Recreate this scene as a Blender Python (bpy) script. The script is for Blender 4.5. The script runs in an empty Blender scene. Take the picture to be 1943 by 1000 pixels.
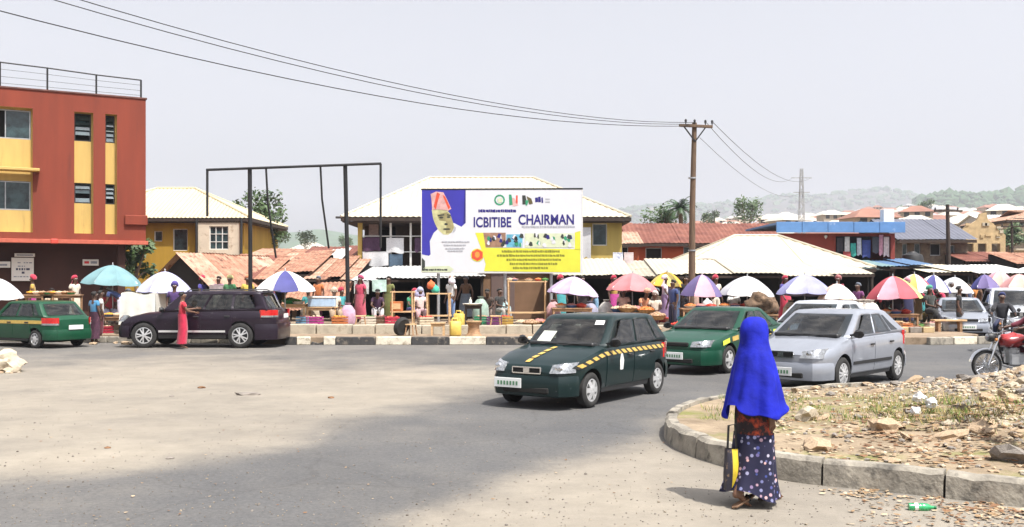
import bpy, bmesh, math, random
from mathutils import Vector, Matrix, noise
R = math.radians
PI = math.pi
rnd = random.Random(7)
S = bpy.context.scene
COL = S.collection

# ------------------------------------------------------------------ camera, sky, sun, exposure
F, H, HOR, CX = 1850.0, 1.94, 538.0, 971.5      # focal length in px of the 1943 px wide photograph, eye height, horizon row
cam_d = bpy.data.cameras.new('camera')
cam_d.sensor_width = 36.0
cam_d.lens = 36.0 * F / 1943.0
cam_d.shift_y = (HOR - 500.0) / 1943.0
cam_d.clip_start = 0.1
cam_d.clip_end = 9000
cam = bpy.data.objects.new('camera', cam_d)
COL.objects.link(cam)
cam.location = (0, 0, H)
cam.rotation_euler = (R(90), 0, 0)
S.camera = cam

SUN_EL, SUN_AZ = 62.0, 138.0
W = bpy.data.worlds.new('World')
S.world = W
W.use_nodes = True
wn = W.node_tree
wn.nodes.clear()
sky = wn.nodes.new('ShaderNodeTexSky')
sky.sky_type = 'NISHITA'
sky.sun_disc = False
sky.sun_elevation = R(SUN_EL)
sky.sun_rotation = R(SUN_AZ)
sky.altitude = 200
sky.air_density = 1.3
sky.dust_density = 6.0
sky.ozone_density = 1.0
hs = wn.nodes.new('ShaderNodeHueSaturation')
hs.inputs['Saturation'].default_value = 0.10
hs.inputs['Value'].default_value = 1.0
bgn = wn.nodes.new('ShaderNodeBackground')
bgn.inputs['Strength'].default_value = 0.15
wo = wn.nodes.new('ShaderNodeOutputWorld')
wn.links.new(sky.outputs[0], hs.inputs['Color'])
tint = wn.nodes.new('ShaderNodeMixRGB')                 # the sky of a dusty dry-season noon: white with a breath of blue
tint.blend_type = 'MULTIPLY'
tint.inputs['Fac'].default_value = 1.0
tint.inputs['Color2'].default_value = (0.965, 0.98, 1.05, 1)
wn.links.new(hs.outputs[0], tint.inputs['Color1'])
wn.links.new(tint.outputs[0], bgn.inputs[0])
wn.links.new(bgn.outputs[0], wo.inputs[0])

sun_d = bpy.data.lights.new('sun', 'SUN')
sun_d.energy = 5.0
sun_d.angle = R(0.6)
sun_d.color = (1.0, 0.95, 0.87)
sun = bpy.data.objects.new('sun', sun_d)
COL.objects.link(sun)
sdir = Vector((math.cos(R(SUN_EL)) * math.sin(R(SUN_AZ)), math.cos(R(SUN_EL)) * math.cos(R(SUN_AZ)), math.sin(R(SUN_EL))))
sun.rotation_euler = (-sdir).to_track_quat('-Z', 'Y').to_euler()
sun.location = (20, -30, 60)

S.view_settings.view_transform = 'Standard'
S.view_settings.look = 'None'
S.view_settings.exposure = 0.5
S.view_settings.gamma = 1.0
S.view_settings.use_curve_mapping = False
S.render.engine = 'CYCLES'
S.cycles.use_denoising = True
S.cycles.max_bounces = 6
S.cycles.volume_bounces = 1
S.cycles.transparent_max_bounces = 8
S.cycles.caustics_reflective = False
S.cycles.caustics_refractive = False

# ------------------------------------------------------------------ places
def gp(px, py, z=0.0):
    Y = F * (H - z) / (py - HOR)
    return Vector(((px - CX) * Y / F, Y, z))
def at(px, py, Y):
    return Vector(((px - CX) * Y / F, Y, H - (py - HOR) * Y / F))
def topx(X, Y, Z=0.0):
    return CX + F * X / Y, HOR + F * (H - Z) / Y
def sstep(a, b, x):
    t = min(1.0, max(0.0, (x - a) / (b - a)))
    return t * t * (3 - 2 * t)
def lerp(a, b, t):
    return a + (b - a) * t
def pl(pts, x):
    """piecewise linear"""
    if x <= pts[0][0]: return pts[0][1]
    for (a, b), (c, d) in zip(pts, pts[1:]):
        if x <= c: return lerp(b, d, (x - a) / (c - a))
    return pts[-1][1]

# ------------------------------------------------------------------ materials
MATS = {}
def mat(name, col, rough=0.75, metal=0.0, var=0.12, scale=6.0, bump=0.0, bscale=40.0, coat=0.0, col2=None, spot=None, spots=0.5,
        sscale=3.0, trans=0.0, spec=None, stretch=None, sheen=0.0):
    """Principled material whose base colour wanders by `var`, with a second colour in blotches (col2) and spots of wear (spot)."""
    if name in MATS: return MATS[name]
    m = bpy.data.materials.new(name)
    m.use_nodes = True
    nt = m.node_tree
    b = nt.nodes['Principled BSDF']
    b.inputs['Roughness'].default_value = rough
    b.inputs['Metallic'].default_value = metal
    if coat:
        b.inputs['Coat Weight'].default_value = coat
        b.inputs['Coat Roughness'].default_value = 0.06
    if spec is not None: b.inputs['Specular IOR Level'].default_value = spec
    if sheen: b.inputs['Sheen Weight'].default_value = sheen
    tc = nt.nodes.new('ShaderNodeTexCoord')
    vec = tc.outputs['Object']
    if stretch:
        mp = nt.nodes.new('ShaderNodeMapping')
        mp.inputs['Scale'].default_value = stretch
        nt.links.new(vec, mp.inputs['Vector'])
        vec = mp.outputs[0]
    nz = nt.nodes.new('ShaderNodeTexNoise')
    nz.inputs['Scale'].default_value = scale
    nz.inputs['Detail'].default_value = 6
    nz.inputs['Roughness'].default_value = 0.62
    nt.links.new(vec, nz.inputs['Vector'])
    rp = nt.nodes.new('ShaderNodeValToRGB')
    c = Vector(col)
    lo = tuple(c * (1 - var)) + (1,)
    hi = tuple(Vector(col2) if col2 else c * (1 + var)) + (1,)
    rp.color_ramp.elements[0].position = 0.34
    rp.color_ramp.elements[1].position = 0.66
    rp.color_ramp.elements[0].color = lo
    rp.color_ramp.elements[1].color = hi
    nt.links.new(nz.outputs['Fac'], rp.inputs['Fac'])
    out = rp.outputs['Color']
    if spot:
        n2 = nt.nodes.new('ShaderNodeTexNoise')
        n2.inputs['Scale'].default_value = sscale
        n2.inputs['Detail'].default_value = 9
        n2.inputs['Roughness'].default_value = 0.7
        nt.links.new(vec, n2.inputs['Vector'])
        r2 = nt.nodes.new('ShaderNodeValToRGB')
        r2.color_ramp.elements[0].position = spots
        r2.color_ramp.elements[1].position = min(1, spots + 0.14)
        nt.links.new(n2.outputs['Fac'], r2.inputs['Fac'])
        mx = nt.nodes.new('ShaderNodeMixRGB')
        mx.inputs['Color2'].default_value = tuple(spot) + (1,)
        nt.links.new(r2.outputs['Color'], mx.inputs['Fac'])
        nt.links.new(out, mx.inputs['Color1'])
        out = mx.outputs['Color']
    nt.links.new(out, b.inputs['Base Color'])
    if bump:
        n3 = nt.nodes.new('ShaderNodeTexNoise')
        n3.inputs['Scale'].default_value = bscale
        n3.inputs['Detail'].default_value = 5
        nt.links.new(vec, n3.inputs['Vector'])
        bp = nt.nodes.new('ShaderNodeBump')
        bp.inputs['Strength'].default_value = bump
        bp.inputs['Distance'].default_value = 0.02
        nt.links.new(n3.outputs['Fac'], bp.inputs['Height'])
        nt.links.new(bp.outputs[0], b.inputs['Normal'])
    if trans:
        b.inputs['Transmission Weight'].default_value = trans
    MATS[name] = m
    return m
def cloth(c, name=None):
    return mat(name or 'cloth_%d_%d_%d' % tuple(int(v * 255) for v in c), c, rough=0.85, var=0.2, scale=9, bump=0.15, bscale=25, sheen=0.2)
def paint(c, name=None, coat=0.5):
    return mat(name or 'paint_%d_%d_%d' % tuple(int(v * 255) for v in c), c, rough=0.4, var=0.1, scale=3, coat=coat * .6, spec=0.3, spot=tuple(v * 0.6 + 0.10 for v in c), spots=0.62, sscale=5)

M_CREAMROOF = mat('cream_roof_metal', (0.52, 0.45, 0.30), 0.5, 0.0, 0.08, 0.8, spot=(0.45, 0.36, 0.24), spots=0.66, sscale=1.2)
M_CREAMROOF2 = mat('pale_roof_metal', (0.50, 0.445, 0.34), 0.5, 0.0, 0.08, 0.8, spot=(0.42, 0.36, 0.28), spots=0.62, sscale=1.0)
M_GREYSHEET = mat('grey_sheet_metal', (0.46, 0.46, 0.45), 0.5, 0.0, 0.15, 1.5, spot=(0.25, 0.17, 0.11), spots=0.6, sscale=1.5)
M_RUST = mat('rusted_roof_sheet', (0.36, 0.15, 0.085), 0.75, 0.0, 0.35, 2.2, col2=(0.42, 0.23, 0.15), spot=(0.10, 0.035, 0.02), spots=0.52, sscale=2.4)
M_RUST2 = mat('red_rusted_roof_sheet', (0.16, 0.042, 0.028), 0.75, 0.0, 0.3, 1.2, col2=(0.23, 0.085, 0.055), spot=(0.32, 0.22, 0.17), spots=0.62, sscale=1.4)
M_RUST3 = mat('pale_rusted_roof_sheet', (0.40, 0.22, 0.14), 0.7, 0.0, 0.25, 2.0, col2=(0.48, 0.33, 0.24), spot=(0.16, 0.05, 0.025), spots=0.52, sscale=2.2)
M_REDWALL = mat('red_painted_render', (0.195, 0.031, 0.012), 0.8, 0.0, 0.16, 0.7, bump=0.1, bscale=14, spot=(0.12, 0.025, 0.014), spots=0.60, sscale=1.2, stretch=(1.6, 1.6, .22))
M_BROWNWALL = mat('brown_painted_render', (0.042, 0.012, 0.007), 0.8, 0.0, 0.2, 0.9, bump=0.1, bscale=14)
M_YELPANEL = mat('yellow_render', (0.50, 0.34, 0.105), 0.8, 0.0, 0.10, 1.5, spot=(0.30, 0.19, 0.07), spots=0.60, sscale=2, stretch=(2, 2, .25))
M_YELHOUSE = mat('ochre_render', (0.37, 0.22, 0.022), 0.8, 0.0, 0.14, 1.0, spot=(0.22, 0.12, 0.03), spots=0.60, sscale=1.5, stretch=(1.6, 1.6, .25))
M_PALEYEL = mat('pale_yellow_render', (0.45, 0.33, 0.085), 0.8, 0.0, 0.12, 1.0, spot=(0.30, 0.21, 0.07), spots=0.60, sscale=1.5, stretch=(1.6, 1.6, .25))
M_ORANGE = mat('orange_render', (0.33, 0.065, 0.018), 0.8, 0.0, 0.12, 1.0, spot=(0.3, 0.08, 0.04), spots=0.62, sscale=2)
M_REDBRICK = mat('red_render', (0.21, 0.03, 0.018), 0.8, 0.0, 0.15, 1.5)
M_CONC = mat('old_concrete', (0.25, 0.225, 0.185), 0.9, 0.0, 0.3, 3, bump=0.6, bscale=22, col2=(0.36, 0.325, 0.265), spot=(0.07, 0.064, 0.055), spots=0.52, sscale=3.6)
M_CONCPALE = mat('pale_concrete', (0.40, 0.35, 0.27), 0.9, 0.0, 0.2, 3, bump=0.4, bscale=20, spot=(0.22, 0.18, 0.13), spots=0.56, sscale=3)
M_KERBWHITE = mat('kerb_white_paint', (0.66, 0.60, 0.48), 0.8, 0.0, 0.1, 4, bump=0.2, spot=(0.30, 0.24, 0.165), spots=0.50, sscale=5)
M_KERBBLACK = mat('kerb_black_paint', (0.045, 0.043, 0.042), 0.75, 0.0, 0.3, 4, bump=0.2, spot=(0.24, 0.20, 0.155), spots=0.52, sscale=5)
M_DIRT = mat('dry_earth', (0.25, 0.185, 0.125), 0.95, 0.0, 0.18, 0.9, bump=0.4, bscale=12, spot=(0.13, 0.09, 0.055), spots=0.55, sscale=2.0)
M_SANDBRICK = mat('sandcrete_block', (0.42, 0.31, 0.17), 0.9, 0.0, 0.2, 2.5, bump=0.3)
M_WOOD = mat('weathered_wood', (0.33, 0.19, 0.10), 0.8, 0.0, 0.3, 5, stretch=(1, 1, 6))
M_WOODPALE = mat('pale_wood', (0.55, 0.36, 0.19), 0.8, 0.0, 0.2, 5, stretch=(1, 1, 5))
M_WOODDARK = mat('dark_wood', (0.035, 0.022, 0.016), 0.85, 0.0, 0.3, 5)
M_SHADEWALL = mat('shade_black_boards', (.007, .006, .005), .9, 0, .3, 3)  # shop walls near-black: the shade inside the sheds is put into their colour
M_POLEWOOD = mat('pole_wood', (0.12, 0.075, 0.045), 0.85, 0.0, 0.3, 4, stretch=(6, 6, 0.7), spot=(0.24, 0.16, 0.09), spots=0.6, sscale=4)
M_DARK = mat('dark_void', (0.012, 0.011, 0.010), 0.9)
M_BLACKSTEEL = mat('black_steel', (0.018, 0.018, 0.019), 0.5, 0.3, 0.2, 4)
M_STEEL = mat('galvanised_steel', (0.42, 0.43, 0.44), 0.42, 0.6, 0.15, 5)
M_CHROME = mat('chrome', (0.75, 0.75, 0.76), 0.16, 1.0, 0.03)
M_RUBBER = mat('tyre_rubber', (0.022, 0.021, 0.020), 0.85, 0.0, 0.3, 8)
M_BLACKPL = mat('black_plastic', (0.02, 0.02, 0.021), 0.5, 0.0, 0.2, 6)
def car_glass(name, tint):
    """tinted glass one sees through: clear-but-dark transmission under a Fresnel reflection"""
    m = bpy.data.materials.new(name); m.use_nodes = True; nt = m.node_tree; nt.nodes.clear()
    tr = nt.nodes.new('ShaderNodeBsdfTransparent'); tr.inputs[0].default_value = tint + (1,)
    gl = nt.nodes.new('ShaderNodeBsdfGlossy'); gl.inputs['Roughness'].default_value = .03; gl.inputs[0].default_value = (.9, .92, .95, 1)
    fr = nt.nodes.new('ShaderNodeFresnel'); fr.inputs['IOR'].default_value = 1.5
    df = nt.nodes.new('ShaderNodeBsdfDiffuse'); df.inputs[0].default_value = (.30, .28, .25, 1)      # film of dust
    nz = nt.nodes.new('ShaderNodeTexNoise'); nz.inputs['Scale'].default_value = 4; nz.inputs['Detail'].default_value = 8
    mr = nt.nodes.new('ShaderNodeMapRange'); mr.inputs['From Min'].default_value = .4; mr.inputs['From Max'].default_value = .75; mr.inputs['To Min'].default_value = .02; mr.inputs['To Max'].default_value = .16
    nt.links.new(nz.outputs['Fac'], mr.inputs['Value'])
    a = nt.nodes.new('ShaderNodeMixShader'); b = nt.nodes.new('ShaderNodeMixShader'); o = nt.nodes.new('ShaderNodeOutputMaterial')
    nt.links.new(mr.outputs[0], a.inputs[0]); nt.links.new(tr.outputs[0], a.inputs[1]); nt.links.new(df.outputs[0], a.inputs[2])
    nt.links.new(fr.outputs[0], b.inputs[0]); nt.links.new(a.outputs[0], b.inputs[1]); nt.links.new(gl.outputs[0], b.inputs[2]); nt.links.new(b.outputs[0], o.inputs[0])
    MATS[name] = m
    return m
M_GLASS = car_glass('tinted_car_glass', (.34, .39, .41))
M_GLASS2 = car_glass('pale_car_glass', (.55, .62, .63))
M_WINGLASS = mat('louvre_glass', (0.03, 0.055, 0.06), 0.1, 0.0, 0.6, 3, coat=0.4)
M_LAMP = mat('headlight_glass', (0.34, 0.35, 0.36), 0.12, 0.55, 0.45, 22, coat=1.0)
M_TAIL = mat('tail_light_red', (0.5, 0.012, 0.012), 0.2, 0.0, 0.15, 14, coat=1.0)
M_AMBER = mat('indicator_amber', (0.7, 0.25, 0.02), 0.2, 0.0, 0.15, 14, coat=1.0)
M_ALLOY = mat('wheel_alloy', (0.62, 0.62, 0.62), 0.35, 0.5, 0.1, 10)
M_PLATE = mat('plate_white', (0.75, 0.76, 0.74), 0.5, 0, 0.03)
M_INK = mat('plate_ink', (0.10, 0.22, 0.12), 0.6, 0, 0.3, 60)
M_WHITE = mat('white_paint', (0.66, 0.65, 0.62), 0.6, 0, 0.05, 3, spot=(0.5, 0.46, 0.4), spots=0.68, sscale=3)
M_SHEETWHITE = mat('white_plastic_sheet', (0.60, 0.59, 0.53), 0.6, 0, 0.08, 3, bump=0.3, bscale=6)
M_SKIN = mat('dark_skin', (0.085, 0.042, 0.026), 0.5, 0, 0.15, 14)
M_SKIN2 = mat('brown_skin', (0.15, 0.075, 0.045), 0.5, 0, 0.15, 14)
M_HAIR = mat('black_hair', (0.012, 0.010, 0.009), 0.7, 0, 0.3, 40, bump=0.5, bscale=80)
M_EYE = mat('eye_white', (0.7, 0.68, 0.64), 0.3, 0, 0.02)
M_STONE = mat('tan_stone', (0.37, 0.27, 0.175), 0.9, 0, 0.25, 5, bump=0.5, bscale=18, spot=(0.3, 0.2, 0.13), spots=0.58, sscale=5)
M_STONE2 = mat('grey_stone', (0.21, 0.185, 0.16), 0.9, 0, 0.25, 5, bump=0.5, bscale=18, spot=(0.16, 0.13, 0.11), spots=0.58, sscale=5)
M_STONE3 = mat('pale_stone', (0.44, 0.375, 0.28), 0.9, 0, 0.2, 7, bump=0.6, bscale=16, spot=(0.32, 0.26, 0.17), spots=0.6, sscale=7)
M_LEAFDRY = mat('dry_leaf', (0.24, 0.14, 0.065), 0.85, 0, 0.35, 9, col2=(0.36, 0.24, 0.13))
M_BARK = mat('bark', (0.16, 0.11, 0.075), 0.9, 0, 0.3, 6, bump=0.5)

# ------------------------------------------------------------------ mesh builder
class MB:
    def __init__(s):
        s.v = []; s.f = []; s.m = []
    def quad(s, a, b, c, d, m=0):
        n = len(s.v); s.v += [tuple(a), tuple(b), tuple(c), tuple(d)]; s.f.append((n, n + 1, n + 2, n + 3)); s.m.append(m); return s
    def poly(s, pts, m=0):
        n = len(s.v); s.v += [tuple(p) for p in pts]; s.f.append(tuple(range(n, n + len(pts)))); s.m.append(m); return s
    def box(s, c, d, m=0, rz=0.0, mx=None):
        n = len(s.v)
        M = mx if mx else Matrix.Rotation(rz, 3, 'Z')
        for z in (-.5, .5):
            for y in (-.5, .5):
                for x in (-.5, .5):
                    p = M @ Vector((x * d[0], y * d[1], z * d[2]))
                    s.v.append((c[0] + p.x, c[1] + p.y, c[2] + p.z))
        for q in ((0, 2, 3, 1), (4, 5, 7, 6), (0, 1, 5, 4), (2, 6, 7, 3), (0, 4, 6, 2), (1, 3, 7, 5)):
            s.f.append(tuple(n + i for i in q)); s.m.append(m)
        return s
    def bar(s, p, q, w, h=None, m=0, up=Vector((0, 0, 1))):
        p = Vector(p); q = Vector(q); d = q - p; L = d.length
        if L < 1e-6: return s
        x = d / L
        u = up if abs(x.dot(up)) < 0.98 else Vector((0, 1, 0))
        y = u.cross(x).normalized(); z = x.cross(y)
        M = Matrix((x, y, z)).transposed()
        return s.box((p + q) / 2, (L, w, h or w), m, mx=M)
    def tube(s, pts, r, n=8, m=0, caps=True):
        pts = [Vector(p) for p in pts]; k = len(pts)
        rs = r if isinstance(r, (list, tuple)) else [r] * k
        b = len(s.v); prev = None
        for i, p in enumerate(pts):
            t = (pts[min(i + 1, k - 1)] - pts[max(i - 1, 0)]).normalized()
            if prev is None:
                a = Vector((0, 0, 1)) if abs(t.z) < 0.9 else Vector((1, 0, 0))
                u = t.cross(a).normalized()
            else:
                u = (prev - t * prev.dot(t)).normalized()
            prev = u
            w = t.cross(u)
            for j in range(n):
                a = 2 * PI * j / n
                s.v.append(tuple(p + (u * math.cos(a) + w * math.sin(a)) * rs[i]))
        for i in range(k - 1):
            for j in range(n):
                j2 = (j + 1) % n
                s.f.append((b + i * n + j, b + i * n + j2, b + (i + 1) * n + j2, b + (i + 1) * n + j)); s.m.append(m)
        if caps:
            s.f.append(tuple(b + j for j in reversed(range(n)))); s.m.append(m)
            s.f.append(tuple(b + (k - 1) * n + j for j in range(n))); s.m.append(m)
        return s
    def lathe(s, prof, n=16, c=(0, 0, 0), m=0, rip=None, axis='z', sx=1, sy=1):
        b = len(s.v); k = len(prof)
        for i, (r, z) in enumerate(prof):
            for j in range(n):
                a = 2 * PI * j / n
                rr = r * (rip(a, i / (k - 1)) if rip else 1)
                p = (rr * math.cos(a) * sx, rr * math.sin(a) * sy, z)
                if axis == 'y': p = (p[0], p[2], p[1])
                if axis == 'x': p = (p[2], p[0], p[1])
                s.v.append((c[0] + p[0], c[1] + p[1], c[2] + p[2]))
        for i in range(k - 1):
            for j in range(n):
                j2 = (j + 1) % n
                s.f.append((b + i * n + j, b + i * n + j2, b + (i + 1) * n + j2, b + (i + 1) * n + j)); s.m.append(m)
        if prof[0][0] > 1e-4: s.f.append(tuple(b + j for j in reversed(range(n)))); s.m.append(m)
        if prof[-1][0] > 1e-4: s.f.append(tuple(b + (k - 1) * n + j for j in range(n))); s.m.append(m)
        return s
    def grid(s, nu, nv, fn, m=0, mf=None):
        b = len(s.v)
        for i in range(nu + 1):
            for j in range(nv + 1):
                s.v.append(tuple(fn(i / nu, j / nv)))
        for i in range(nu):
            for j in range(nv):
                a = b + i * (nv + 1) + j
                s.f.append((a, a + nv + 1, a + nv + 2, a + 1)); s.m.append(mf(i, j) if mf else m)
        return s
    def prism(s, poly, axis, a, b2, m=0):
        """polygon (2D) pushed along an axis from a to b2; axis 'y': poly is (x,z); 'x': (y,z); 'z': (x,y)"""
        def P(p, t):
            return (p[0], t, p[1]) if axis == 'y' else (t, p[0], p[1]) if axis == 'x' else (p[0], p[1], t)
        n = len(s.v); k = len(poly)
        s.v += [P(p, a) for p in poly] + [P(p, b2) for p in poly]
        s.f.append(tuple(n + i for i in range(k))); s.m.append(m)
        s.f.append(tuple(n + k + i for i in reversed(range(k)))); s.m.append(m)
        for i in range(k):
            j = (i + 1) % k
            s.f.append((n + i, n + k + i, n + k + j, n + j)); s.m.append(m)
        return s
    def rock(s, c, r, seed=0, sub=1, flat=0.7, m=0, sx=1, sy=1, rz=None):
        bm = bmesh.new()
        bmesh.ops.create_icosphere(bm, subdivisions=sub, radius=1)
        n = len(s.v)
        o = Vector((seed * 3.17, seed * 1.3, seed * 7.7))
        a = seed * 2.4 if rz is None else rz
        for vv in bm.verts:
            k = 1 + 0.55 * noise.noise(vv.co * 1.4 + o) + 0.25 * noise.noise(vv.co * 3.7 + o)
            p = vv.co * k * r
            x, y = p.x * sx, p.y * sy
            s.v.append((c[0] + x * math.cos(a) - y * math.sin(a), c[1] + x * math.sin(a) + y * math.cos(a), c[2] + p.z * flat))
        for ff in bm.faces:
            s.f.append(tuple(n + q.index for q in ff.verts)); s.m.append(m)
        bm.free()
        return s
    def mesh(s, name, mats, smooth=None, bevel=0.0):
        me = bpy.data.meshes.new(name)
        me.from_pydata(s.v, [], s.f)
        mats = mats if isinstance(mats, (list, tuple)) else [mats]
        for x in mats: me.materials.append(x)
        me.polygons.foreach_set('material_index', s.m)
        bm = bmesh.new(); bm.from_mesh(me)
        if bevel or smooth is not None:
            bmesh.ops.remove_doubles(bm, verts=bm.verts, dist=1e-5)
        bmesh.ops.recalc_face_normals(bm, faces=bm.faces) if bevel else None
        if bevel:
            es = [e for e in bm.edges if len(e.link_faces) == 2 and e.calc_face_angle(0) > 0.5]
            bmesh.ops.bevel(bm, geom=es, offset=bevel, segments=1, profile=0.5, affect='EDGES')
        bm.to_mesh(me); bm.free()
        me.update()
        if smooth is not None:
            me.polygons.foreach_set('use_smooth', [True] * len(me.polygons))
            if smooth < 3: me.set_sharp_from_angle(angle=smooth)
        return me
    def build(s, name, mats, parent=None, smooth=None, bevel=0.0, loc=(0, 0, 0), rot=(0, 0, 0)):
        return inst(name, s.mesh(name, mats, smooth, bevel), parent, loc, rot)

def inst(name, me, parent=None, loc=(0, 0, 0), rot=(0, 0, 0), scale=None):
    o = bpy.data.objects.new(name, me)
    COL.objects.link(o)
    o.location = loc; o.rotation_euler = rot
    if scale: o.scale = scale
    if parent: o.parent = parent
    return o
def tag(o, label, cat, group=None):
    o['label'] = label; o['category'] = cat
    if group: o['group'] = group
    return o
def thing(name, label, cat, loc=(0, 0, 0), rz=0.0, group=None):
    o = bpy.data.objects.new(name, None)
    COL.objects.link(o)
    o.empty_display_size = 0.2
    o.location = loc; o.rotation_euler = (0, 0, rz)
    return tag(o, label, cat, group)
def kind(o, k):
    o['kind'] = k
    return o
def dup(root, loc=None, rz=None, label=None, group=None, mats=None, parent=None):
    """copy of a thing with copies of its parts and sub-parts; mats maps old material names to new materials"""
    c = root.copy(); COL.objects.link(c)
    c.parent = parent
    if loc is not None: c.location = loc
    if rz is not None: c.rotation_euler = (root.rotation_euler[0], root.rotation_euler[1], rz)
    if label: c['label'] = label
    if group: c['group'] = group
    if mats and c.type == 'MESH':
        for sl in c.material_slots:
            if sl.material and sl.material.name in mats:
                nm = mats[sl.material.name]; sl.link = 'OBJECT'; sl.material = nm
    for ch in root.children:
        d = dup(ch, mats=mats, parent=c)
    return c
# ================================================================== the setting: terrain, road, kerbs, hills, air
def terrain_z(X, Y):
    if Y < 78: return -0.012
    k = pl([(-0.6, .03), (-0.2, .032), (0.05, .036), (0.12, .056), (0.25, .072), (0.4, .083), (0.6, .083)], X / Y)
    d = min(Y, 900) - 78
    return -0.012 + k * d * sstep(0, 60, d) + 1.2 * noise.noise(Vector((X * .012, Y * .012, 3))) * sstep(0, 120, d)
def axis_steps(a, b, near, far, c):
    out = [a]
    while out[-1] < b:
        d = abs(out[-1] - c)
        out.append(out[-1] + lerp(near, far, sstep(30, 700, d)))
    return out
xs = axis_steps(-2400, 2600, 6, 60, 0)
ys = axis_steps(-30, 3600, 6, 60, 0)
g = MB()
n = len(ys)
for x in xs:
    for y in ys: g.v.append((x, y, terrain_z(x, max(y, 1))))
for i in range(len(xs) - 1):
    for j in range(n - 1):
        g.f.append((i * n + j, (i + 1) * n + j, (i + 1) * n + j + 1, i * n + j + 1)); g.m.append(0)
M_GROUND = mat('dry_ground', (0.36, 0.28, 0.19), 0.95, 0, 0.2, 0.05, spot=(0.11, 0.14, 0.06), spots=0.52, sscale=0.02, bump=0.3, bscale=1.5)
kind(g.build('ground', M_GROUND, smooth=3.2), 'structure')

# ---- road sheet: asphalt with wind-blown sand lying on it (the sand is a mask of its own, fixed to the road)
SAND = [[(-200, 703), (120, 688), (330, 678), (640, 690), (960, 702), (990, 722), (900, 745), (760, 775), (640, 800), (560, 838),
         (420, 868), (200, 890), (0, 905), (-250, 930)],
        [(1262, 800), (1215, 835), (1120, 865), (1010, 895), (930, 930), (850, 960), (760, 990), (700, 1030), (600, 1100),
         (2200, 1100), (2200, 960), (1700, 935), (1400, 880), (1290, 850)]]
def poly_sd(p, P):
    """signed distance in px (rows count double) to polygon P, positive inside"""
    x, y = p[0], p[1] * 2.2
    inside = False; best = 1e9
    k = len(P)
    for i in range(k):
        x1, y1 = P[i][0], P[i][1] * 2.2; x2, y2 = P[(i + 1) % k][0], P[(i + 1) % k][1] * 2.2
        if (y1 > y) != (y2 > y) and x < (x2 - x1) * (y - y1) / (y2 - y1) + x1: inside = not inside
        dx, dy = x2 - x1, y2 - y1
        t = max(0, min(1, ((x - x1) * dx + (y - y1) * dy) / (dx * dx + dy * dy)))
        best = min(best, (x1 + t * dx - x) ** 2 + (y1 + t * dy - y) ** 2)
    return math.sqrt(best) * (1 if inside else -1)
def sand_amount(X, Y):
    if Y < 2: return 0.5
    p = topx(X, Y)
    a = 0.0
    for i, P in enumerate(SAND):
        d = poly_sd(p, P)
        a = max(a, sstep(-60, 55, d))
    base = 0.09
    if Y > 24 and X < 6: base = 0.16 + 0.18 * sstep(24, 30, Y)          # traffic-polished strip by the kerb, a little dusty
    if X > 6 and Y > 15: base = 0.04
    n_ = noise.noise(Vector((X * .35, Y * .3, 1))) * .22 + noise.noise(Vector((X * .8 + Y * .3, Y * 1.2, 5))) * .16
    return max(0, min(1, lerp(base, 0.97, a) + n_ * (0.45 + 1.7 * (1 - abs(2 * a - 1)))))
rx = [-34 + i * 0.3 for i in range(int(76 / 0.3) + 1)]
ry = []
y = 1.0
while y < 66: ry.append(y); y += 0.10 + y * 0.009
g = MB(); n = len(ry)
for x in rx:
    for y in ry: g.v.append((x, y, 0.004))
for i in range(len(rx) - 1):
    for j in range(n - 1):
        g.f.append((i * n + j, (i + 1) * n + j, (i + 1) * n + j + 1, i * n + j + 1)); g.m.append(0)
M_ROAD = bpy.data.materials.new('sandy_asphalt'); M_ROAD.use_nodes = True
nt = M_ROAD.node_tree; b = nt.nodes['Principled BSDF']; b.inputs['Roughness'].default_value = 0.9
tc = nt.nodes.new('ShaderNodeTexCoord')
def N(t, **k):
    q = nt.nodes.new(t)
    for a, c in k.items(): q.inputs[a].default_value = c
    return q
at_ = nt.nodes.new('ShaderNodeAttribute'); at_.attribute_name = 'sand'
n1 = N('ShaderNodeTexNoise', Scale=1.9, Detail=12, Roughness=0.8); nt.links.new(tc.outputs['Object'], n1.inputs['Vector'])
n2 = N('ShaderNodeTexNoise', Scale=22, Detail=6, Roughness=0.75); nt.links.new(tc.outputs['Object'], n2.inputs['Vector'])
n3 = N('ShaderNodeTexVoronoi', Scale=45); nt.links.new(tc.outputs['Object'], n3.inputs['Vector'])
def math_(op, a, c, clamp=False):
    q = nt.nodes.new('ShaderNodeMath'); q.operation = op; q.use_clamp = clamp
    for i, v in enumerate((a, c)):
        if isinstance(v, (int, float)): q.inputs[i].default_value = v
        else: nt.links.new(v, q.inputs[i])
    return q.outputs[0]
s1 = math_('MULTIPLY', math_('SUBTRACT', n1.outputs['Fac'], 0.5), 0.9)
s2 = math_('MULTIPLY', math_('SUBTRACT', n2.outputs['Fac'], 0.5), 0.55)
w = math_('SUBTRACT', 1.15, math_('ABSOLUTE', math_('SUBTRACT', math_('MULTIPLY', at_.outputs['Fac'], 2), 1), 0))
fac = math_('ADD', at_.outputs['Fac'], math_('MULTIPLY', math_('ADD', s1, s2), w), True)
ra = nt.nodes.new('ShaderNodeValToRGB')
ra.color_ramp.elements[0].color = (0.056, 0.057, 0.060, 1); ra.color_ramp.elements[1].color = (0.108, 0.108, 0.110, 1)
ra.color_ramp.elements[0].position = 0.3; ra.color_ramp.elements[1].position = 0.72
nt.links.new(n2.outputs['Fac'], ra.inputs['Fac'])
rs = nt.nodes.new('ShaderNodeValToRGB')
rs.color_ramp.elements[0].color = (0.208, 0.183, 0.147, 1); rs.color_ramp.elements[1].color = (0.285, 0.253, 0.206, 1)
rs.color_ramp.elements[0].position = 0.3; rs.color_ramp.elements[1].position = 0.7
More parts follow.
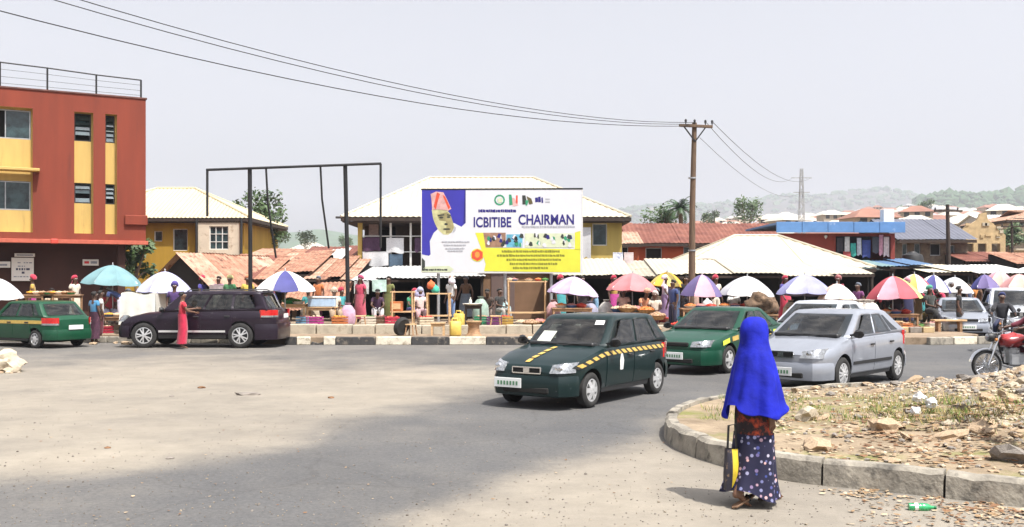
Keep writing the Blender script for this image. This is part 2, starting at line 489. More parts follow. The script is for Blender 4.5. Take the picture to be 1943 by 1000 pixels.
nt.links.new(n1.outputs['Fac'], rs.inputs['Fac'])
mx = nt.nodes.new('ShaderNodeMixRGB'); nt.links.new(fac, mx.inputs['Fac']); nt.links.new(ra.outputs[0], mx.inputs['Color1']); nt.links.new(rs.outputs[0], mx.inputs['Color2'])
# worn aggregate showing as pale and dark grains
gr = nt.nodes.new('ShaderNodeValToRGB'); gr.color_ramp.elements[0].position = 0.05; gr.color_ramp.elements[1].position = 0.16
gr.color_ramp.elements[0].color = (0.62, 0.62, 0.62, 1); gr.color_ramp.elements[1].color = (1, 1, 1, 1)
nt.links.new(n3.outputs['Distance'], gr.inputs['Fac'])
m2 = nt.nodes.new('ShaderNodeMixRGB'); m2.blend_type = 'MULTIPLY'; m2.inputs['Fac'].default_value = 0.55
nt.links.new(mx.outputs[0], m2.inputs['Color1']); nt.links.new(gr.outputs[0], m2.inputs['Color2'])
# cracks wandering through the worn surface
nd = N('ShaderNodeTexNoise', Scale=1.3, Detail=5); nt.links.new(tc.outputs['Object'], nd.inputs['Vector'])
mv = nt.nodes.new('ShaderNodeMixRGB'); mv.inputs['Fac'].default_value = .35; nt.links.new(tc.outputs['Object'], mv.inputs['Color1']); nt.links.new(nd.outputs['Color'], mv.inputs['Color2'])
vc = N('ShaderNodeTexVoronoi', Scale=.75); vc.feature = 'DISTANCE_TO_EDGE'; nt.links.new(mv.outputs[0], vc.inputs['Vector'])
cr = nt.nodes.new('ShaderNodeValToRGB'); cr.color_ramp.elements[0].position = 0.0; cr.color_ramp.elements[1].position = .014
cr.color_ramp.elements[0].color = (.78, .77, .76, 1); cr.color_ramp.elements[1].color = (1, 1, 1, 1)
nt.links.new(vc.outputs['Distance'], cr.inputs['Fac'])
m3 = nt.nodes.new('ShaderNodeMixRGB'); m3.blend_type = 'MULTIPLY'; nt.links.new(math_('MULTIPLY', math_('SUBTRACT', 1.0, fac), .75, True), m3.inputs['Fac'])
nt.links.new(m2.outputs[0], m3.inputs['Color1']); nt.links.new(cr.outputs[0], m3.inputs['Color2'])
# broad oil-dark and dusty patches
n4 = N('ShaderNodeTexNoise', Scale=.33, Detail=7, Roughness=.65); nt.links.new(tc.outputs['Object'], n4.inputs['Vector'])
r4 = nt.nodes.new('ShaderNodeValToRGB'); r4.color_ramp.elements[0].position = .35; r4.color_ramp.elements[1].position = .65; r4.color_ramp.elements[0].color = (.80, .80, .81, 1); r4.color_ramp.elements[1].color = (1.1, 1.09, 1.07, 1)
nt.links.new(n4.outputs['Fac'], r4.inputs['Fac'])
m4 = nt.nodes.new('ShaderNodeMixRGB'); m4.blend_type = 'MULTIPLY'; m4.inputs['Fac'].default_value = 1; nt.links.new(m3.outputs[0], m4.inputs['Color1']); nt.links.new(r4.outputs[0], m4.inputs['Color2'])
nt.links.new(m4.outputs[0], b.inputs['Base Color'])
bp = N('ShaderNodeBump', Strength=0.45, Distance=0.012); nt.links.new(n2.outputs['Fac'], bp.inputs['Height']); nt.links.new(bp.outputs[0], b.inputs['Normal'])
me = g.mesh('road', M_ROAD)
a_ = me.attributes.new('sand', 'FLOAT', 'POINT')
a_.data.foreach_set('value', [sand_amount(x, y) for x in rx for y in ry])
kind(inst('road', me), 'structure')

# ---- pavement, kerb of painted blocks, drain slabs
KB = 30.75                                         # depth of the kerb face
def kerb_line(X):
    return KB + (0 if X > -7.4 else 1.7 * sstep(-7.4, -13, X) * 1.0)
pv = MB()
pts = [(-32, 33.2), (-20, 32.7), (-13, 32.45), (-9.5, 31.6), (-7.2, KB + .2), (13.4, KB + .2), (15.6, 32.6), (16.0, 42), (16.0, 78), (-32, 78)]
pv.prism(pts, 'z', -0.2, 0.245)
kind(pv.build('pavement', M_DIRT, bevel=0.02), 'structure')
pv = MB()
pv.prism([(17.8, 37.5), (48, 37.5), (48, 78), (17.8, 78)], 'z', -0.2, 0.245)
kind(pv.build('market_ground', M_DIRT, bevel=0.02), 'structure')
# raised platform that the stalls stand on
pv = MB()
pv.prism([(-7.0, 33.4), (12.6, 33.4), (12.6, 76), (-31, 76), (-31, 36.2), (-13, 35.4)], 'z', 0.2, 0.50)
kind(pv.build('market_platform', M_DIRT, bevel=0.02), 'structure')

kerb = kind(bpy.data.objects.new('kerb', None), 'structure'); COL.objects.link(kerb)
edges = [540, 562, 588, 613, 636, 712, 780, 852, 922, 1000, 1070, 1140, 1212, 1282, 1352]
cols = ['b', 'w', 'notch', 'w', 'b', 'w', 'b', 'w', 'b', 'w', 'b', 'w', 'b', 'w']
for (p0, p1, c) in zip(edges, edges[1:], cols):
    x0, x1 = [(p - CX) * KB / F for p in (p0, p1)]
    if c == 'notch':
        m = MB(); m.prism([(x0 + .01, 0), (x1 - .01, 0), (x1 - .03, .09), (lerp(x0, x1, .6), .05), (x0 + .05, .1)], 'y', KB + .01, KB + .2)
        m.build('broken_kerb_block', M_KERBBLACK, kerb); continue
    m = MB(); m.box(((x0 + x1) / 2, KB + .10, .13), (x1 - x0 - .02, .2, .26 + rnd.uniform(-.01, .01)))
    m.build('kerb_block', M_KERBBLACK if c == 'b' else M_KERBWHITE, kerb, bevel=0.018, rot=(0, 0, 0))
X = 13.1
for i in range(4):
    m = MB(); m.box((X + .45, KB + .12 + i * .22, .12), (.86, .2, .25), rz=0.25); m.build('kerb_block', M_KERBWHITE if i % 2 else M_CONC, kerb, bevel=.02); X += .86
for i in range(9):
    x0 = -9.0 - i * .95
    m = MB(); m.box((x0, 31.55 + .11 * i, .10), (.9, .2, .2), rz=-0.12); m.build('kerb_block', M_CONC if i % 3 else M_KERBWHITE, kerb, bevel=.02)
# concrete slabs over the drain: the paler step behind the kerb
drain = kind(bpy.data.objects.new('drain_cover', None), 'structure'); COL.objects.link(drain)
px_ = [545, 600, 668, 712, 752, 800, 862, 905, 960, 1010, 1080, 1150, 1230, 1300]
for p0, p1 in zip(px_, px_[1:]):
    Yd = 32.9
    x0, x1 = [(p - CX) * Yd / F for p in (p0, p1)]
    h = rnd.uniform(.42, .475)
    m = MB(); m.box(((x0 + x1) / 2, Yd + .2 + rnd.uniform(-.03, .03), h / 2 + .1), (x1 - x0 - .03, .55, h - .2 + .2), rz=rnd.uniform(-.012, .012))
    m.build('concrete_slab', M_CONCPALE, drain, bevel=.02)

# ---- traffic island with its kerb stones
outer = [(2300, 985), (2120, 975), (1943, 965), (1780, 945), (1640, 930), (1530, 920), (1440, 905), (1365, 885), (1308, 866), (1272, 848), (1257, 830), (1262, 812), (1290, 796), (1330, 783),
         (1400, 771), (1480, 762), (1600, 754), (1740, 750), (1900, 746), (2100, 742), (2300, 741)]
OUT = [gp(*p) for p in outer]
def resample(P, step):
    out = [P[0].copy()]; acc = 0
    for a, b2 in zip(P, P[1:]):
        L = (b2 - a).length; t = step - acc
        while t < L:
            out.append(a.lerp(b2, t / L)); t += step
        acc = (acc + L) % step
    out.append(P[-1].copy()); return out
def smooth_line(P, it=3):
    for _ in range(it):
        Q = [P[0]]
        for a, b2 in zip(P, P[1:]): Q += [a.lerp(b2, .25), a.lerp(b2, .75)]
        P = Q + [P[-1]]
    return P
OUT = resample(smooth_line(OUT, 3), 0.12)
def offset_in(P, d):
    out = []
    for i, p in enumerate(P):
        t = (P[min(i + 1, len(P) - 1)] - P[max(i - 1, 0)]).normalized()
        out.append(p + Vector((t.y, -t.x, 0)) * d)
    return out
IN = offset_in(OUT, 0.17)
KH = 0.25
island = kind(bpy.data.objects.new('traffic_island', None), 'structure'); COL.objects.link(island)
i0 = 0
stone_len = 8
while i0 < len(OUT) - 2:
    L = rnd.choice([7, 8, 8, 9])
    i1 = min(i0 + L, len(OUT) - 1)
    m = MB()
    hh = KH + rnd.uniform(-.018, .012)
    ringv = []
    gap = 0.012
    for k in range(i0, i1 + 1):
        o_, n_ = OUT[k].copy(), IN[k].copy()
        if k == i0: o_ = o_.lerp(OUT[k + 1], gap / .12); n_ = n_.lerp(IN[k + 1], gap / .12)
        if k == i1: o_ = o_.lerp(OUT[k - 1], gap / .12); n_ = n_.lerp(IN[k - 1], gap / .12)
        w1 = noise.noise(Vector((k * .37, 2, 1))) * .016 + noise.noise(Vector((k * 1.3, 5, 2))) * .016
        d_ = (n_ - o_).normalized()
        ringv.append([o_ + Vector((0, 0, -.03)), o_ + d_ * .012 + Vector((0, 0, hh * .55 + w1)), o_ + d_ * (.022 + w1 * .8) + Vector((0, 0, hh - .035 + w1)),
                      o_ + d_ * (.055 + abs(w1) * 1.6) + Vector((0, 0, hh + w1 * .7)), n_ + Vector((0, 0, hh + w1 * .6)), n_ + Vector((0, 0, -.03))])
    b0 = len(m.v); q = 6
    for rr in ringv: m.v += [tuple(p) for p in rr]
    for k in range(len(ringv) - 1):
        for j in range(q):
            j2 = (j + 1) % q
            m.f.append((b0 + k * q + j, b0 + k * q + j2, b0 + (k + 1) * q + j2, b0 + (k + 1) * q + j)); m.m.append(0)
    m.f.append(tuple(b0 + j for j in range(q))); m.m.append(0)
    m.f.append(tuple(b0 + (len(ringv) - 1) * q + j for j in reversed(range(q)))); m.m.append(0)
    m.build('kerb_stone', M_CONC, island, smooth=0.6)
    i0 = i1
# earth inside the kerb: flat near the edge, heaped into a low mound towards the rubble
def isl_z(x, y):
    mound = 0.72 * math.exp(-(((x - 8.5) / 2.4) ** 2 + ((y - 13.2) / 2.4) ** 2)) + 0.28 * math.exp(-(((x - 7.4) / 1.6) ** 2 + ((y - 10.7) / 1.2) ** 2))
    return 0.195 + mound + 0.035 * noise.noise(Vector((x * 1.3, y * 1.3, 0))) + 0.02 * noise.noise(Vector((x * 4, y * 4, 4)))
INX = offset_in(OUT, 0.165)
ipoly = [(p.x, p.y) for p in INX]
def inside(x, y, P):
    c = False; k = len(P)
    for i in range(k):
        x1, y1 = P[i]; x2, y2 = P[(i + 1) % k]
        if (y1 > y) != (y2 > y) and x < (x2 - x1) * (y - y1) / (y2 - y1) + x1: c = not c
    return c
g = MB()
rings = 14
cxi, cyi = 9.5, 12.6
for k, p in enumerate(INX):
    for j in range(rings + 1):
        t = (j / rings)
        x, y = lerp(p.x, cxi, t), lerp(p.y, cyi, t)
        g.v.append((x, y, isl_z(x, y) if j else 0.2))
for k in range(len(INX) - 1):
    for j in range(rings):
        a = k * (rings + 1) + j
        g.f.append((a, a + 1, a + rings + 2, a + rings + 1)); g.m.append(0)
M_ISL = mat('island_earth', (0.225, 0.165, 0.105), 0.95, 0, 0.3, 1.6, bump=0.9, bscale=14, col2=(0.33, 0.255, 0.17), spot=(0.155, 0.155, 0.045), spots=0.51, sscale=1.1)
kind(g.build('island_ground', M_ISL, smooth=3.2), 'structure')

# ---- hills beyond the town
def hill(name, crest, Yc, depth, m, rough, seed):
    g = MB()
    X0 = (crest[0][0] - CX) * Yc / F; X1 = (crest[-1][0] - CX) * Yc / F
    nx, ny = 150, 14
    for i in range(nx + 1):
        X = lerp(X0, X1, i / nx)
        px = CX + F * X / Yc
        zc = H - (pl(crest, px) - HOR) * Yc / F
        e = sstep(0, .06, i / nx) * sstep(0, .06, 1 - i / nx)
        for j in range(ny + 1):
            t = j / ny * 2 - 1
            Y = Yc + t * depth
            z = -6 + (zc + 6) * (1 - t * t) ** .9 * (e if i in (0, nx) else 1)
            z += rough * (noise.noise(Vector((X * .009 + seed, Y * .009, 0))) + .6 * noise.noise(Vector((X * .032, Y * .032, seed)))) * (1 - t * t)
            g.v.append((X, Y, z))
    for i in range(nx):
        for j in range(ny):
            a = i * (ny + 1) + j
            g.f.append((a, a + ny + 1, a + ny + 2, a + 1)); g.m.append(0)
    return kind(g.build(name, m, smooth=3.2), 'structure')
M_HILL = mat('wooded_hill', (0.04, 0.042, 0.036), 0.95, 0, 0.3, 0.03, spot=(0.20, 0.16, 0.11), spots=0.56, sscale=0.035)
M_HILLG = mat('green_hill', (0.035, 0.085, 0.03), 0.95, 0, 0.35, 0.05, spot=(0.10, 0.11, 0.05), spots=0.6, sscale=0.04)
HILLF = [(900, 470), (1050, 430), (1180, 398), (1250, 393), (1330, 393), (1400, 384), (1480, 374), (1540, 373), (1600, 367), (1650, 362), (1690, 363), (1730, 380), (1790, 392), (1943, 396), (2250, 420)]
hill('hill', HILLF, 3000, 500, M_HILL, 11, 1)
HILLL = [(180, 480), (350, 466), (480, 452), (560, 443), (600, 438), (660, 444), (760, 455), (900, 460), (1000, 468), (1100, 480)]
hill('hill', HILLL, 2000, 340, M_HILLG, 6, 4)
HILLR = [(1680, 425), (1720, 400), (1760, 381), (1800, 377), (1830, 375), (1870, 379), (1900, 371), (1943, 367), (2050, 371), (2250, 400)]
hill('hill', HILLR, 1500, 235, M_HILLG, 8, 8)
wd = MB()
for i in range(620):
    px = rnd.uniform(1700, 2080); Y = rnd.uniform(1300, 1540)
    X = (px - CX) * 1500 / F
    t = (Y - 1500) / 235
    z = -6 + (H - (pl(HILLR, px) - HOR) * 1500 / F + 6) * (1 - t * t) ** .9
    r_ = rnd.uniform(4.5, 11)
    wd.rock((X, Y, z + r_ * .3), r_, seed=i, sub=1, flat=rnd.uniform(.8, 1.2))
M_WOODS = mat('woodland_green', (0.030, 0.075, 0.026), 0.9, 0, 0.5, 0.25)
o = kind(wd.build('woods', M_WOODS), 'stuff'); o['label'] = 'hazy green woodland covering the hill beyond the unfinished house'
wd = MB()
for i in range(420):
    px = rnd.uniform(1150, 1760); Y = rnd.uniform(2650, 3000)
    X = (px - CX) * 3000 / F
    t = (Y - 3000) / 500
    z = -6 + (H - (pl(HILLF, px) - HOR) * 3000 / F + 6) * (1 - t * t) ** .9
    r_ = rnd.uniform(6, 15)
    wd.rock((X, Y, z + r_ * .2), r_, seed=i + 900, sub=1)
o = kind(wd.build('woods', M_WOODS), 'stuff'); o['label'] = 'faint trees dotted along the far hazy ridge'

# ---- the dusty air
hz = MB(); hz.box((100, 1790, 158), (5060, 3690, 322))
M_HAZE = bpy.data.materials.new('haze_air'); M_HAZE.use_nodes = True
hn = M_HAZE.node_tree; hn.nodes.clear()
pvn = hn.nodes.new('ShaderNodeVolumePrincipled'); pvn.inputs['Color'].default_value = (0.74, 0.79, 0.90, 1)
pvn.inputs['Density'].default_value = 0.00030; pvn.inputs['Anisotropy'].default_value = 0.2
ho = hn.nodes.new('ShaderNodeOutputMaterial'); hn.links.new(pvn.outputs[0], ho.inputs['Volume'])
M_HAZE.cycles.homogeneous_volume = True if hasattr(M_HAZE.cycles, 'homogeneous_volume') else None
o = kind(hz.build('haze', M_HAZE), 'stuff'); o['label'] = 'thin pale dusty haze over the whole town'
# ================================================================== vehicles
def eval_mesh(o, name):
    dg = bpy.context.evaluated_depsgraph_get()
    dg.update()
    me = bpy.data.meshes.new_from_object(o.evaluated_get(dg), preserve_all_data_layers=True, depsgraph=dg)
    me.name = name
    return me
WHEELS = {}
def wheel_meshes(r, w, spokes, style):
    k = (r, w, spokes, style)
    if k in WHEELS: return WHEELS[k]
    ty = MB()
    ri = r * .66
    ty.lathe([(ri, -w / 2 + .01), (ri + .02, -w / 2), (r - .03, -w / 2 + .005), (r, -w / 2 + .03), (r, w / 2 - .03), (r - .03, w / 2 - .005), (ri + .02, w / 2), (ri, w / 2 - .01), (ri, -w / 2 + .01)], 28, axis='y')
    tyre = ty.mesh('tyre', M_RUBBER, smooth=.7)
    rm = MB()
    # barrel
    rm.lathe([(ri - .001, -w / 2 + .02), (ri - .001, w / 2 - .015), (ri - .022, w / 2 - .012), (ri - .03, w / 2 - .05), (ri - .03, -w / 2 + .02)], 28, axis='y')
    rm.lathe([(0.001, w / 2 - .06), (ri - .03, w / 2 - .075)], 24, axis='y', m=1)
    if style == 'cover':
        rm.lathe([(0.001, w / 2 - .008), (ri * .3, w / 2 - .010), (ri * .86, w / 2 - .03), (ri - .02, w / 2 - .03)], 28, axis='y')
        for i in range(spokes):
            a = 2 * PI * i / spokes
            c = (math.cos(a) * ri * .66, w / 2 - .018, math.sin(a) * ri * .66)
            rm.lathe([(0.001, .004), (ri * .15, .003), (ri * .15, -.01)], 10, c=c, axis='y', m=1)
    else:
        for i in range(spokes):
            a = 2 * PI * i / spokes
            for da in ((-.10, .10) if style == 'twin' else (0,)):
                p = Vector((math.cos(a + da * .4) * ri * .12, w / 2 - .012, math.sin(a + da * .4) * ri * .12))
                q = Vector((math.cos(a + da * 2.2) * (ri - .02), w / 2 - .028, math.sin(a + da * 2.2) * (ri - .02)))
                rm.bar(p, q, .035 if style == 'twin' else .075, .03, up=Vector((0, 1, 0)))
        rm.lathe([(0.001, w / 2), (.045, w / 2 - .002), (.06, w / 2 - .03)], 14, axis='y')
    rim = rm.mesh('rim', [M_ALLOY, M_BLACKPL], smooth=.6)
    WHEELS[k] = (tyre, rim)
    return tyre, rim

def car(label, loc, heading, sp, m_body, group=None, name='parked_car', cat='car'):
    """A car: x forward, y to its left. Lofted lower body with the wheel arches cut out, cabin with set-in glass, doors standing proud by their own thickness."""
    rz = math.atan2(heading[1], heading[0])
    t = thing(name, label, cat, (loc[0], loc[1], loc[2] if len(loc) > 2 else 0.006), rz, group)
    L, Wd, Ht, wb, r = sp['L'], sp['W'], sp['H'], sp['wb'], sp['r']
    hl, hw = L / 2, Wd / 2
    xf, xr = sp.get('xf', hl - .78), sp.get('xf', hl - .78) - wb
    top = sp['top']; zb = sp.get('zb', .19)
    x1 = hl - .75
    taper = sp.get('taper', .24)
    def wx(x):
        a = max(0.0, (abs(x) - x1) / (hl - x1))
        return hw * (1 - taper * a ** 2.4)
    fr = [(0, 1.03), (.5, 1.022), (.82, 1.0), (.95, .955), (.995, .86), (1.0, .66), (.992, .45), (.97, .2), (.93, .06), (.84, 0.0), (0, 0)]
    def zt(x): return pl(top, x)
    def zbx(x): return zb + .07 * sstep(hl - .4, hl, abs(x))
    def ybody(x, z):
        f = (z - zbx(x)) / max(.05, zt(x) - zbx(x))
        pts = sorted([(b_, a_) for a_, b_ in fr[3:9]])
        return pl(pts, f) * wx(x)
    xsn = sorted(set([-hl, -hl + .03, -hl + .09, -hl + .2, -hl + .4, hl - .4, hl - .2, hl - .09, hl - .03, hl] + [p[0] for p in top if -hl < p[0] < hl] + [lerp(-hl + .4, hl - .4, i / 18) for i in range(1, 18)]))
    m = MB()
    loop = fr + [(-a_, b_) for a_, b_ in reversed(fr[1:-1])]
    k = len(loop)
    for x in xsn:
        e = max(0, (abs(x) - (hl - .09)) / .09)
        w_ = wx(x) * (1 - .07 * e * e)
        z0, z1 = zbx(x), zt(x)
        for a_, b_ in loop: m.v.append((x, a_ * w_, z0 + (z1 - z0) * b_))
    for i in range(len(xsn) - 1):
        for j in range(k):
            j2 = (j + 1) % k
            m.f.append((i * k + j, (i + 1) * k + j, (i + 1) * k + j2, i * k + j2)); m.m.append(0)
    m.f.append(tuple(range(k))); m.m.append(0)
    m.f.append(tuple((len(xsn) - 1) * k + j for j in reversed(range(k)))); m.m.append(0)
    body = m.build('body', [m_body, M_BLACKPL], t)
    bm = bmesh.new(); bm.from_mesh(body.data); bmesh.ops.recalc_face_normals(bm, faces=bm.faces); bm.to_mesh(body.data); bm.free()
    cut = MB()
    for x in (xf, xr):
        for s in (1, -1):
            cut.lathe([(r + .055, -.17), (r + .055, .30)] if s > 0 else [(r + .055, -.30), (r + .055, .17)], 26, c=(x, s * hw, r + .01), axis='y', m=1)
    co = cut.build('cut', [m_body, M_BLACKPL])
    bm = bmesh.new(); bm.from_mesh(co.data); bmesh.ops.recalc_face_normals(bm, faces=bm.faces); bm.to_mesh(co.data); bm.free()
    co.matrix_world = Matrix.Identity(4)
    body.parent = None
    md = body.modifiers.new('b', 'BOOLEAN'); md.operation = 'DIFFERENCE'; md.object = co; md.solver = 'EXACT'
    me = eval_mesh(body, 'body')
    body.modifiers.clear()
    body.data = me; body.parent = t
    bpy.data.objects.remove(co)
    me.polygons.foreach_set('use_smooth', [True] * len(me.polygons)); me.set_sharp_from_angle(angle=R(34))
    # ---- cabin
    cb = sp['cabin']      # xA0 cowl, xA1 roof front, xR1 roof rear, xR0 rear base, zbelt front, zbelt rear, width at roof (fraction)
    xA0, xA1, xR1, xR0, zA, zR, wr = cb
    zroof = Ht
    bulge0, bulge1 = .16, .08
    wb0 = hw * .955
    wb1 = hw * wr
    def cab(u, tt):
        """u in 0..1 round the cabin (front, left side, rear, right side), tt height 0 belt .. 1 roof edge"""
        A = lerp(xA0, xA1, tt); B = lerp(xR0, xR1, tt ** .9)
        w_ = lerp(wb0, wb1, tt ** 1.15)
        bu = lerp(bulge0, bulge1, tt)
        c4 = (u % 1) * 4
        if c4 < 1:
            f = (c4 * 2 - 1); y = f * w_ * .93; x = A - bu * abs(f) ** 2.2
        elif c4 < 2:
            f = c4 - 1; x = lerp(A - bu * 1.25, B + bu * .9, f); y = w_
        elif c4 < 3:
            f = 1 - (c4 - 2) * 2; y = f * w_ * .93; x = B + bu * .7 * abs(f) ** 2.2
        else:
            f = c4 - 3; x = lerp(B + bu * .9, A - bu * 1.25, f); y = -w_
        fx = (x - xR0) / (xA0 - xR0)
        zbelt = lerp(zR, zA, fx)
        z = lerp(zbelt - .03, zroof - .055 - .05 * abs(fx - .5) ** 2, tt)
        return Vector((x, y, z))
    us = []
    for q in range(4):
        nn = 8 if q in (0, 2) else 10
        us += [(q + i / nn) / 4 for i in range(nn)] + [(q + .999) / 4]
    ts = [0, .15, .3, .45, .6, .75, .88, 1.0]
    m = MB(); k = len(us)
    for tt in ts:
        for u in us: m.v.append(tuple(cab(u, tt)))
    # roof skin: two more rings pulled in
    ctr = Vector(((xA1 + xR1) / 2, 0, zroof))
    for sc, dz in ((.90, .035), (.55, .052), (.2, .055)):
        for u in us:
            p = cab(u, 1.0)
            m.v.append((lerp(ctr.x, p.x, sc), p.y * sc, p.z + dz))
    nr = len(ts) + 3
    wins = [(.008, .242), (.512, .738)] + [(.25 + a / 4, .25 + b_ / 4) for a, b_, *_r in sp['sidewin']] + [(1 - b_ / 4, 1 - a / 4) for a, b_, *_r in sp['sidewin']]
    for i in range(nr - 1):
        for j in range(k):
            j2 = (j + 1) % k
            ua, ub = us[j], us[j2] if j2 else 1.0
            if i < len(ts) - 1 and ts[i] >= .14 and ts[i + 1] <= .89 and any(ua >= w0 - .002 and ub <= w1 + .002 for w0, w1 in wins): continue
            m.f.append((i * k + j, i * k + j2, (i + 1) * k + j2, (i + 1) * k + j)); m.m.append(0)
    m.f.append(tuple((nr - 1) * k + j for j in range(k))); m.m.append(0)
    cabin = m.build('cabin', [m_body, M_BLACKPL], t, smooth=R(50))
    sm = cabin.modifiers.new('skin', 'SOLIDIFY'); sm.thickness = .03; sm.offset = -1 if sp.get('solid', 1) else 1
    sm.use_flip_normals = False
    zs_ = zA - .02
    lin = MB(); lin.box(((xA0 + xR0) / 2 - .1, 0, zs_ + .012), ((xA0 - xR0) * .86, Wd * .80, .02)); lin.build('parcel_shelf', M_BLACKPL, t)
    xd = lerp(xA1, xR1, .18)
    m_seat = mat('seat_fabric', (.10, .095, .09), .9, 0, .2, 8)
    for (xs_, yy, ww) in ((xd, .36, .46), (xd, -.36, .46), (lerp(xA1, xR1, .72), 0, 1.15)):
        q = MB(); q.bar((xs_ + .05, yy, zs_ - .05), (xs_ - .10, yy, zs_ + .30), ww, .13, up=Vector((0, 1, 0))) if False else q.box((xs_ - .02, yy, zs_ + .13), (.14, ww, .34)); st_ = q.build('seat', m_seat, t, bevel=.04)
        for y2 in ((yy,) if ww < 1 else (-.33, .33)):
            q = MB(); q.box((xs_ - .05, y2, zs_ + .37), (.09, .24, .15)); q.build('headrest', m_seat, st_, bevel=.03)
    q = MB(); q.lathe([(.17, -.012), (.185, 0), (.17, .012), (.155, 0), (.17, -.012)], 18, c=(xd + .42, .36, zs_ + .10), axis='x'); q.build('steering_wheel', M_BLACKPL, t)
    q = MB(); q.box((xA0 - .22, 0, zs_ + .04), (.34, Wd * .76, .07)); q.build('dashboard', M_BLACKPL, t, bevel=.02)
    def glasspatch(nm, u0, u1, t0, t1, off=.008, mt=None, nu=8, slant0=0, slant1=0):
        g = MB()
        def P(a, b_, o_):
            tt = lerp(t0, t1, b_)
            uu = lerp(u0 + slant0 * b_, u1 + slant1 * b_, a)
            p = cab(uu, tt); e = 1e-3
            du = cab(uu + e, tt) - cab(uu - e, tt); dt = cab(uu, min(1, tt + e)) - cab(uu, tt - e)
            nrm = du.cross(dt).normalized()
            if nrm.dot(Vector((p.x - ctr.x, p.y, .2))) < 0: nrm = -nrm
            return p + nrm * o_
        g.grid(nu, 5, lambda a, b_: P(a, b_, off))
        b0 = len(g.v)
        # thin edge down to the shell
        ring = [(i / nu, 0) for i in range(nu)] + [(1, i / 5) for i in range(5)] + [(1 - i / nu, 1) for i in range(nu)] + [(0, 1 - i / 5) for i in range(5)]
        for a, b_ in ring: g.v.append(tuple(P(a, b_, off))); g.v.append(tuple(P(a, b_, -.012)))
        q = len(ring)
        for i in range(q):
            j = (i + 1) % q
            g.f.append((b0 + 2 * i, b0 + 2 * i + 1, b0 + 2 * j + 1, b0 + 2 * j)); g.m.append(0)
        return g.build(nm, mt or M_GLASS, t, smooth=R(40))
    glasspatch('windscreen', .008, .242, .07, .92, mt=sp.get('wsmat'))
    glasspatch('rear_window', .512, .738, .12, .9)
    for (a, b_, t0, t1, s0, s1) in sp['sidewin']:
        glasspatch('side_window', .25 + a / 4, .25 + b_ / 4, t0, t1, slant0=s0, slant1=s1, mt=sp.get('sidemat'))
        glasspatch('side_window', 1 - a / 4, 1 - b_ / 4, t0, t1, slant0=-s0, slant1=-s1, mt=sp.get('sidemat'))
    # ---- panels lying on the sides
    def sidepatch(nm, s, x0, x1_, z0, z1, off, mt, parent=t, nx=10, nz=5, mf=None):
        g = MB()
        f0 = z0 if callable(z0) else (lambda x: z0)
        f1 = z1 if callable(z1) else (lambda x: z1)
        def P(a, b_, o_):
            x = lerp(x0, x1_, a); z = lerp(f0(x), f1(x), b_)
            return (x, s * (ybody(x, z) + o_), z)
        g.grid(nx, nz, lambda a, b_: P(a, b_, off), mf=mf)
        b0 = len(g.v)
        ring = [(i / nx, 0) for i in range(nx)] + [(1, i / nz) for i in range(nz)] + [(1 - i / nx, 1) for i in range(nx)] + [(0, 1 - i / nz) for i in range(nz)]
        for a, b_ in ring: g.v.append(P(a, b_, off)); g.v.append(P(a, b_, -.01))
        q = len(ring)
        for i in range(q):
            j = (i + 1) % q
            g.f.append((b0 + 2 * i, b0 + 2 * i + 1, b0 + 2 * j + 1, b0 + 2 * j)); g.m.append(0)
        return g.build(nm, mt, parent, smooth=R(40))
    belt = lambda x: zbx(x) + (zt(x) - zbx(x)) * .93
    for s in (1, -1):
        for (x0, x1_) in sp['doors']:
            d = sidepatch('door', s, x0, x1_, sp.get('sill', .30), belt, .009, m_body)
            hx = min(x0, x1_) + .14
            zz = belt(hx) - .13
            h_ = MB(); h_.box((hx, s * (ybody(hx, zz) + .025), zz), (.17, .03, .035)); h_.build('handle', sp.get('handle', M_BLACKPL), d, bevel=.01)
        if sp.get('mould'):
            sidepatch('side_moulding', s, xr + r + .08, xf - r - .08, sp['mould'] - .03, sp['mould'] + .03, .02, sp.get('mouldmat', M_BLACKPL), nz=2)
        mr = MB(); xm = xA0 - .28 + sp.get('mirx', 0); zm = zA + .06
        mr.rock((xm, s * (hw + .09), zm), .105, seed=2, sub=2, flat=.72, sx=.55, sy=1.0, rz=0)
        mr.bar((xm, s * (hw - .06), zm - .03), (xm, s * (hw + .05), zm - .01), .05, .04)
        mr.build('wing_mirror', sp.get('mirmat', M_BLACKPL), t, smooth=.8)
        # sill
        sidepatch('sill', s, xr + r + .07, xf - r - .07, zb + .02, sp.get('sill', .30) - .02, .006, sp.get('sillmat', M_BLACKPL), nz=2)
    # ---- bumpers follow the plan of the ends
    def bumper(sgn, z0, z1, off, mt, back):
        g = MB(); pts = []
        for i in range(7):
            x = lerp(hl - back, hl - .01, i / 6); pts.append((x, wx(x) * (1 - .07 * max(0, (x - hl + .09) / .09) ** 2) + off * min(1, i / 2)))
        e = pts[-1][1] - .02
        fr_ = [(hl + off + .05 * (1 - (i / 4 - 1) ** 2), e * (1 - i / 4)) for i in range(9)]
        line = pts + fr_ + [(x, -y) for x, y in reversed(pts)]
        prof = [(z0, -.05), (z0 + .015, -.005), (lerp(z0, z1, .4), .012), (lerp(z0, z1, .75), .012), (z1, -.012), (z1, -.06)]
        q = len(prof)
        for x, y in line:
            d_ = Vector((x - (hl - 1.0), y * .9)); d_.normalize()
            for z, o_ in prof: g.v.append((sgn * (x + d_.x * o_), y + d_.y * o_, z))
        for i in range(len(line) - 1):
            for j in range(q - 1):
                a = i * q + j; g.f.append((a, a + 1, a + q + 1, a + q)); g.m.append(0)
        return g.build('bumper', mt, t, smooth=R(45))
    fb = bumper(1, sp.get('fb0', .2), sp.get('fb1', .52), .02, sp.get('bumpmat', m_body), xf and (hl - xf - r - .07))
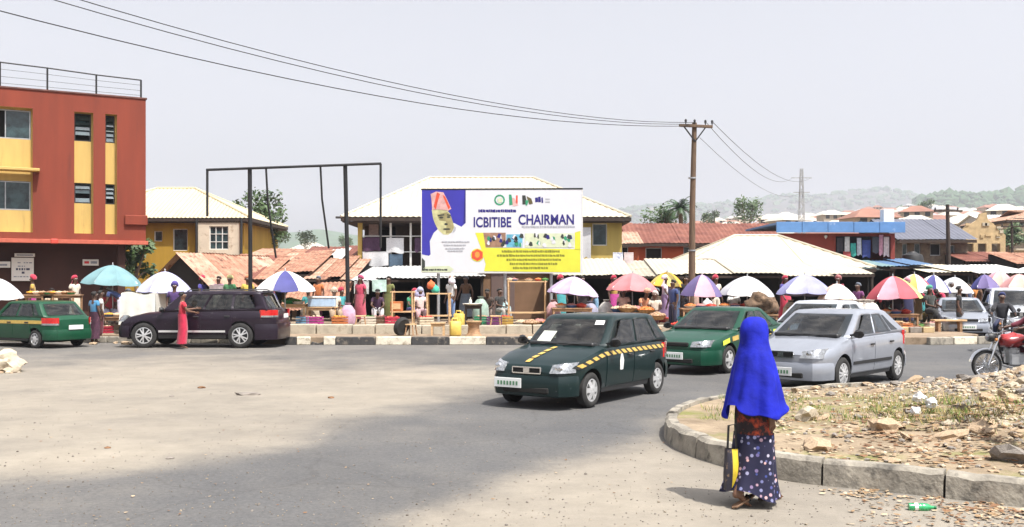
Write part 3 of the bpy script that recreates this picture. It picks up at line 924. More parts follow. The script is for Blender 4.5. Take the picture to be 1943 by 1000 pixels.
    rb = bumper(-1, .24, sp.get('rb1', .56), .02, sp.get('bumpmat', m_body), hl + xr - r - .07)
    # lower intake, plate, grille, lamps
    m = MB(); m.box((hl + .055, 0, sp.get('fb0', .2) + .10), (.05, hw * 1.05, .09)); m.build('air_intake', M_DARK, fb, bevel=.015)
    for s in (1, -1):
        m = MB(); m.box((hl - .02, s * hw * .62, sp.get('fb0', .2) + .12), (.06, .16, .07), rz=-s * .45); m.build('fog_lamp', M_LAMP, fb, bevel=.015)
    pz = sp.get('platez', .42)
    p = MB(); p.box((hl + .10, sp.get('platey', 0), pz), (.012, .50, .15))
    pl_ = p.build('number_plate', M_PLATE, t, bevel=.004)
    p = MB()
    for i in range(7): p.box((hl + .108, sp.get('platey', 0) - .17 + i * .057, pz - .005), (.003, .034, .062))
    p.build('lettering', M_INK, pl_)
    p = MB(); p.box((-hl - .085, 0, sp.get('rplatez', .62)), (.012, .50, .13)); p.build('number_plate', M_PLATE, t, bevel=.004)
    gz, gw, gh = sp.get('grille', (.62, .62, .11))
    m = MB(); m.box((hl - .005, 0, gz), (.05, gw, gh)); gr_ = m.build('grille', M_DARK, t, bevel=.02)
    if sp.get('chrome', True):
        m = MB()
        for dz in (gh * .5, -gh * .5): m.box((hl + .022, 0, gz + dz), (.016, gw * .98, .018))
        m.box((hl + .024, 0, gz), (.018, .11, gh * .75))
        for s in (1, -1): m.bar((hl + .022, s * gw * .49, gz - gh * .5), (hl + .022, s * gw * .49, gz + gh * .5), .018, .018)
        m.build('grille_trim', M_CHROME, gr_)
    def plan_x(y):
        y = abs(y); x = hl
        while x > hl - .75:
            e = max(0, (x - (hl - .09)) / .09)
            if wx(x) * (1 - .07 * e * e) >= y: break
            x -= .01
        return x
    hz_, hwid, hh_ = sp.get('lamp', (.64, .36, .15))
    for s in (1, -1):
        yl = hw * sp.get('lampy', .66)
        def LP(a, b_, o_):
            y = yl + (a - .5) * hwid
            e = max(0, (y / hw - .45) / .5)
            x = plan_x(min(y, hw * .97)) - .035 + o_
            z = hz_ + (b_ - .5) * hh_ * (1 + .25 * (a - .5) * sp.get('lampflare', 1)) + .03 * e
            return (x - .12 * (b_ - .5) * hh_ / .15, s * min(y, hw * .97), z)
        g = MB(); g.grid(8, 4, lambda a, b_: LP(a, b_, .02 + .02 * math.sin(PI * a) * math.sin(PI * b_)))
        b0 = len(g.v); ring = [(i / 8, 0) for i in range(8)] + [(1, i / 4) for i in range(4)] + [(1 - i / 8, 1) for i in range(8)] + [(0, 1 - i / 4) for i in range(4)]
        for a, b_ in ring: g.v.append(LP(a, b_, .02)); g.v.append(LP(a, b_, -.10))
        for i in range(24):
            j = (i + 1) % 24
            g.f.append((b0 + 2 * i, b0 + 2 * i + 1, b0 + 2 * j + 1, b0 + 2 * j)); g.m.append(0)
        hlmp = g.build('headlight', M_LAMP, t, smooth=R(40))
        q = MB(); q.lathe([(.001, .03), (.05, .02), (.062, -.02)], 12, c=LP(.45, .5, .025), axis='x'); q.build('bulb_reflector', M_CHROME, hlmp, smooth=.8)
        # tail light, a block wrapped round the rear corner
        tz, tw, th = sp.get('tail', (.78, .28, .18))
        def TP(a, b_, o_):
            y = hw * .985 - (1 - a) * tw
            e = max(0, (y / hw - .55) / .43)
            yy = hw * .975 - (1 - a) * tw
            x = -plan_x(yy) - o_ * .55
            z = tz + (b_ - .5) * th
            return (x, s * (yy + o_ * .3 * a), z)
        g = MB(); g.grid(8, 4, lambda a, b_: TP(a, b_, .035), mf=lambda i, j: 1 if j == 0 else 0)
        b0 = len(g.v)
        for a, b_ in ring: g.v.append(TP(a, b_, .035)); g.v.append(TP(a, b_, -.06))
        for i in range(24):
            j = (i + 1) % 24
            g.f.append((b0 + 2 * i, b0 + 2 * i + 1, b0 + 2 * j + 1, b0 + 2 * j)); g.m.append(0)
        g.build('tail_light', [M_TAIL, M_LAMP], t, smooth=R(40))
    # wipers
    m = MB()
    for u0, u1 in ((.06, .12), (.14, .20)): m.tube([cab(u0, .03) + Vector((.03, 0, .02)), cab((u0 + u1) / 2, .07) + Vector((.03, 0, .03)), cab(u1, .06) + Vector((.03, 0, .03))], .010, 5)
    m.build('wiper', M_BLACKPL, t)
    # floor pan in shade under the body
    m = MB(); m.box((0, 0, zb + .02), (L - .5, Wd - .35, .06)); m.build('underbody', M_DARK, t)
    # ---- wheels
    tyre, rim = wheel_meshes(r, sp.get('tw', .185), sp.get('spokes', 5), sp.get('wstyle', 'spoke'))
    for i, x in enumerate((xf, xr)):
        for s in (1, -1):
            w_ = bpy.data.objects.new('wheel', None); COL.objects.link(w_); w_.parent = t; w_.empty_display_size = .1
            w_.location = (x, s * (hw - .10), r)
            st = sp.get('steer', 0) if i == 0 else 0
            w_.rotation_euler = (0, rnd.uniform(0, 2), 0)
            w_.rotation_euler = (0, 0, (0 if s > 0 else PI) + st)
            inst('tyre', tyre, w_); inst('rim', rim, w_)
    t['_f'] = 1
    del t['_f']
    return t, dict(sidepatch=sidepatch, belt=belt, cab=cab, ybody=ybody, zt=zt, hl=hl, hw=hw, xf=xf, xr=xr, glass=glasspatch)

SP_HATCH = dict(L=3.72, W=1.585, H=1.43, wb=2.36, r=.275, xf=1.20, zb=.19,
    top=[(-1.86, .60), (-1.83, .84), (-1.72, .95), (-1.2, .955), (.3, .945), (.80, .93), (1.2, .85), (1.6, .74), (1.80, .66), (1.86, .58)],
    cabin=(.92, .30, -1.28, -1.76, .93, .95, .80), sidewin=[(.10, .44, .10, .90, .016, -.002), (.475, .80, .10, .90, .0, -.004), (.825, .93, .14, .86, 0, -.012)],
    doors=[(.74, -.20), (-.22, -1.02)], grille=(.60, .52, .09), lamp=(.625, .30, .14), platez=.40, platey=-.30, tail=(.76, .20, .26), spokes=6, wstyle='spoke', lampy=.72)
SP_COMPACT = dict(L=4.06, W=1.68, H=1.44, wb=2.535, r=.30, xf=1.24, zb=.19,
    top=[(-2.09, .62), (-2.06, .88), (-1.95, 1.0), (-1.3, 1.0), (.3, .97), (.95, .945), (1.4, .87), (1.8, .75), (2.0, .68), (2.09, .60)],
    cabin=(1.14, .30, -1.10, -1.92, .95, 1.0, .78), sidewin=[(.09, .40, .10, .90, .02, -.002), (.435, .72, .10, .90, 0, -.004), (.745, .87, .14, .84, 0, -.018)],
    doors=[(.90, -.10), (-.12, -1.02)], grille=(.66, .50, .10), lamp=(.665, .36, .145), platez=.36, tail=(.86, .22, .28), spokes=6, wstyle='twin', mould=.47, handle=M_BLACKPL, lampflare=1.6)
SP_SEDAN = dict(L=4.52, W=1.74, H=1.40, wb=2.70, r=.30, xf=1.38, zb=.18,
    top=[(-2.26, .66), (-2.23, .86), (-2.1, .97), (-1.55, .985), (.3, .93), (.95, .915), (1.5, .85), (1.95, .74), (2.18, .66), (2.26, .58)],
    cabin=(1.16, .32, -.72, -1.52, .92, .98, .76), sidewin=[(.09, .43, .10, .90, .02, -.002), (.46, .82, .10, .90, 0, -.012)],
    doors=[(.88, -.16), (-.18, -1.08)], grille=(.64, .66, .09), lamp=(.645, .38, .125), platez=.40, tail=(.80, .36, .16), spokes=5, wstyle='spoke', chrome=False)
SP_SUV = dict(L=4.80, W=1.90, H=1.72, wb=2.93, r=.375, xf=1.58, zb=.27, tw=.23,
    top=[(-2.40, .74), (-2.37, 1.0), (-2.24, 1.16), (-1.5, 1.16), (.2, 1.12), (1.02, 1.10), (1.6, 1.04), (2.05, .94), (2.28, .84), (2.40, .72)],
    cabin=(1.26, .52, -1.98, -2.30, 1.10, 1.16, .80), sidewin=[(.11, .38, .10, .88, .012, -.002), (.405, .66, .10, .88, 0, -.002), (.685, .90, .13, .86, 0, -.012)],
    doors=[(.86, -.16), (-.18, -1.10)], grille=(.80, .75, .18), lamp=(.86, .42, .17), platez=.55, tail=(1.03, .30, .22), spokes=5, wstyle='twin', taper=.20, sill=.42, fb0=.3, fb1=.66, rb1=.72, rplatez=.95)

# ---- dark green taxi in the middle of the junction
M_MICRA = paint((0.003, 0.0145, 0.0145), 'paint_dark_green', coat=.6)
M_CHECKY = mat('taxi_yellow', (0.52, 0.35, 0.085), 0.5, 0, 0.12, 12)
M_CHECKK = mat('taxi_black', (0.02, 0.02, 0.016), 0.5, 0, 0.2, 12)
d_m = Vector((-.555, -.83)).normalized()
taxi, A = car('dark green hatchback taxi with a yellow and black chequered stripe along its doors', (1.27, 16.6), d_m, SP_HATCH, M_MICRA, name='taxi', cat='taxi')
def checker(A, s, x0, x1, n):
    """slanted yellow and black blocks of the stripe, each standing on the door skin"""
    k = 0
    for i in range(n):
        a0 = lerp(x0, x1, i / n); a1 = lerp(x0, x1, (i + 1) / n)
        g = MB()
        sl = .10
        for x_a, x_b, mi in ((a0, lerp(a0, a1, .62), 0), (lerp(a0, a1, .62), a1, 1)):
            P = []
            for (x, up) in ((x_a, 0), (x_b, 0), (x_b, 1), (x_a, 1)):
                xx = x + (sl if up else -sl) * .5
                z = A['belt'](xx) - (.095 if not up else .030)
                P.append((xx, s * (A['ybody'](xx, z) + .0135), z))
            g.quad(*(P if s < 0 else P[::-1]), m=mi)
        o = g.build('taxi_stripe', [M_CHECKY, M_CHECKK], None)
        yield o
for s in (1, -1):
    for o in checker(A, s, -1.62, 1.62, 17): o.parent = taxi
# stripe over the bonnet, a white mark on the door, sticker and a pale patch laid on the windscreen
g = MB()
for i in range(5):
    x0, x1 = 1.02 + i * .15, 1.02 + i * .15 + .105
    for s in (1,):
        P = [(x, y, A['zt'](x) * 1.03 - .008 + .012) for x, y in ((x0, -.03 - .10 * (i / 5)), (x1, -.03 - .10 * ((i + 1) / 5)), (x1, .05 - .10 * ((i + 1) / 5)), (x0, .05 - .10 * (i / 5)))]
        g.quad(*P)
g.build('bonnet_stripe', M_CHECKY, taxi)
xx = .25
g = MB(); g.poly([(xx + dx, A['ybody'](xx, .66 + dz) + .014, .66 + dz) for dx, dz in ((-.05, -.13), (.05, -.13), (.07, .02), (.03, .13), (-.03, .13), (-.07, .02))])
g.build('door_emblem', M_PLATE, taxi)
def on_screen(nm, A, u0, u1, t0, t1, m, parent):
    g = MB(); g.grid(3, 2, lambda a, b_: A['cab'](lerp(u0, u1, a), lerp(t0, t1, b_)) + Vector((.016, 0, .010))); return g.build(nm, m, parent)
on_screen('windscreen_sticker', A, .205, .235, .74, .88, M_PLATE, taxi)
on_screen('windscreen_patch', A, .03, .085, .12, .50, mat('pale_patch', (.5, .52, .46), .6), taxi)

# ---- silver hatchback
M_SILVER = mat('paint_silver', (0.33, 0.35, 0.395), 0.34, 0.45, 0.05, 3, coat=0.8)
d_s = Vector((-.68, -.735)).normalized()
silver, B = car('clean silver hatchback driving behind the woman in the blue hijab', (6.24, 19.1), d_s, SP_COMPACT, M_SILVER, name='car')
# driver seen behind the side glass
# ---- green sedan taxi
M_GREEN = paint((0.004, 0.05, 0.027), 'paint_bright_green', coat=.6)
d_g = Vector((-.62, -.78)).normalized()
gsed, C_ = car('bright green saloon taxi with yellow side marks beside the silver hatchback', (4.88, 22.6), d_g, SP_SEDAN, M_GREEN, name='taxi', cat='taxi')
M_LIME = mat('lime_mark', (.62, .70, .06), .5, 0, .15, 20)
for s in (1, -1):
    for i in range(9):
        x0 = lerp(-2.0, 1.85, i / 9); x1 = x0 + .30
        g = MB(); P = [(x, s * (C_['ybody'](x, z) + .0135), z) for x, z in ((x0, C_['belt'](x0) - .14), (x1, C_['belt'](x1) - .14), (x1, C_['belt'](x1) - .04), (x0, C_['belt'](x0) - .04))]
        g.quad(*(P if s < 0 else P[::-1])); g.build('taxi_stripe', M_LIME if i % 2 == 0 else M_CHECKY, gsed)
# ---- white car behind them
M_WHITECAR = mat('paint_white', (0.50, 0.52, 0.56), 0.3, 0.1, 0.05, 3, coat=0.8)
wcar, D_ = car('pale blue-white saloon half hidden behind the silver hatchback', (8.15, 25.6), Vector((-.72, -.69)), dict(SP_SEDAN, H=1.5), M_WHITECAR, name='car')
# ---- purple SUV parked at the kerb
M_PURPLE = paint((0.011, 0.0045, 0.012), 'paint_dark_purple', coat=.6)
M_SILLCHROME = mat('sill_chrome', (0.8, 0.8, 0.8), 0.3, 0.5, 0.03)
suv, E_ = car('dark purple SUV with a bright sill strip parked by the kerb', (-9.45, 30.15), Vector((-1, .035)), dict(SP_SUV, mould=.50, mouldmat=M_SILLCHROME, steer=.12, sidemat=None), M_PURPLE, name='suv', cat='suv')
for s in (1, -1):
    m = MB()
    m.tube([(.35, s * .66, 1.70), (.25, s * .67, 1.745), (-1.7, s * .67, 1.745), (-1.8, s * .66, 1.70)], .018, 6)
    m.build('roof_rail', M_BLACKPL, suv)
m = MB(); m.box((-2.04, 0, 1.70), (.24, 1.25, .035)); m.build('roof_spoiler', M_PURPLE, suv, bevel=.015)
# ---- green hatchback taxi leaving the frame
M_GREEN2 = paint((0.005, 0.058, 0.026), 'paint_mid_green', coat=.6)
d_l = Vector((-.88, .47)).normalized()
ltaxi, G_ = car('mid green hatchback taxi with a thin yellow side band by the brown shop wall', (-14.95, 30.35), d_l, dict(SP_HATCH, L=3.95, H=1.42, top=[(-1.975, .60), (-1.94, .84), (-1.8, .95), (-1.2, .955), (.3, .945), (.80, .93), (1.2, .85), (1.6, .74), (1.85, .66), (1.975, .58)], wstyle='cover', spokes=7,
    xf=1.25, wb=2.45, sidemat=M_GLASS2, tail=(.80, .24, .22)), M_GREEN2, name='taxi', cat='taxi')
for s in (1, -1): G_['sidepatch']('taxi_stripe', s, 1.55, -1.55, lambda x: G_['belt'](x) - .17, lambda x: G_['belt'](x) - .07, .0135, M_CHECKY, ltaxi, nz=2)
# ---- cars among the stalls
scar, _q = car('silver saloon parked nose-on among the market stalls', (16.75, 36.6, .006), Vector((-.28, -.96)), dict(SP_SEDAN, H=1.42), M_SILVER, name='parked_car')
van, _q = car('pale high-roofed car cut off beside the silver saloon in the market', (19.3, 37.6, .006), Vector((-.35, -.94)), dict(SP_SUV, H=1.78), M_WHITECAR, name='parked_car')
bvan, _q = car('dark windowed white minibus parked beyond the blue market canopies', (24.2, 50.5, .3), Vector((-.5, -.87)), dict(SP_SUV, H=1.95), M_WHITECAR, name='parked_car')
# ================================================================== buildings
UP = Vector((0, 0, 1))
def wall(mb, O, U, N, w, h, holes=(), depth=.16, m=0, mr=None):
    """one wall face with real openings: O lower corner, U along, N outward; holes (u0,u1,v0,v1); reveals go `depth` in"""
    O = Vector(O); U = Vector(U); N = Vector(N)
    us = sorted({0, w} | {a for q in holes for a in q[:2]}); vs = sorted({0, h} | {a for q in holes for a in q[2:4]})
    P = lambda u, v, d=0: O + U * u + UP * v - N * d
    for a, b_ in zip(us, us[1:]):
        for c, d in zip(vs, vs[1:]):
            if any(q[0] <= (a + b_) / 2 <= q[1] and q[2] <= (c + d) / 2 <= q[3] for q in holes): continue
            mb.quad(P(a, c), P(b_, c), P(b_, d), P(a, d), m)
    for q in holes:
        a, b_, c, d = q[:4]; k = mr if mr is not None else m
        mb.quad(P(a, c), P(a, d), P(a, d, depth), P(a, c, depth), k); mb.quad(P(b_, d), P(b_, c), P(b_, c, depth), P(b_, d, depth), k)
        mb.quad(P(a, d), P(b_, d), P(b_, d, depth), P(a, d, depth), k); mb.quad(P(b_, c), P(a, c), P(a, c, depth), P(b_, c, depth), k)
def window(parent, O, U, N, q, style='casement', depth=.12, mframe=None, mglass=None):
    """frame as the window, each pane its own child"""
    O = Vector(O); U = Vector(U); N = Vector(N); a, b_, c, d = q[:4]
    P = lambda u, v, k=0: O + U * u + UP * v - N * (depth + k)
    mframe = mframe or M_STEEL; mglass = mglass or M_WINGLASS
    f = MB(); t_ = .045
    ang = Matrix((U, -N, UP)).transposed()
    def bx(u0, u1, v0, v1, k, th, mbx=f): mbx.box(P((u0 + u1) / 2, (v0 + v1) / 2, k), (u1 - u0, th, v1 - v0), mx=ang)
    bx(a, b_, c, c + t_, 0, .05); bx(a, b_, d - t_, d, 0, .05); bx(a, a + t_, c + t_, d - t_, 0, .05); bx(b_ - t_, b_, c + t_, d - t_, 0, .05)
    nu = max(1, round((b_ - a) / .75)) if style != 'grid' else 3
    for i in range(1, nu): u = lerp(a, b_, i / nu); bx(u - .02, u + .02, c + t_, d - t_, 0, .046)
    if style == 'grid':
        for i in range(1, 3): v = lerp(c, d, i / 3); bx(a + t_, b_ - t_, v - .018, v + .018, .001, .04)
    w_ = f.build('window', mframe, parent)
    for i in range(nu):
        u0, u1 = lerp(a, b_, i / nu) + .03, lerp(a, b_, (i + 1) / nu) - .03
        if style == 'louvre':
            k = max(3, int((d - c) / .19))
            for j in range(k):
                if rnd.random() < .12: continue
                v0, v1 = lerp(c + t_, d - t_, j / k), lerp(c + t_, d - t_, (j + .92) / k)
                g = MB(); tilt = rnd.choice([.05, .05, .09, .02])
                g.quad(P(u0, v0, .0 - tilt * .6), P(u1, v0, .0 - tilt * .6), P(u1, v1, .02 + tilt * .4), P(u0, v1, .02 + tilt * .4)); g.build('pane', mglass, w_)
        elif style == 'grid':
            for j in range(3):
                v0, v1 = lerp(c, d, j / 3) + .02, lerp(c, d, (j + 1) / 3) - .02
                g = MB(); bx(u0, u1, v0, v1, .02, .008, g); g.build('pane', mglass, w_)
        else:
            if rnd.random() < .2: continue
            g = MB(); bx(u0, u1, c + t_, d - t_, .02 + .012 * (i % 2), .008, g); g.build('pane', mglass, w_)
    return w_
def slope(mb, A, B, upv, tl=0.0, tr=None, pitch=.22, amp=.018, m=0, thick=.0):
    """corrugated roof plane: eave A-B, upv = full vector up the slope; the ridge runs from tl to tr (distances along the eave)"""
    A = Vector(A); B = Vector(B); upv = Vector(upv); w = (B - A).length; U = (B - A) / w
    nrm = U.cross(upv).normalized()
    if nrm.z < 0: nrm = -nrm
    if tr is None: tr = w
    n = max(4, int(w / pitch)) * 2
    us = sorted({w * i / n for i in range(n + 1)} | {tl, tr})
    def vmax(u):
        if u < tl - 1e-6: return u / tl
        if u > tr + 1e-6: return max(0, (w - u) / max(1e-6, w - tr))
        return 1
    b0 = len(mb.v)
    for i, u in enumerate(us):
        o_ = nrm * (amp if i % 2 else -amp)
        mb.v.append(tuple(A + U * u + o_)); mb.v.append(tuple(A + U * u + upv * (vmax(u) * .5) + o_)); mb.v.append(tuple(A + U * u + upv * vmax(u) + o_))
    for i in range(len(us) - 1):
        for j in range(2):
            a = b0 + i * 3 + j
            mb.f.append((a, a + 3, a + 4, a + 1)); mb.m.append(m)
def hip_roof(parent, x0, x1, y0, y1, ze, zr, mroof, inset=None, pitch=.22, ridge=None, fascia=M_WOODDARK):
    """hipped roof, each corrugated plane a part of its own, with fascia boards and ridge caps"""
    yc = (y0 + y1) / 2; dy = (y1 - y0) / 2
    rx0, rx1 = ridge if ridge else (x0 + dy, x1 - dy)
    h = zr - ze
    for nm, args in (('roof_plane', ((x0, y0, ze), (x1, y0, ze), (0, dy, h), rx0 - x0, rx1 - x0)),
                     ('roof_plane', ((x1, y1, ze), (x0, y1, ze), (0, -dy, h), x1 - rx1, x1 - rx0)),
                     ('roof_plane', ((x1, y0, ze), (x1, y1, ze), (rx1 - x1, 0, h), dy, dy)),
                     ('roof_plane', ((x0, y1, ze), (x0, y0, ze), (rx0 - x0, 0, h), dy, dy))):
        m = MB(); slope(m, *args, pitch=pitch); m.build(nm, mroof, parent)
    f = MB()
    for a, b_ in (((x0, y0), (x1, y0)), ((x1, y0), (x1, y1)), ((x1, y1), (x0, y1)), ((x0, y1), (x0, y0))):
        d = Vector((b_[0] - a[0], b_[1] - a[1], 0)).normalized()
        f.bar(Vector((a[0], a[1], ze - .12)) + d * .03, Vector((b_[0], b_[1], ze - .12)) - d * .03, .03, .16)
    f.build('fascia', fascia, parent)
    f = MB()
    r0, r1 = Vector((rx0, yc, zr)), Vector((rx1, yc, zr))
    for a, b_ in ((r0, r1), (r0, Vector((x0, y0, ze))), (r0, Vector((x0, y1, ze))), (r1, Vector((x1, y0, ze))), (r1, Vector((x1, y1, ze)))):
        if (b_ - a).length > .05: f.tube([a + UP * .02, b_ + UP * .02], .06, 6)
    f.build('ridge_cap', mroof, parent)
    s_ = MB(); s_.box(((x0 + x1) / 2, yc, ze - .23), (x1 - x0 - .1, y1 - y0 - .1, .05)); s_.build('soffit', M_WOODDARK, parent)

# ---------------------------------------------------------------- red three-storey building
rb = thing('apartment_building', 'red three-storey building with yellow recessed window bays and wire fence on its roof', 'building', (-15.4, 41.0, 0.25), R(27.5))
c_, s_ = math.cos(R(27.5)), math.sin(R(27.5))
def ux(px):
    k = (px - CX) / F
    return (k * 41 + 15.4) / (c_ - s_ * k)
def uz(px, py): return H - (py - HOR) * (41 + s_ * ux(px)) / F - .25
zo = uz(200, 457); ztop = uz(270, 188)
XL = -15.0
m = MB(); X = Vector((1, 0, 0)); NF = Vector((0, -1, 0))
bays = [(ux(-150), ux(-95)), (ux(-40), ux(62)), (ux(141), ux(177)), (ux(200), ux(222))]
zb0, zb1 = uz(160, 443), uz(160, 213)
holes = [(a - XL, b_ - XL, zb0 - zo, zb1 - zo) for a, b_ in bays]
wall(m, (XL, 0, zo), X, NF, -XL, ztop - zo, holes, .28, 0, 1)
wall(m, (0, 0, zo), (0, 1, 0), (1, 0, 0), 11, ztop - zo, [(2, 3, 2, 3.2), (6, 7, 2, 3.2)], .2, 0, 0)
wall(m, (XL, 11, zo), X, (0, 1, 0), -XL, ztop - zo)
m.quad((XL, 0, zo), (0, 0, zo), (0, 11, zo), (XL, 11, zo), 0)
m.quad((XL, .02, ztop - .35), (0, .02, ztop - .35), (0, 11, ztop - .35), (XL, 11, ztop - .35), 0)
m.build('wall', [M_REDWALL, M_YELPANEL], rb)
m = MB(); m.box((XL / 2, .09, ztop + .03), (-XL + .1, .26, .06)); m.box((-.09, 5.5, ztop + .031), (.26, 10.7, .06)); m.build('parapet_coping', mat('stained_coping', (.12, .05, .04), .9, 0, .4, 3), rb)
m = MB(); m.box((XL / 2, -.03, zo - .06), (-XL + .16, .22, .16)); m.build('slab_edge', mat('faded_red', (.42, .10, .06), .8), rb, bevel=.01)
zw = [(uz(150, 266), uz(150, 213)), (uz(155, 385), uz(155, 346))]
for i, (a, b_) in enumerate(bays):
    vs = [(uz(30, 262), uz(30, 206)), (uz(30, 398), uz(30, 342))] if i == 1 else zw
    m = MB()
    wall(m, (a, .28, zb0), X, NF, b_ - a, zb1 - zb0, [(.01, b_ - a - .06, v0 - zb0, min(v1, zb1 - .01) - zb0) for v0, v1 in vs], .1)
    m.build('bay_panel', M_YELPANEL, rb)
    for v0, v1 in vs:
        window(rb, (a, .28, 0), X, NF, (.02, b_ - a - .07, v0 + .01, min(v1, zb1 - .01) - .01), 'casement' if i == 1 else 'louvre', .08, M_BLACKPL if i != 1 else M_STEEL)
# window canopy over the lower wide window
m = MB(); m.box((ux(10), -.12, uz(30, 322)), (ux(72) - ux(-60), .62, .12)); m.build('window_canopy', M_YELPANEL, rb, bevel=.02)
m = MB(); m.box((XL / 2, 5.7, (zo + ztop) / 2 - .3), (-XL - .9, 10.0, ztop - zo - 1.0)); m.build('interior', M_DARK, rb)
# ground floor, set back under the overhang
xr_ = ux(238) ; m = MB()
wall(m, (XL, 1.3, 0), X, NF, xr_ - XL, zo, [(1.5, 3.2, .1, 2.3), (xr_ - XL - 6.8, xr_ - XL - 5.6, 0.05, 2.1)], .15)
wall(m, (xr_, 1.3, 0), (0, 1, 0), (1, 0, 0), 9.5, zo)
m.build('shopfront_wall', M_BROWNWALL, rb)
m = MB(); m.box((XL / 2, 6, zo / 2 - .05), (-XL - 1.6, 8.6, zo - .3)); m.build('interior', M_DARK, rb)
for px in (232,):
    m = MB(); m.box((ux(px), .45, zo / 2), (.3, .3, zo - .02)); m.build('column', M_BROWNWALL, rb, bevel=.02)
m = MB(); m.box((ux(103), -.02, uz(103, 458)), (.28, .3, .2)); m.build('light_fitting', mat('red_lamp_box', (.5, .06, .04), .5), rb, bevel=.03)
m = MB(); m.box((ux(258), -.06, uz(258, 418)), (.9, .12, .42)); m.build('air_conditioner', M_REDWALL, rb, bevel=.03)
# roof fence: posts and sagging wires
posts = [ux(p) for p in (-160, -70, 0, 90, 183, 268)]
hts = [uz(0, 122) - ztop] * 3 + [uz(90, 133) - ztop, uz(183, 146) - ztop, uz(268, 156) - ztop]
hts = [h_ + .05 for h_ in hts]
for x, h_ in zip(posts, hts):
    m = MB(); m.box((x, .09, ztop + .06 + h_ / 2), (.07, .07, h_)); m.build('fence_post', M_BLACKSTEEL, rb)
for k_ in (1.0, .72, .42, .15):
    m = MB(); m.tube([(x, .09, ztop + .06 + h_ * k_ - .01) for x, h_ in zip(posts, hts)], .030 if k_ == 1 else .008, 5)
    m.build('fence_wire', M_BLACKSTEEL, rb)
def board(nm, label, cat, px, py, Y, w, h, m, rz=0, marks=(), depth=.05, group=None, legs=False):
    """a sign board with lines of print that stand a hair proud of it"""
    c = at(px, py, Y)
    t = thing(nm, label, cat, (c.x, c.y, c.z - h / 2), rz, group)
    p = MB(); p.box((0, 0, h / 2), (w, depth, h)); pan = p.build('panel', m, t, bevel=.008)
    for i, (x0, x1, z0, z1, mm) in enumerate(marks):
        q = MB(); q.box(((x0 + x1) / 2 * w, -depth / 2 - .003, (z0 + z1) / 2 * h), ((x1 - x0) * w, .004, (z1 - z0) * h)); q.build('print', mm, pan)
    return t
M_PRINT = mat('dark_print', (.04, .045, .09), .6, 0, .5, 40)
M_PRINTG = mat('grey_print', (.22, .24, .28), .6, 0, .5, 40)
mk = []
for r_ in range(5):
    x = -.40
    while x < .36:
        w_ = rnd.uniform(.04, .16)
        if rnd.random() < .75: mk.append((x, min(.42, x + w_), .16 + r_ * .15, .16 + r_ * .15 + (.09 if r_ in (1, 2) else .045), M_PRINT if r_ in (1, 2) else M_PRINTG))
        x += w_ + .04
board('notice_board', 'white notice board with rows of dark print on the brown shop wall', 'sign', 43, 511, 39.85, .82, .95, M_WHITE, R(27.5), mk)
board('name_plate', 'narrow pale sign strip fixed above the white notice board', 'sign', 47, 484, 39.87, .75, .14, M_WHITE, R(27.5), [(-.4, .4, .3, .7, M_PRINTG)])
board('name_plate', 'small cream sign plate at the picture edge on the brown shop wall', 'sign', 4, 502, 39.5, .6, .25, M_WHITE, R(27.5), [(-.4, .3, .3, .6, M_PRINTG)])
board('name_plate', 'tilted pale sign with red print above the teal umbrella', 'sign', 172, 498, 40.95, .62, .26, M_WHITE, R(27.5), [(-.4, -.1, .3, .7, M_TAIL), (0, .4, .3, .7, M_PRINTG)])

# ---------------------------------------------------------------- ochre house
def house(nm, label, x0, x1, Y, D, ze, zr, mw, mr, over=.5, ridge=None, holes=(), style='grid', zbase=.0, mframe=None, group=None, pitch=.22, fascia=M_WOODDARK, sideholes=()):
    t = thing(nm, label, 'house', ((x0 + x1) / 2, Y, zbase), 0, group)
    w = x1 - x0; h = ze - zbase - .2
    m = MB()
    wall(m, (-w / 2, 0, 0), X, NF, w, h, holes, .14)
    wall(m, (w / 2, 0, 0), (0, 1, 0), (1, 0, 0), D, h, sideholes, .14)
    wall(m, (-w / 2, D, 0), (0, -1, 0), (-1, 0, 0), D, h, sideholes, .14)
    wall(m, (-w / 2, D, 0), X, (0, 1, 0), w, h)
    m.build('wall', mw, t)
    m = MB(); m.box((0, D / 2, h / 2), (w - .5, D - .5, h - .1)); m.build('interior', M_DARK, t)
    for q in holes: window(t, (-w / 2, 0, 0), X, NF, q, style, .1, mframe)
    if zr: hip_roof(t, -w / 2 - over, w / 2 + over, -over, D + over, ze - zbase, zr - zbase, mr, ridge=ridge, pitch=pitch, fascia=fascia)
    return t
def lx(px, Y): return (px - CX) * Y / F
def lz(py, Y): return H - (py - HOR) * Y / F
Y = 52.0
x0, x1 = lx(150, Y), lx(463, Y); w = x1 - x0; xc = (x0 + x1) / 2
def hq(p0, p1, y1, y0): return (lx(p0, Y) - x0, lx(p1, Y) - x0, lz(y0, Y), lz(y1, Y))
oh = house('ochre_house', 'ochre two-storey house with cream hipped roof behind the rusty market roofs', x0, x1, Y, 7.5, lz(413, 51.5), lz(358, 56), M_YELHOUSE, M_CREAMROOF, .5,
           ridge=(lx(300, 56) - xc, lx(372, 56) - xc), holes=[hq(328, 356, 434, 476), hq(292, 308, 438, 458)], style='casement', mframe=M_WHITE)
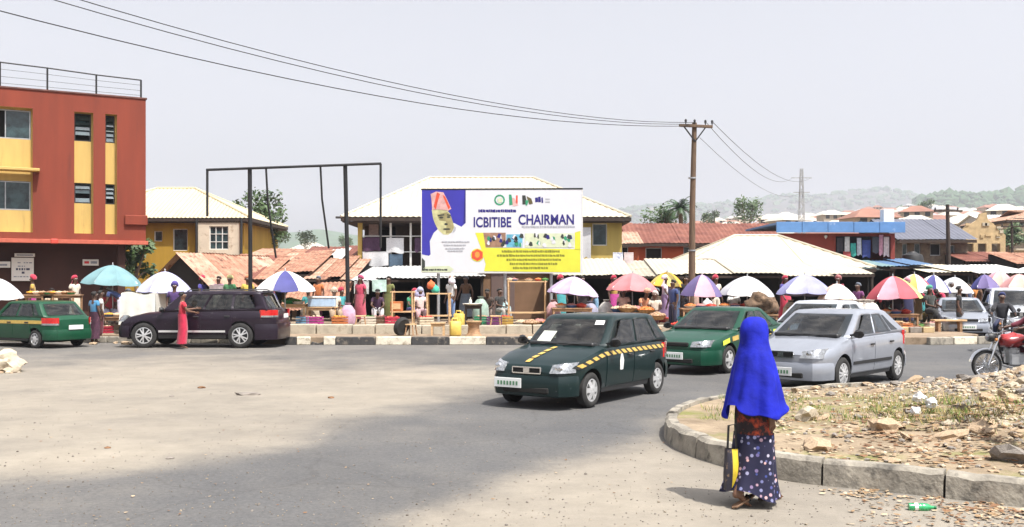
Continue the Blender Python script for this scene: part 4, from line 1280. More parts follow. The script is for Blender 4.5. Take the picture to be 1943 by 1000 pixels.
# whitewashed bay beside it with a barred window
b0, b1 = lx(381, Y) - xc, lx(458, Y) - xc
m = MB(); wall(m, (b0, -.45, 0), X, NF, b1 - b0, lz(420, 51.5), [(lx(402, Y) - lx(381, Y), lx(438, Y) - lx(381, Y), lz(474, Y), lz(430, Y))], .12)
wall(m, (b0, 0, 0), (0, -1, 0), (-1, 0, 0), .45, lz(420, 51.5)); wall(m, (b1, -.45, 0), (0, 1, 0), (1, 0, 0), .45, lz(420, 51.5))
M_WASH = mat('whitewash_stained', (.58, .49, .38), .85, 0, .12, 1.5, spot=(.3, .2, .12), spots=.55, sscale=2.5)
m.build('bay_wall', M_WASH, oh)
window(oh, (b0, -.45, 0), X, NF, (lx(402, Y) - lx(381, Y), lx(438, Y) - lx(381, Y), lz(474, Y), lz(430, Y)), 'grid', .08, M_WHITE)
for px in (379, 463):
    m = MB(); m.tube([(lx(px, Y) - xc, -.52, .1), (lx(px, Y) - xc, -.52, lz(416, Y))], .07, 8); m.build('downpipe', M_BLACKPL, oh)

# ---------------------------------------------------------------- house behind the billboard
Y = 45.0
x0, x1 = lx(678, Y), lx(1180, Y); xc = (x0 + x1) / 2; w = x1 - x0
ze = lz(411, 44.4); zr = lz(337, 49)
mh = thing('balcony_house', 'two-storey house with cream hipped roof and washing on its balcony, behind the billboard', 'house', (xc, Y, 0), 0)
D = 8.0; zfl = lz(507, Y)
bx1 = lx(805, Y) - x0         # the balcony takes the first bay
m = MB()
wq = (lx(1124, Y) - x0 - bx1, lx(1152, Y) - x0 - bx1, lz(466, Y), lz(424, Y))
wq2 = (lx(1000, Y) - x0 - bx1, lx(1040, Y) - x0 - bx1, lz(466, Y), lz(424, Y))
wall(m, (-w / 2 + bx1, 0, .3), X, NF, w - bx1, ze - .5, [(a, b_, c - .3, d - .3) for a, b_, c, d in (wq, wq2)], .14)
wall(m, (w / 2, 0, .3), (0, 1, 0), (1, 0, 0), D, ze - .5); wall(m, (-w / 2, D, .3), (0, -1, 0), (-1, 0, 0), D - 2.2, ze - .5); wall(m, (-w / 2, D, .3), X, (0, 1, 0), w, ze - .5)
m.build('wall', M_PALEYEL, mh)
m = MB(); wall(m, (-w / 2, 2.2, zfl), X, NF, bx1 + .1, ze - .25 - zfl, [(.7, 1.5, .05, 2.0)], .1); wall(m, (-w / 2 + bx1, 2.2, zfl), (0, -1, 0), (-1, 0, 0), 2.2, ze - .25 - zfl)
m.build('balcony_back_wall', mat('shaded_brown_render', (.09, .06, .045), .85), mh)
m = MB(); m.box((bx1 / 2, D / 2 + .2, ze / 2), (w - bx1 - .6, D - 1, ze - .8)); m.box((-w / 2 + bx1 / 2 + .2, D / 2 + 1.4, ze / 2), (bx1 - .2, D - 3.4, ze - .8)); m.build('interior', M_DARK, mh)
for q in (wq, wq2): window(mh, (-w / 2 + bx1, 0, 0), X, NF, q, 'casement', .1, M_WHITE)
m = MB(); m.box((-w / 2 + bx1 / 2, 1.06, zfl - .1), (bx1 + .1, 2.3, .2)); m.build('balcony_floor', M_CONC, mh)
for px in (683, 741, 779):
    m = MB(); wcol = .20 if px == 683 else .09
    m.box((lx(px, Y) - xc, .08, (zfl + ze - .25) / 2 + .0), (wcol, wcol, ze - .25 - zfl)); m.build('balcony_post', M_PALEYEL if px == 683 else M_WHITE, mh)
m = MB()
for zz in (lz(448, Y), lz(478, Y)): m.tube([(-w / 2 + .05, .02, zz), (-w / 2 + bx1, .02, zz)], .025, 6)
m.build('balcony_rail', M_WHITE, mh)
hip_roof(mh, -w / 2 - .65, w / 2 + .35, -.6, D + .6, ze, zr, M_CREAMROOF2, ridge=(lx(815, 49) - xc, lx(1012, 49) - xc), pitch=.26)
m = MB(); m.tube([(lx(640, 45) - xc, -.4, ze - .02), (lx(680, 45) - xc, -.4, ze - .05)], .06, 6); m.build('gutter', M_BLACKPL, mh)
def laundry(label, px0, px1, py0, py1, Y, m, name='washing', cat='laundry', group=None, seed=0):
    """a cloth hung over a line: sagging sheet with folds and thickness"""
    a = at(px0, py0, Y); b_ = at(px1, py1, Y); w = b_.x - a.x; h = a.z - b_.z
    t = MB()
    nx = max(4, int(w / .12)); nz = 6
    def f(u, v, o_): return (a.x + w * u, Y + .05 * math.sin(u * w * 9 + seed) * v + o_, a.z - h * v * (1 + .06 * math.sin(u * 7 + seed * 2)))
    t.grid(nx, nz, lambda u, v: f(u, v, -.008)); t.grid(nx, nz, lambda u, v: f(u, v, .008))
    t.tube([f(0, 0, 0), f(1, 0, 0)], .018, 5)
    o = t.build(name, m, smooth=1.2)
    return tag(o, label, cat, group)
M_PRINTCLOTH = mat('printed_white_cloth', (.55, .55, .56), .85, 0, .1, 9, spot=(.06, .05, .09), spots=.58, sscale=9)
M_PRINTDARK = mat('printed_dark_cloth', (.05, .02, .05), .85, 0, .3, 9, spot=(.5, .4, .42), spots=.66, sscale=8)
laundry('white printed sheet drying on the upper balcony rail', 733, 766, 452, 480, Y - .12, M_PRINTCLOTH, seed=1)
laundry('pale printed cloth drying on the lower balcony rail', 688, 737, 479, 505, Y - .12, M_PRINTCLOTH, seed=2)
laundry('dark purple patterned cloth on the balcony rail', 688, 722, 451, 476, Y - .1, M_PRINTDARK, seed=3)
laundry('blue-grey trousers hanging on the balcony rail', 739, 764, 483, 505, Y - .1, cloth((.06, .10, .15)), seed=4)
laundry('pinkish cloth hanging inside the balcony', 700, 718, 424, 448, Y + 1.1, cloth((.45, .33, .3)), seed=5)
laundry('black and pink cloth at the billboard end of the balcony', 787, 800, 452, 478, Y - .1, M_PRINTDARK, seed=6)
laundry('white and black patterned wrapper hung beside the yellow billboard end', 1104, 1121, 432, 490, Y - .35, M_PRINTCLOTH, seed=7)
laundry('blue and white washing hung on the roof edge behind the pink umbrella', 1163, 1182, 480, 516, 40.6, mat('blue_white_cloth', (.5, .53, .6), .85, 0, .1, 9, spot=(.04, .06, .25), spots=.55, sscale=6), seed=8)
laundry('pale pink washing hung on the roof edge behind the pink umbrella', 1184, 1202, 480, 505, 40.6, mat('pink_white_cloth', (.5, .42, .42), .85, 0, .1, 9, spot=(.25, .04, .04), spots=.62, sscale=6), seed=9)

# ---------------------------------------------------------------- shop row under it, with sheet canopies
M_PATCHROOF = mat('dusty_patched_sheet', (.38, .345, .27), .6, 0, .15, 1.2, spot=(.24, .17, .11), spots=.55, sscale=1.6)
def leanto(nm, label, px0, px1, Yf, yf, Yb, yb, mroof, sheets=1, posts=True, wallm=None, group=None, ground=.5, tilt=0, back=True, cat='stall', sides=True):
    wallm = wallm or M_SHADEWALL
    """an open-fronted shed: roof sheets sloping up from the front, corner posts, back and side walls"""
    xa, xb = lx(px0, Yf), lx(px1, Yf); xc = (xa + xb) / 2
    t = thing(nm, label, cat, (xc, Yf, ground), 0, group)
    zf, zb_ = lz(yf, Yf) - ground, lz(yb, Yb) - ground
    n = sheets; mroof = mroof if isinstance(mroof, list) else [mroof]
    for i in range(n):
        a = lerp(xa, xb, i / n) - xc - .06; b_ = lerp(xa, xb, (i + 1) / n) - xc + .06
        dz = (rnd.uniform(-.09, .09) if n > 1 else 0) + .012 * (i % 2)
        m = MB(); ov = rnd.uniform(-.15, .4) if n > 1 else 0
        slope(m, (a, -ov, zf + dz - ov * .12 + tilt * a), (b_, -ov + (rnd.uniform(-.08, .08) if n > 1 else 0), zf + dz - ov * .12 + tilt * b_), (0, Yb - Yf + ov, zb_ - zf + ov * .12), pitch=.18, amp=.014)
        m.build('roof_sheet', rnd.choice(mroof), t)
    m = MB(); m.bar((xa - xc, .05, zf - .09 + tilt * (xa - xc)), (xb - xc, .05, zf - .09 + tilt * (xb - xc)), .06, .09); m.build('front_beam', M_WOODDARK, t)
    if posts:
        k = max(2, int((xb - xa) / 2.2) + 1)
        for i in range(k):
            x = lerp(xa + .1, xb - .1, i / (k - 1)) - xc
            m = MB(); m.tube([(x, .1, 0), (x + rnd.uniform(-.03, .03), .1, zf - .1)], .045, 7); m.build('post', M_WOODDARK, t)
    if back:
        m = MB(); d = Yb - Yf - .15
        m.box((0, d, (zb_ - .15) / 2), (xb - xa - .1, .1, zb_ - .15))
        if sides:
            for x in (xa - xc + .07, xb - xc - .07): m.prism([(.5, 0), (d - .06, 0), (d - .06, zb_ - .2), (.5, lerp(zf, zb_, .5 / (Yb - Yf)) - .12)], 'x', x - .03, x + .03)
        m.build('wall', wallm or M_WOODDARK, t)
    return t
leanto('market_shop', 'open market shop under a long grey sheet canopy below the balcony', 668, 806, 38.6, 529, 44.4, 506, M_GREYSHEET, 3, wallm=M_SHADEWALL)
leanto('market_shop', 'dark open shop under the billboard with goods hung at its front', 806, 918, 38.9, 522, 44.4, 505, M_GREYSHEET, 2, wallm=M_SHADEWALL)
# closed brown shop front under the billboard
bs = thing('closed_shop', 'closed brown shop front under the yellow half of the billboard', 'shop', (lx(980, 39.5), 39.5, .5))
w = lx(1046, 39.5) - lx(918, 39.5)
M_TANW = mat('tan_shop_render', (.20, .115, .065), .85, 0, .15, 1.2, spot=(.3, .14, .06), spots=.62, sscale=1.5)
m = MB(); m.box((0, 2.3, 1.05), (w, 4.6, 2.1)); m.build('wall', M_TANW, bs, bevel=.02)
m = MB(); m.box((-.55, -.02, .95), (.95, .05, 1.85)); m.build('door', mat('dull_mauve_door', (.14, .095, .085), .7, 0, .1, 1.5), bs, bevel=.01)
m = MB(); slope(m, (-w / 2 - .1, -.2, 2.12), (w / 2 + .1, -.2, 2.12), (0, 4.9, .5)); m.build('roof_sheet', M_GREYSHEET, bs)
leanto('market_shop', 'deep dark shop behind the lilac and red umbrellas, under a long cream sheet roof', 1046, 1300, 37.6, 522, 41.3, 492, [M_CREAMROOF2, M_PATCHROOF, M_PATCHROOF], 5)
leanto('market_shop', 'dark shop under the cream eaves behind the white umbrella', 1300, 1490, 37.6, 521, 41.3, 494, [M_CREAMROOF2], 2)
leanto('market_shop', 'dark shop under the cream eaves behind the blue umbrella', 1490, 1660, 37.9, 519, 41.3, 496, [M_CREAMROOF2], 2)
# big cream hipped market shed
x0, x1 = lx(1282, 41.6), lx(1662, 41.6); xc = (x0 + x1) / 2
ms = thing('market_shed', 'large market shed with a broad cream hipped sheet roof behind the wooden pole', 'shed', (xc, 41.6, .5))
hip_roof(ms, x0 - xc, x1 - xc, 0, 9, lz(507, 41.6) - .5, lz(447, 46) - .5, M_CREAMROOF2, ridge=(lx(1395, 46) - xc, lx(1478, 46) - xc), pitch=.3)
m = MB()
for x in (x0 - xc + .4, x1 - xc - .4): m.box((x, 4.5, .95), (.15, 8, 1.85))
m.box((0, 8.4, .95), (x1 - x0 - 1, .15, 1.85)); m.build('wall', M_WOODDARK, ms)
for px in (1300, 1380, 1470, 1560, 1640):
    m = MB(); m.box((lx(px, 41.6) - xc, .3, .95), (.12, .12, 1.86)); m.build('post', M_WOODDARK, ms)
m = MB(); m.rock((lx(1340, 42.5) - xc, 1.0, lz(492, 42.5) - .52), .22, seed=4, sub=1, flat=.3, sx=1.8); m.build('roof_weight', M_STONE2, ms)

# ---------------------------------------------------------------- rusty market shacks
g_ = 'rusty tin market shacks'
sh = thing('market_shack', 'gabled shack with a black open gable and rusty tin roof behind the lilac umbrella', 'shack', (lx(343, 38), 38, .5), R(64))
zr = lz(480, 38) - .5; zee = lz(546, 37.6) - .5
for s in (-1, 1):
    for i in range(4):
        a, b_ = (i * 1.35 - .25, (i + 1) * 1.35 - .18)
        m = MB(); dz = rnd.uniform(-.02, .05)
        if s < 0: slope(m, (a, -1.75, zee + dz), (b_, -1.75, zee + dz), (0, 1.77, zr - zee), pitch=.16, amp=.016)
        else: slope(m, (b_, 1.75, zee + dz), (a, 1.75, zee + dz), (0, -1.77, zr - zee), pitch=.16, amp=.016)
        m.build('roof_sheet', [M_RUST3, M_RUST, M_RUST, M_RUST3][i], sh)
m = MB(); m.poly([(.1, -1.6, 0), (.1, -1.6, zee), (.1, 0, zr - .08), (.1, 1.6, zee), (.1, 1.6, 0)]); m.build('gable_board', mat('black_gable_boards', (.02, .016, .014), .9), sh)  # plain near-black sheet filling the gable
for y_ in (-1.6, 1.6):
    for x_ in (0, 2.6, 5.2): m = MB(); m.tube([(x_, y_, 0), (x_, y_, zee)], .05, 6); m.build('post', M_WOODDARK, sh)
m = MB(); m.box((2.7, 1.5, zee / 2), (5, .06, zee)); m.box((5.2, 0, zee / 2), (.06, 3, zee)); m.build('wall', M_WOOD, sh)
leanto('market_shack', 'low shack of patched rust-red sheets beside the gabled shack', 400, 505, 39.5, 527, 44, 483, [M_RUST, M_RUST3, M_RUST2], 4, group=None, tilt=-.02)
leanto('market_shack', 'low shack of pale rusted sheets between the two black frame posts', 492, 590, 40.5, 519, 46, 478, [M_RUST3, M_RUST], 4, tilt=.01)
leanto('market_shack', 'shack of crumpled orange-brown sheets beside the thick black frame post', 575, 668, 39.8, 528, 45, 488, [M_RUST, M_RUST3], 4, tilt=.02)
leanto('market_shack', 'red-brown roofed shack standing back under the empty frame', 556, 664, 49, 495, 54, 466, [M_RUST2], 3)
leanto('market_shack', 'brown roofed shack behind the low pale roofs by the ochre house', 455, 560, 49.5, 492, 54, 474, [M_RUST3, M_RUST], 3)
m = MB(); a = at(604, 500, 48.6); slope(m, a, a + Vector((1.05, 0, .12)), (.25, 2.2, .75), pitch=.2); o = m.build('roof_sheet', M_WHITE); tag(o, 'new white roof sheet lying on the red-brown shack roof', 'roof sheet')
for i, (p0, p1, y0, y1, mm, lb) in enumerate([(528, 590, 545, 590, M_RUST, 'sloping rust-orange sheet awning beside the striped umbrella'), (588, 655, 536, 584, M_RUST, 'dark rusty sheet awning propped against the black frame post')]):
    t = thing('tin_awning', lb, 'awning', (lx((p0 + p1) / 2, 37), 37, .5))
    w = (p1 - p0) * 37 / F
    m = MB(); slope(m, (-w / 2, -.2, lz(y1, 36.8) - .5), (w / 2, -.2, lz(y1, 36.8) - .5 + .05), (0, 2.2, lz(y0, 39) - lz(y1, 36.8)), pitch=.15); m.build('roof_sheet', mm, t)
    for x in (-w / 2 + .05, w / 2 - .05): [MB().tube([(x, yy, 0), (x, yy, zz)], .04, 6).build('post', M_WOODDARK, t) for yy, zz in ((-.15, lz(y1, 36.8) - .5), (1.9, lz(y0, 39) - .55))]

# ---------------------------------------------------------------- buildings over on the other side
def shed_house(nm, label, px0, px1, Y, y_eave, y_ridge, mw, mr, depth=6, holes=(), style='casement', n=3, over=.5, cat='house', zb=.2):
    xa, xb = lx(px0, Y), lx(px1, Y); xc = (xa + xb) / 2; w = xb - xa
    t = thing(nm, label, cat, (xc, Y, zb))
    ze = lz(y_eave, Y - over) - zb; zr_ = lz(y_ridge, Y + depth / 2) - zb
    hs_ = [(lx(a, Y) - xa, lx(b_, Y) - xa, lz(d, Y) - zb, lz(c, Y) - zb) for a, b_, c, d in holes]
    m = MB(); wall(m, (-w / 2, 0, 0), X, NF, w, ze - .05, hs_, .14); wall(m, (w / 2, 0, 0), (0, 1, 0), (1, 0, 0), depth, ze - .05); wall(m, (-w / 2, depth, 0), (0, -1, 0), (-1, 0, 0), depth, ze - .05); wall(m, (-w / 2, depth, 0), X, (0, 1, 0), w, ze - .05)
    for s in (-1, 1): m.poly([(s * w / 2, 0, ze - .05), (s * w / 2, depth / 2, zr_ - .08), (s * w / 2, depth, ze - .05)])
    m.build('wall', mw, t)
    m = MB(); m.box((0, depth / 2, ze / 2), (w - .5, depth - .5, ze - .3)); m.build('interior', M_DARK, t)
    for q in hs_: window(t, (-w / 2, 0, 0), X, NF, q, style, .1)
    for i in range(n):
        a, b_ = lerp(-w / 2 - .2, w / 2 + .2, i / n) - .04, lerp(-w / 2 - .2, w / 2 + .2, (i + 1) / n) + .04
        dz = .012 * (i % 2); m = MB(); slope(m, (a, -over, ze + dz), (b_, -over, ze + dz), (0, depth / 2 + over, zr_ - ze), pitch=.25); m.build('roof_sheet', mr, t)
        m = MB(); slope(m, (b_, depth + over, ze + dz), (a, depth + over, ze + dz), (0, -depth / 2 - over, zr_ - ze), pitch=.25); m.build('roof_sheet', mr, t)
    m = MB(); m.box((0, -over + .04, ze - .12), (w + .3, .04, .18)); m.build('fascia', M_WOODDARK, t)
    return t
shed_house('orange_house', 'orange walled house with a long rust-red sheet roof and dark windows', 1196, 1480, 60, 461, 424, M_ORANGE, M_RUST2, 7, [(1225, 1256, 470, 494), (1297, 1330, 468, 494), (1390, 1415, 470, 494)], n=6)
shed_house('orange_house', 'small orange annexe with a pale rusted roof at the end of the long orange house', 1172, 1212, 57.5, 462, 440, M_ORANGE, M_RUST3, 5, [(1180, 1192, 468, 490)], n=2)
# blue fascia shop
Y = 50; x0, x1 = lx(1478, Y), lx(1698, Y); xc = (x0 + x1) / 2; w = x1 - x0; zt_ = lz(421, Y - .6) - .25
bf = thing('blue_canopy_shop', 'red walled shop with a bright blue roof fascia and clothes for sale', 'shop', (xc, Y, .25))
zs = zt_ - .55
oq = (lx(1586, Y) - x0, lx(1690, Y) - x0, .3, zs - .15)
m = MB(); wall(m, (-w / 2, 0, 0), X, NF, w, zs, [oq], .15); wall(m, (w / 2, 0, 0), (0, 1, 0), (1, 0, 0), 6, zs); wall(m, (-w / 2, 6, 0), (0, -1, 0), (-1, 0, 0), 6, zs); wall(m, (-w / 2, 6, 0), X, (0, 1, 0), w, zs)
m.build('wall', M_REDBRICK, bf)
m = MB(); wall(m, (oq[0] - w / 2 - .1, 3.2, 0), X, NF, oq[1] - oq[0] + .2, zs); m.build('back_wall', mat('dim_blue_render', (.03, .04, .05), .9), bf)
M_BLUEF = mat('blue_fascia_paint', (.085, .20, .42), .55, 0, .12, 1.5, spot=(.3, .4, .55), spots=.62, sscale=2)
for i in range(5):
    a, b_ = lerp(-w / 2 - .3, w / 2 + .3, i / 5), lerp(-w / 2 - .3, w / 2 + .3, (i + 1) / 5) - .02
    m = MB(); m.box(((a + b_) / 2, -.6, zt_ - .27 + rnd.uniform(-.012, .012)), (b_ - a, .08, .54)); m.build('fascia_panel', M_BLUEF, bf, bevel=.01)
m = MB(); m.box((0, 2.7, zt_ - .08), (w + .6, 6.5, .1)); m.build('roof', M_BLUEF, bf)
for i, (p, mm) in enumerate([(1500, M_BLACKPL), (1548, M_BLACKPL), (1634, M_BLACKPL)]):
    m = MB(); m.rock((lx(p, Y) - xc, .2, zt_ + .04), .12, seed=i, sub=1); m.build('roof_weight', mm, bf)
m = MB(); m.box((lx(1686, Y) - xc, .2, zt_ + .32), (.55, .5, .75)); m.build('roof_box', M_WHITE, bf, bevel=.02)
m = MB(); m.rock((lx(1566, Y) - xc, -.06, lz(449, Y) - .25), .1, seed=3, flat=1); m.build('wall_lamp', M_WHITE, bf)
gc = 'clothes hung for sale in the blue-fascia shop'
for i, (p0, p1, y0, y1, c, nm) in enumerate([(1588, 1600, 452, 478, (.03, .03, .04), 'black'), (1603, 1612, 450, 482, (.55, .55, .55), 'white'), (1614, 1624, 462, 486, (.03, .3, .26), 'teal'), (1626, 1634, 452, 484, (.5, .52, .58), 'pale blue'),
        (1636, 1652, 456, 488, (.03, .05, .2), 'navy blue'), (1655, 1668, 450, 480, (.04, .04, .05), 'charcoal'), (1668, 1676, 446, 484, (.55, .25, .3), 'pink'), (1677, 1687, 450, 486, (.5, .38, .36), 'pale pink'), (1600, 1614, 478, 492, (.3, .05, .05), 'dark red')]):
    laundry('%s garment hung for sale in the blue-fascia shop' % nm, p0, p1, y0, y1, Y - .1 - .05 * (i % 3), cloth(c), name='hanging_garment', cat='garment', group=gc, seed=i)
M_SLATE = mat('slate_grey_roof', (.115, .12, .15), .6, 0, .1, 1.0, spot=(.2, .2, .22), spots=.64, sscale=1.5)
shed_house('grey_roof_house', 'house with a plain slate-grey sheet roof and shaded veranda behind a black pole', 1700, 1836, 60, 454, 416, mat('veranda_wall', (.16, .12, .085), .85, 0, .4, 3), M_SLATE, 7, [(1712, 1722, 462, 485), (1735, 1747, 462, 488), (1765, 1785, 462, 485), (1800, 1812, 465, 485)], n=3, over=.9)
# unfinished block house
Y = 72; x0, x1 = lx(1826, Y), lx(1908, Y); xc = (x0 + x1) / 2; w = x1 - x0
uh = thing('unfinished_house', 'unfinished roofless house of tan blocks with a stepped gable', 'house', (xc, Y, .5))
prof = [(0, 437), (.08, 430), (.2, 425), (.34, 418), (.42, 405), (.56, 403), (.6, 418), (.72, 424), (.84, 436), (1, 446)]
P = [(-w / 2 + u * w, lz(y_, Y) - .5) for u, y_ in prof]
m = MB()
zmid = lz(458, Y) - .5
hs_ = [(.06 * w, .26 * w, lz(486, Y) - .5, lz(462, Y) - .5), (.36 * w, .56 * w, lz(488, Y) - .5, lz(462, Y) - .5), (.68 * w, .88 * w, lz(486, Y) - .5, lz(462, Y) - .5)]
wall(m, (-w / 2, 0, 0), X, NF, w, zmid, hs_, .25)
m.prism([(-w / 2, zmid), (w / 2, zmid)] + P[::-1], 'y', 0, .25)
wall(m, (w / 2, 0, 0), (0, 1, 0), (1, 0, 0), 7, P[-1][1] - .3); wall(m, (-w / 2, 7, 0), (0, -1, 0), (-1, 0, 0), 7, P[0][1] - .3); wall(m, (-w / 2, 7, 0), X, (0, 1, 0), w, P[0][1])
m.build('wall', M_SANDBRICK, uh)
m = MB(); m.box((0, 3.6, zmid / 2), (w - .7, 6, zmid - .3)); m.build('interior', mat('raw_plaster', (.2, .17, .14), .9), uh)
for i in range(9):
    u, z_ = rnd.random(), lz(455, Y) - .5 + rnd.uniform(.1, 1.2)
    m = MB(); m.box((-w / 2 + (u * .8 + .1) * w, -.03, z_), (rnd.uniform(.2, .5), .08, rnd.uniform(.1, .25))); m.build('block', M_SANDBRICK if i % 2 else M_CONCPALE, uh)
for q in hs_:
    m = MB(); m.box((-w / 2 + (q[0] + q[1]) / 2, -.05, q[2] - .08), (q[1] - q[0] + .15, .16, .1)); m.build('sill', M_WHITE, uh)
# storeyed house at the end
Y = 88; x0, x1 = lx(1915, Y), lx(2040, Y); xc = (x0 + x1) / 2
eh = house('storeyed_house', 'beige storeyed house with dark balconies at the end of the market', x0, x1, Y, 8, lz(418, Y), lz(400, 92), mat('beige_render', (.38, .31, .24), .85, 0, .15, 1.0), M_RUST3, .5, holes=[(.4, 2.2, lz(470, Y), lz(452, Y)), (.4, 2.2, lz(440, Y), lz(424, Y)), (3.0, 4.6, lz(470, Y), lz(452, Y)), (3.0, 4.6, lz(440, Y), lz(424, Y))], style='casement', zbase=.5)
for zz in (444, 474):
    m = MB(); m.box((0, -.6, lz(zz, Y) - .5), (x1 - x0, 1.2, .16)); m.build('balcony_floor', M_CONCPALE, eh)
shed_house('pale_house', 'pale grey-roofed house between the unfinished house and the beige house', 1880, 1935, 96, 425, 408, mat('grey_render', (.36, .36, .36), .85), M_WHITE, 8, [(1890, 1900, 432, 446), (1912, 1922, 432, 446)], n=2)
for i, (p0, p1, Y_, yf, yb, mm, lb) in enumerate([
    (1835, 1945, 57, 494, 476, [M_RUST2], 'row shack with a dark brown roof below the unfinished house'), (1930, 2010, 54, 500, 478, [M_RUST], 'rust-brown shack roof at the edge of the market'),
    (1690, 1768, 47, 505, 494, [mat('blue_tarp', (.09, .17, .30), .6, 0, .2, 2, spot=(.3, .4, .5), spots=.6)], 'stall under a sagging blue sheet canopy below the grey-roofed house'),
    (1652, 1700, 44, 508, 497, [mat('teal_sheet', (.16, .25, .26), .6, 0, .2, 2)], 'stall under a faded teal sheet beside the cream shed corner'),
    (1768, 1850, 45, 517, 505, [mat('cream_sheet', (.58, .52, .40), .7, 0, .15, 2)], 'stall under a cream sheet canopy below the black pole'),
    (1855, 1960, 46, 516, 502, [M_WHITE], 'stall under a white sheet canopy beyond the pink umbrellas')]):
    leanto('market_stall', lb, p0, p1, Y_, yf, Y_ + 3.5, yb, mm, 2, ground=.3)
# black water tank
c = at(1731, 494, 52)
t = thing('water_tank', 'round black water tank above the blue stall canopies', 'tank', (c.x, 52, lz(508, 52)))
m = MB(); m.lathe([(.52, 0), (.56, .1), (.55, .28), (.57, .3), (.55, .55), (.5, .68), (.22, .8), (.18, .86), (.001, .86)], 18); m.build('body', M_BLACKPL, t, smooth=.6)
m = MB(); m.box((0, 0, -1.05), (1.2, 1.2, .1)); [m.box((sx * .5, sy * .5, -1.1), (.1, .1, 2.2)) for sx in (1, -1) for sy in (1, -1)]; m.box((0, 0, -.05), (1.2, 1.2, .1)); m.build('stand', M_BLACKSTEEL, t)

# ---------------------------------------------------------------- far town on the slope
FH = {}
far_cols = [((.48, .44, .37), (.34, .29, .22), 'pale-roofed'), ((.26, .12, .08), (.36, .28, .2), 'rust-roofed'), ((.30, .30, .31), (.44, .42, .38), 'grey-roofed')]
def far_proto(ci, v):
    rc, wc, nm = far_cols[ci]
    t = thing('far_house', '%s house on the hazy slope beyond the market' % nm, 'house', (0, 0, 0), 0, '%s houses on the slope beyond the market' % nm)
    w, d, h = [(8, 6, 2.8), (10, 7, 3.0), (8, 7, 5.4), (13, 8, 3.0)][v]
    mw = mat('far_wall_%d' % ci, wc, .85, 0, .15, .5); mr = mat('far_roof_%d' % ci, rc, .6, 0, .2, .3, spot=(.3, .16, .1), spots=.62, sscale=.6)
    m = MB(); m.box((0, 0, h / 2 - .5), (w, d, h + 1)); m.build('wall', mw, t)
    m = MB(); hh = 1.9; o_ = .7
    A_ = [(-w / 2 - o_, -d / 2 - o_, h), (w / 2 + o_, -d / 2 - o_, h), (w / 2 + o_, d / 2 + o_, h), (-w / 2 - o_, d / 2 + o_, h)]
    r0, r1 = (-w / 2 + d * .4, 0, h + hh), (w / 2 - d * .4, 0, h + hh)
    m.quad(A_[0], A_[1], r1, r0); m.quad(A_[2], A_[3], r0, r1); m.poly([A_[1], A_[2], r1]); m.poly([A_[3], A_[0], r0]); m.quad(*A_[::-1]); m.build('roof', mr, t)
    for zz in ((1.1,) if h < 5 else (1.1, 4.1)):
        for i in range(3):
            m = MB(); m.box((-w / 2 + w * (i + .5) / 3, -d / 2 - .02, zz + .6), (1.3, .12, 1.2)); m.build('window', M_DARK, t)
    return t
placed = []
def far_house(px, Y_, rz, ci, v):
    X_ = (px - CX) * Y_ / F
    z = terrain_z(X_, Y_) - .1
    k = (ci, v)
    if k not in FH: FH[k] = far_proto(ci, v); t = FH[k]; t.location = (X_, Y_, z); t.rotation_euler = (0, 0, rz)
    else: dup(FH[k], (X_, Y_, z), rz)
rr = random.Random(21)
tries = 0
while len(placed) < 260 and tries < 9000:
    tries += 1
    Y_ = 150 + 740 * rr.random() ** 1.15; px = rr.uniform(1120, 1990) if rr.random() < .88 else rr.uniform(480, 700)
    X_ = (px - CX) * Y_ / F
    if any(abs(X_ - a) < 11 and abs(Y_ - b_) < 10 for a, b_ in placed): continue
    placed.append((X_, Y_)); far_house(px, Y_, rr.uniform(-.5, .5), rr.choice([0, 0, 1, 1, 2]), rr.randrange(4))
# ================================================================== billboard
M_BBWHITE = mat('vinyl_white', (.62, .63, .66), .45, 0, .03, 2)
M_BBBLUE = mat('vinyl_blue', (.035, .03, .33), .45, 0, .12, 1.2)
M_BBYEL = mat('vinyl_yellow', (.62, .62, .05), .45, 0, .06, 2)
M_BBNAVY = mat('vinyl_navy', (.018, .012, .16), .5, 0, .2, 4)
M_BBOLIVE = mat('vinyl_olive', (.22, .22, .02), .5, 0, .2, 4)
M_BBRED = mat('vinyl_red', (.62, .07, .03), .45, 0, .25, 5)
M_BBPINK = mat('vinyl_pink', (.60, .34, .32), .45, 0, .25, 4)
M_BBSKIN = mat('vinyl_face', (.30, .26, .12), .45, 0, .25, 3)
M_BBSKIN2 = mat('vinyl_face_light', (.48, .46, .24), .45, 0, .2, 4)
M_BBDARK = mat('vinyl_dark', (.03, .035, .03), .5, 0, .3, 5)
M_BBGREEN = mat('vinyl_green', (.03, .26, .13), .45, 0, .2, 5)
M_BBCYAN = mat('vinyl_sky_blue', (.12, .38, .52), .45, 0, .3, 3)
M_BBGREY = mat('vinyl_grey', (.36, .37, .41), .5, 0, .1, 8)
M_BBPALE = mat('vinyl_pale_green', (.55, .6, .42), .5, 0, .1, 5)
BY = 36.6
bl, br = lx(800, BY), lx(1104, BY)
BW = br - bl; bz0, bz1 = lz(517, BY), lz(360, BY); BH = bz1 - bz0
bb = thing('billboard', 'large campaign billboard showing a man in a red cap above a yellow band', 'billboard', ((bl + br) / 2, BY, .25), R(-2.5))
zb_ = bz0 - .25
p = MB(); p.box((0, 0, zb_ + BH / 2), (BW, .08, BH)); panel = p.build('panel', M_BBWHITE, bb, bevel=.01)
p = MB()
for zz in (zb_ + BH + .025,): p.box((0, .0, zz), (BW + .06, .10, .05))
p.build('top_edge', M_BLACKSTEEL, bb)
p = MB()
for xx in (-BW / 2 - .015, BW / 2 + .015): p.box((xx, 0, zb_ + BH / 2), (.03, .09, BH))
p.box((0, 0, zb_ - .015), (BW, .09, .03)); p.build('frame', M_WHITE, bb)
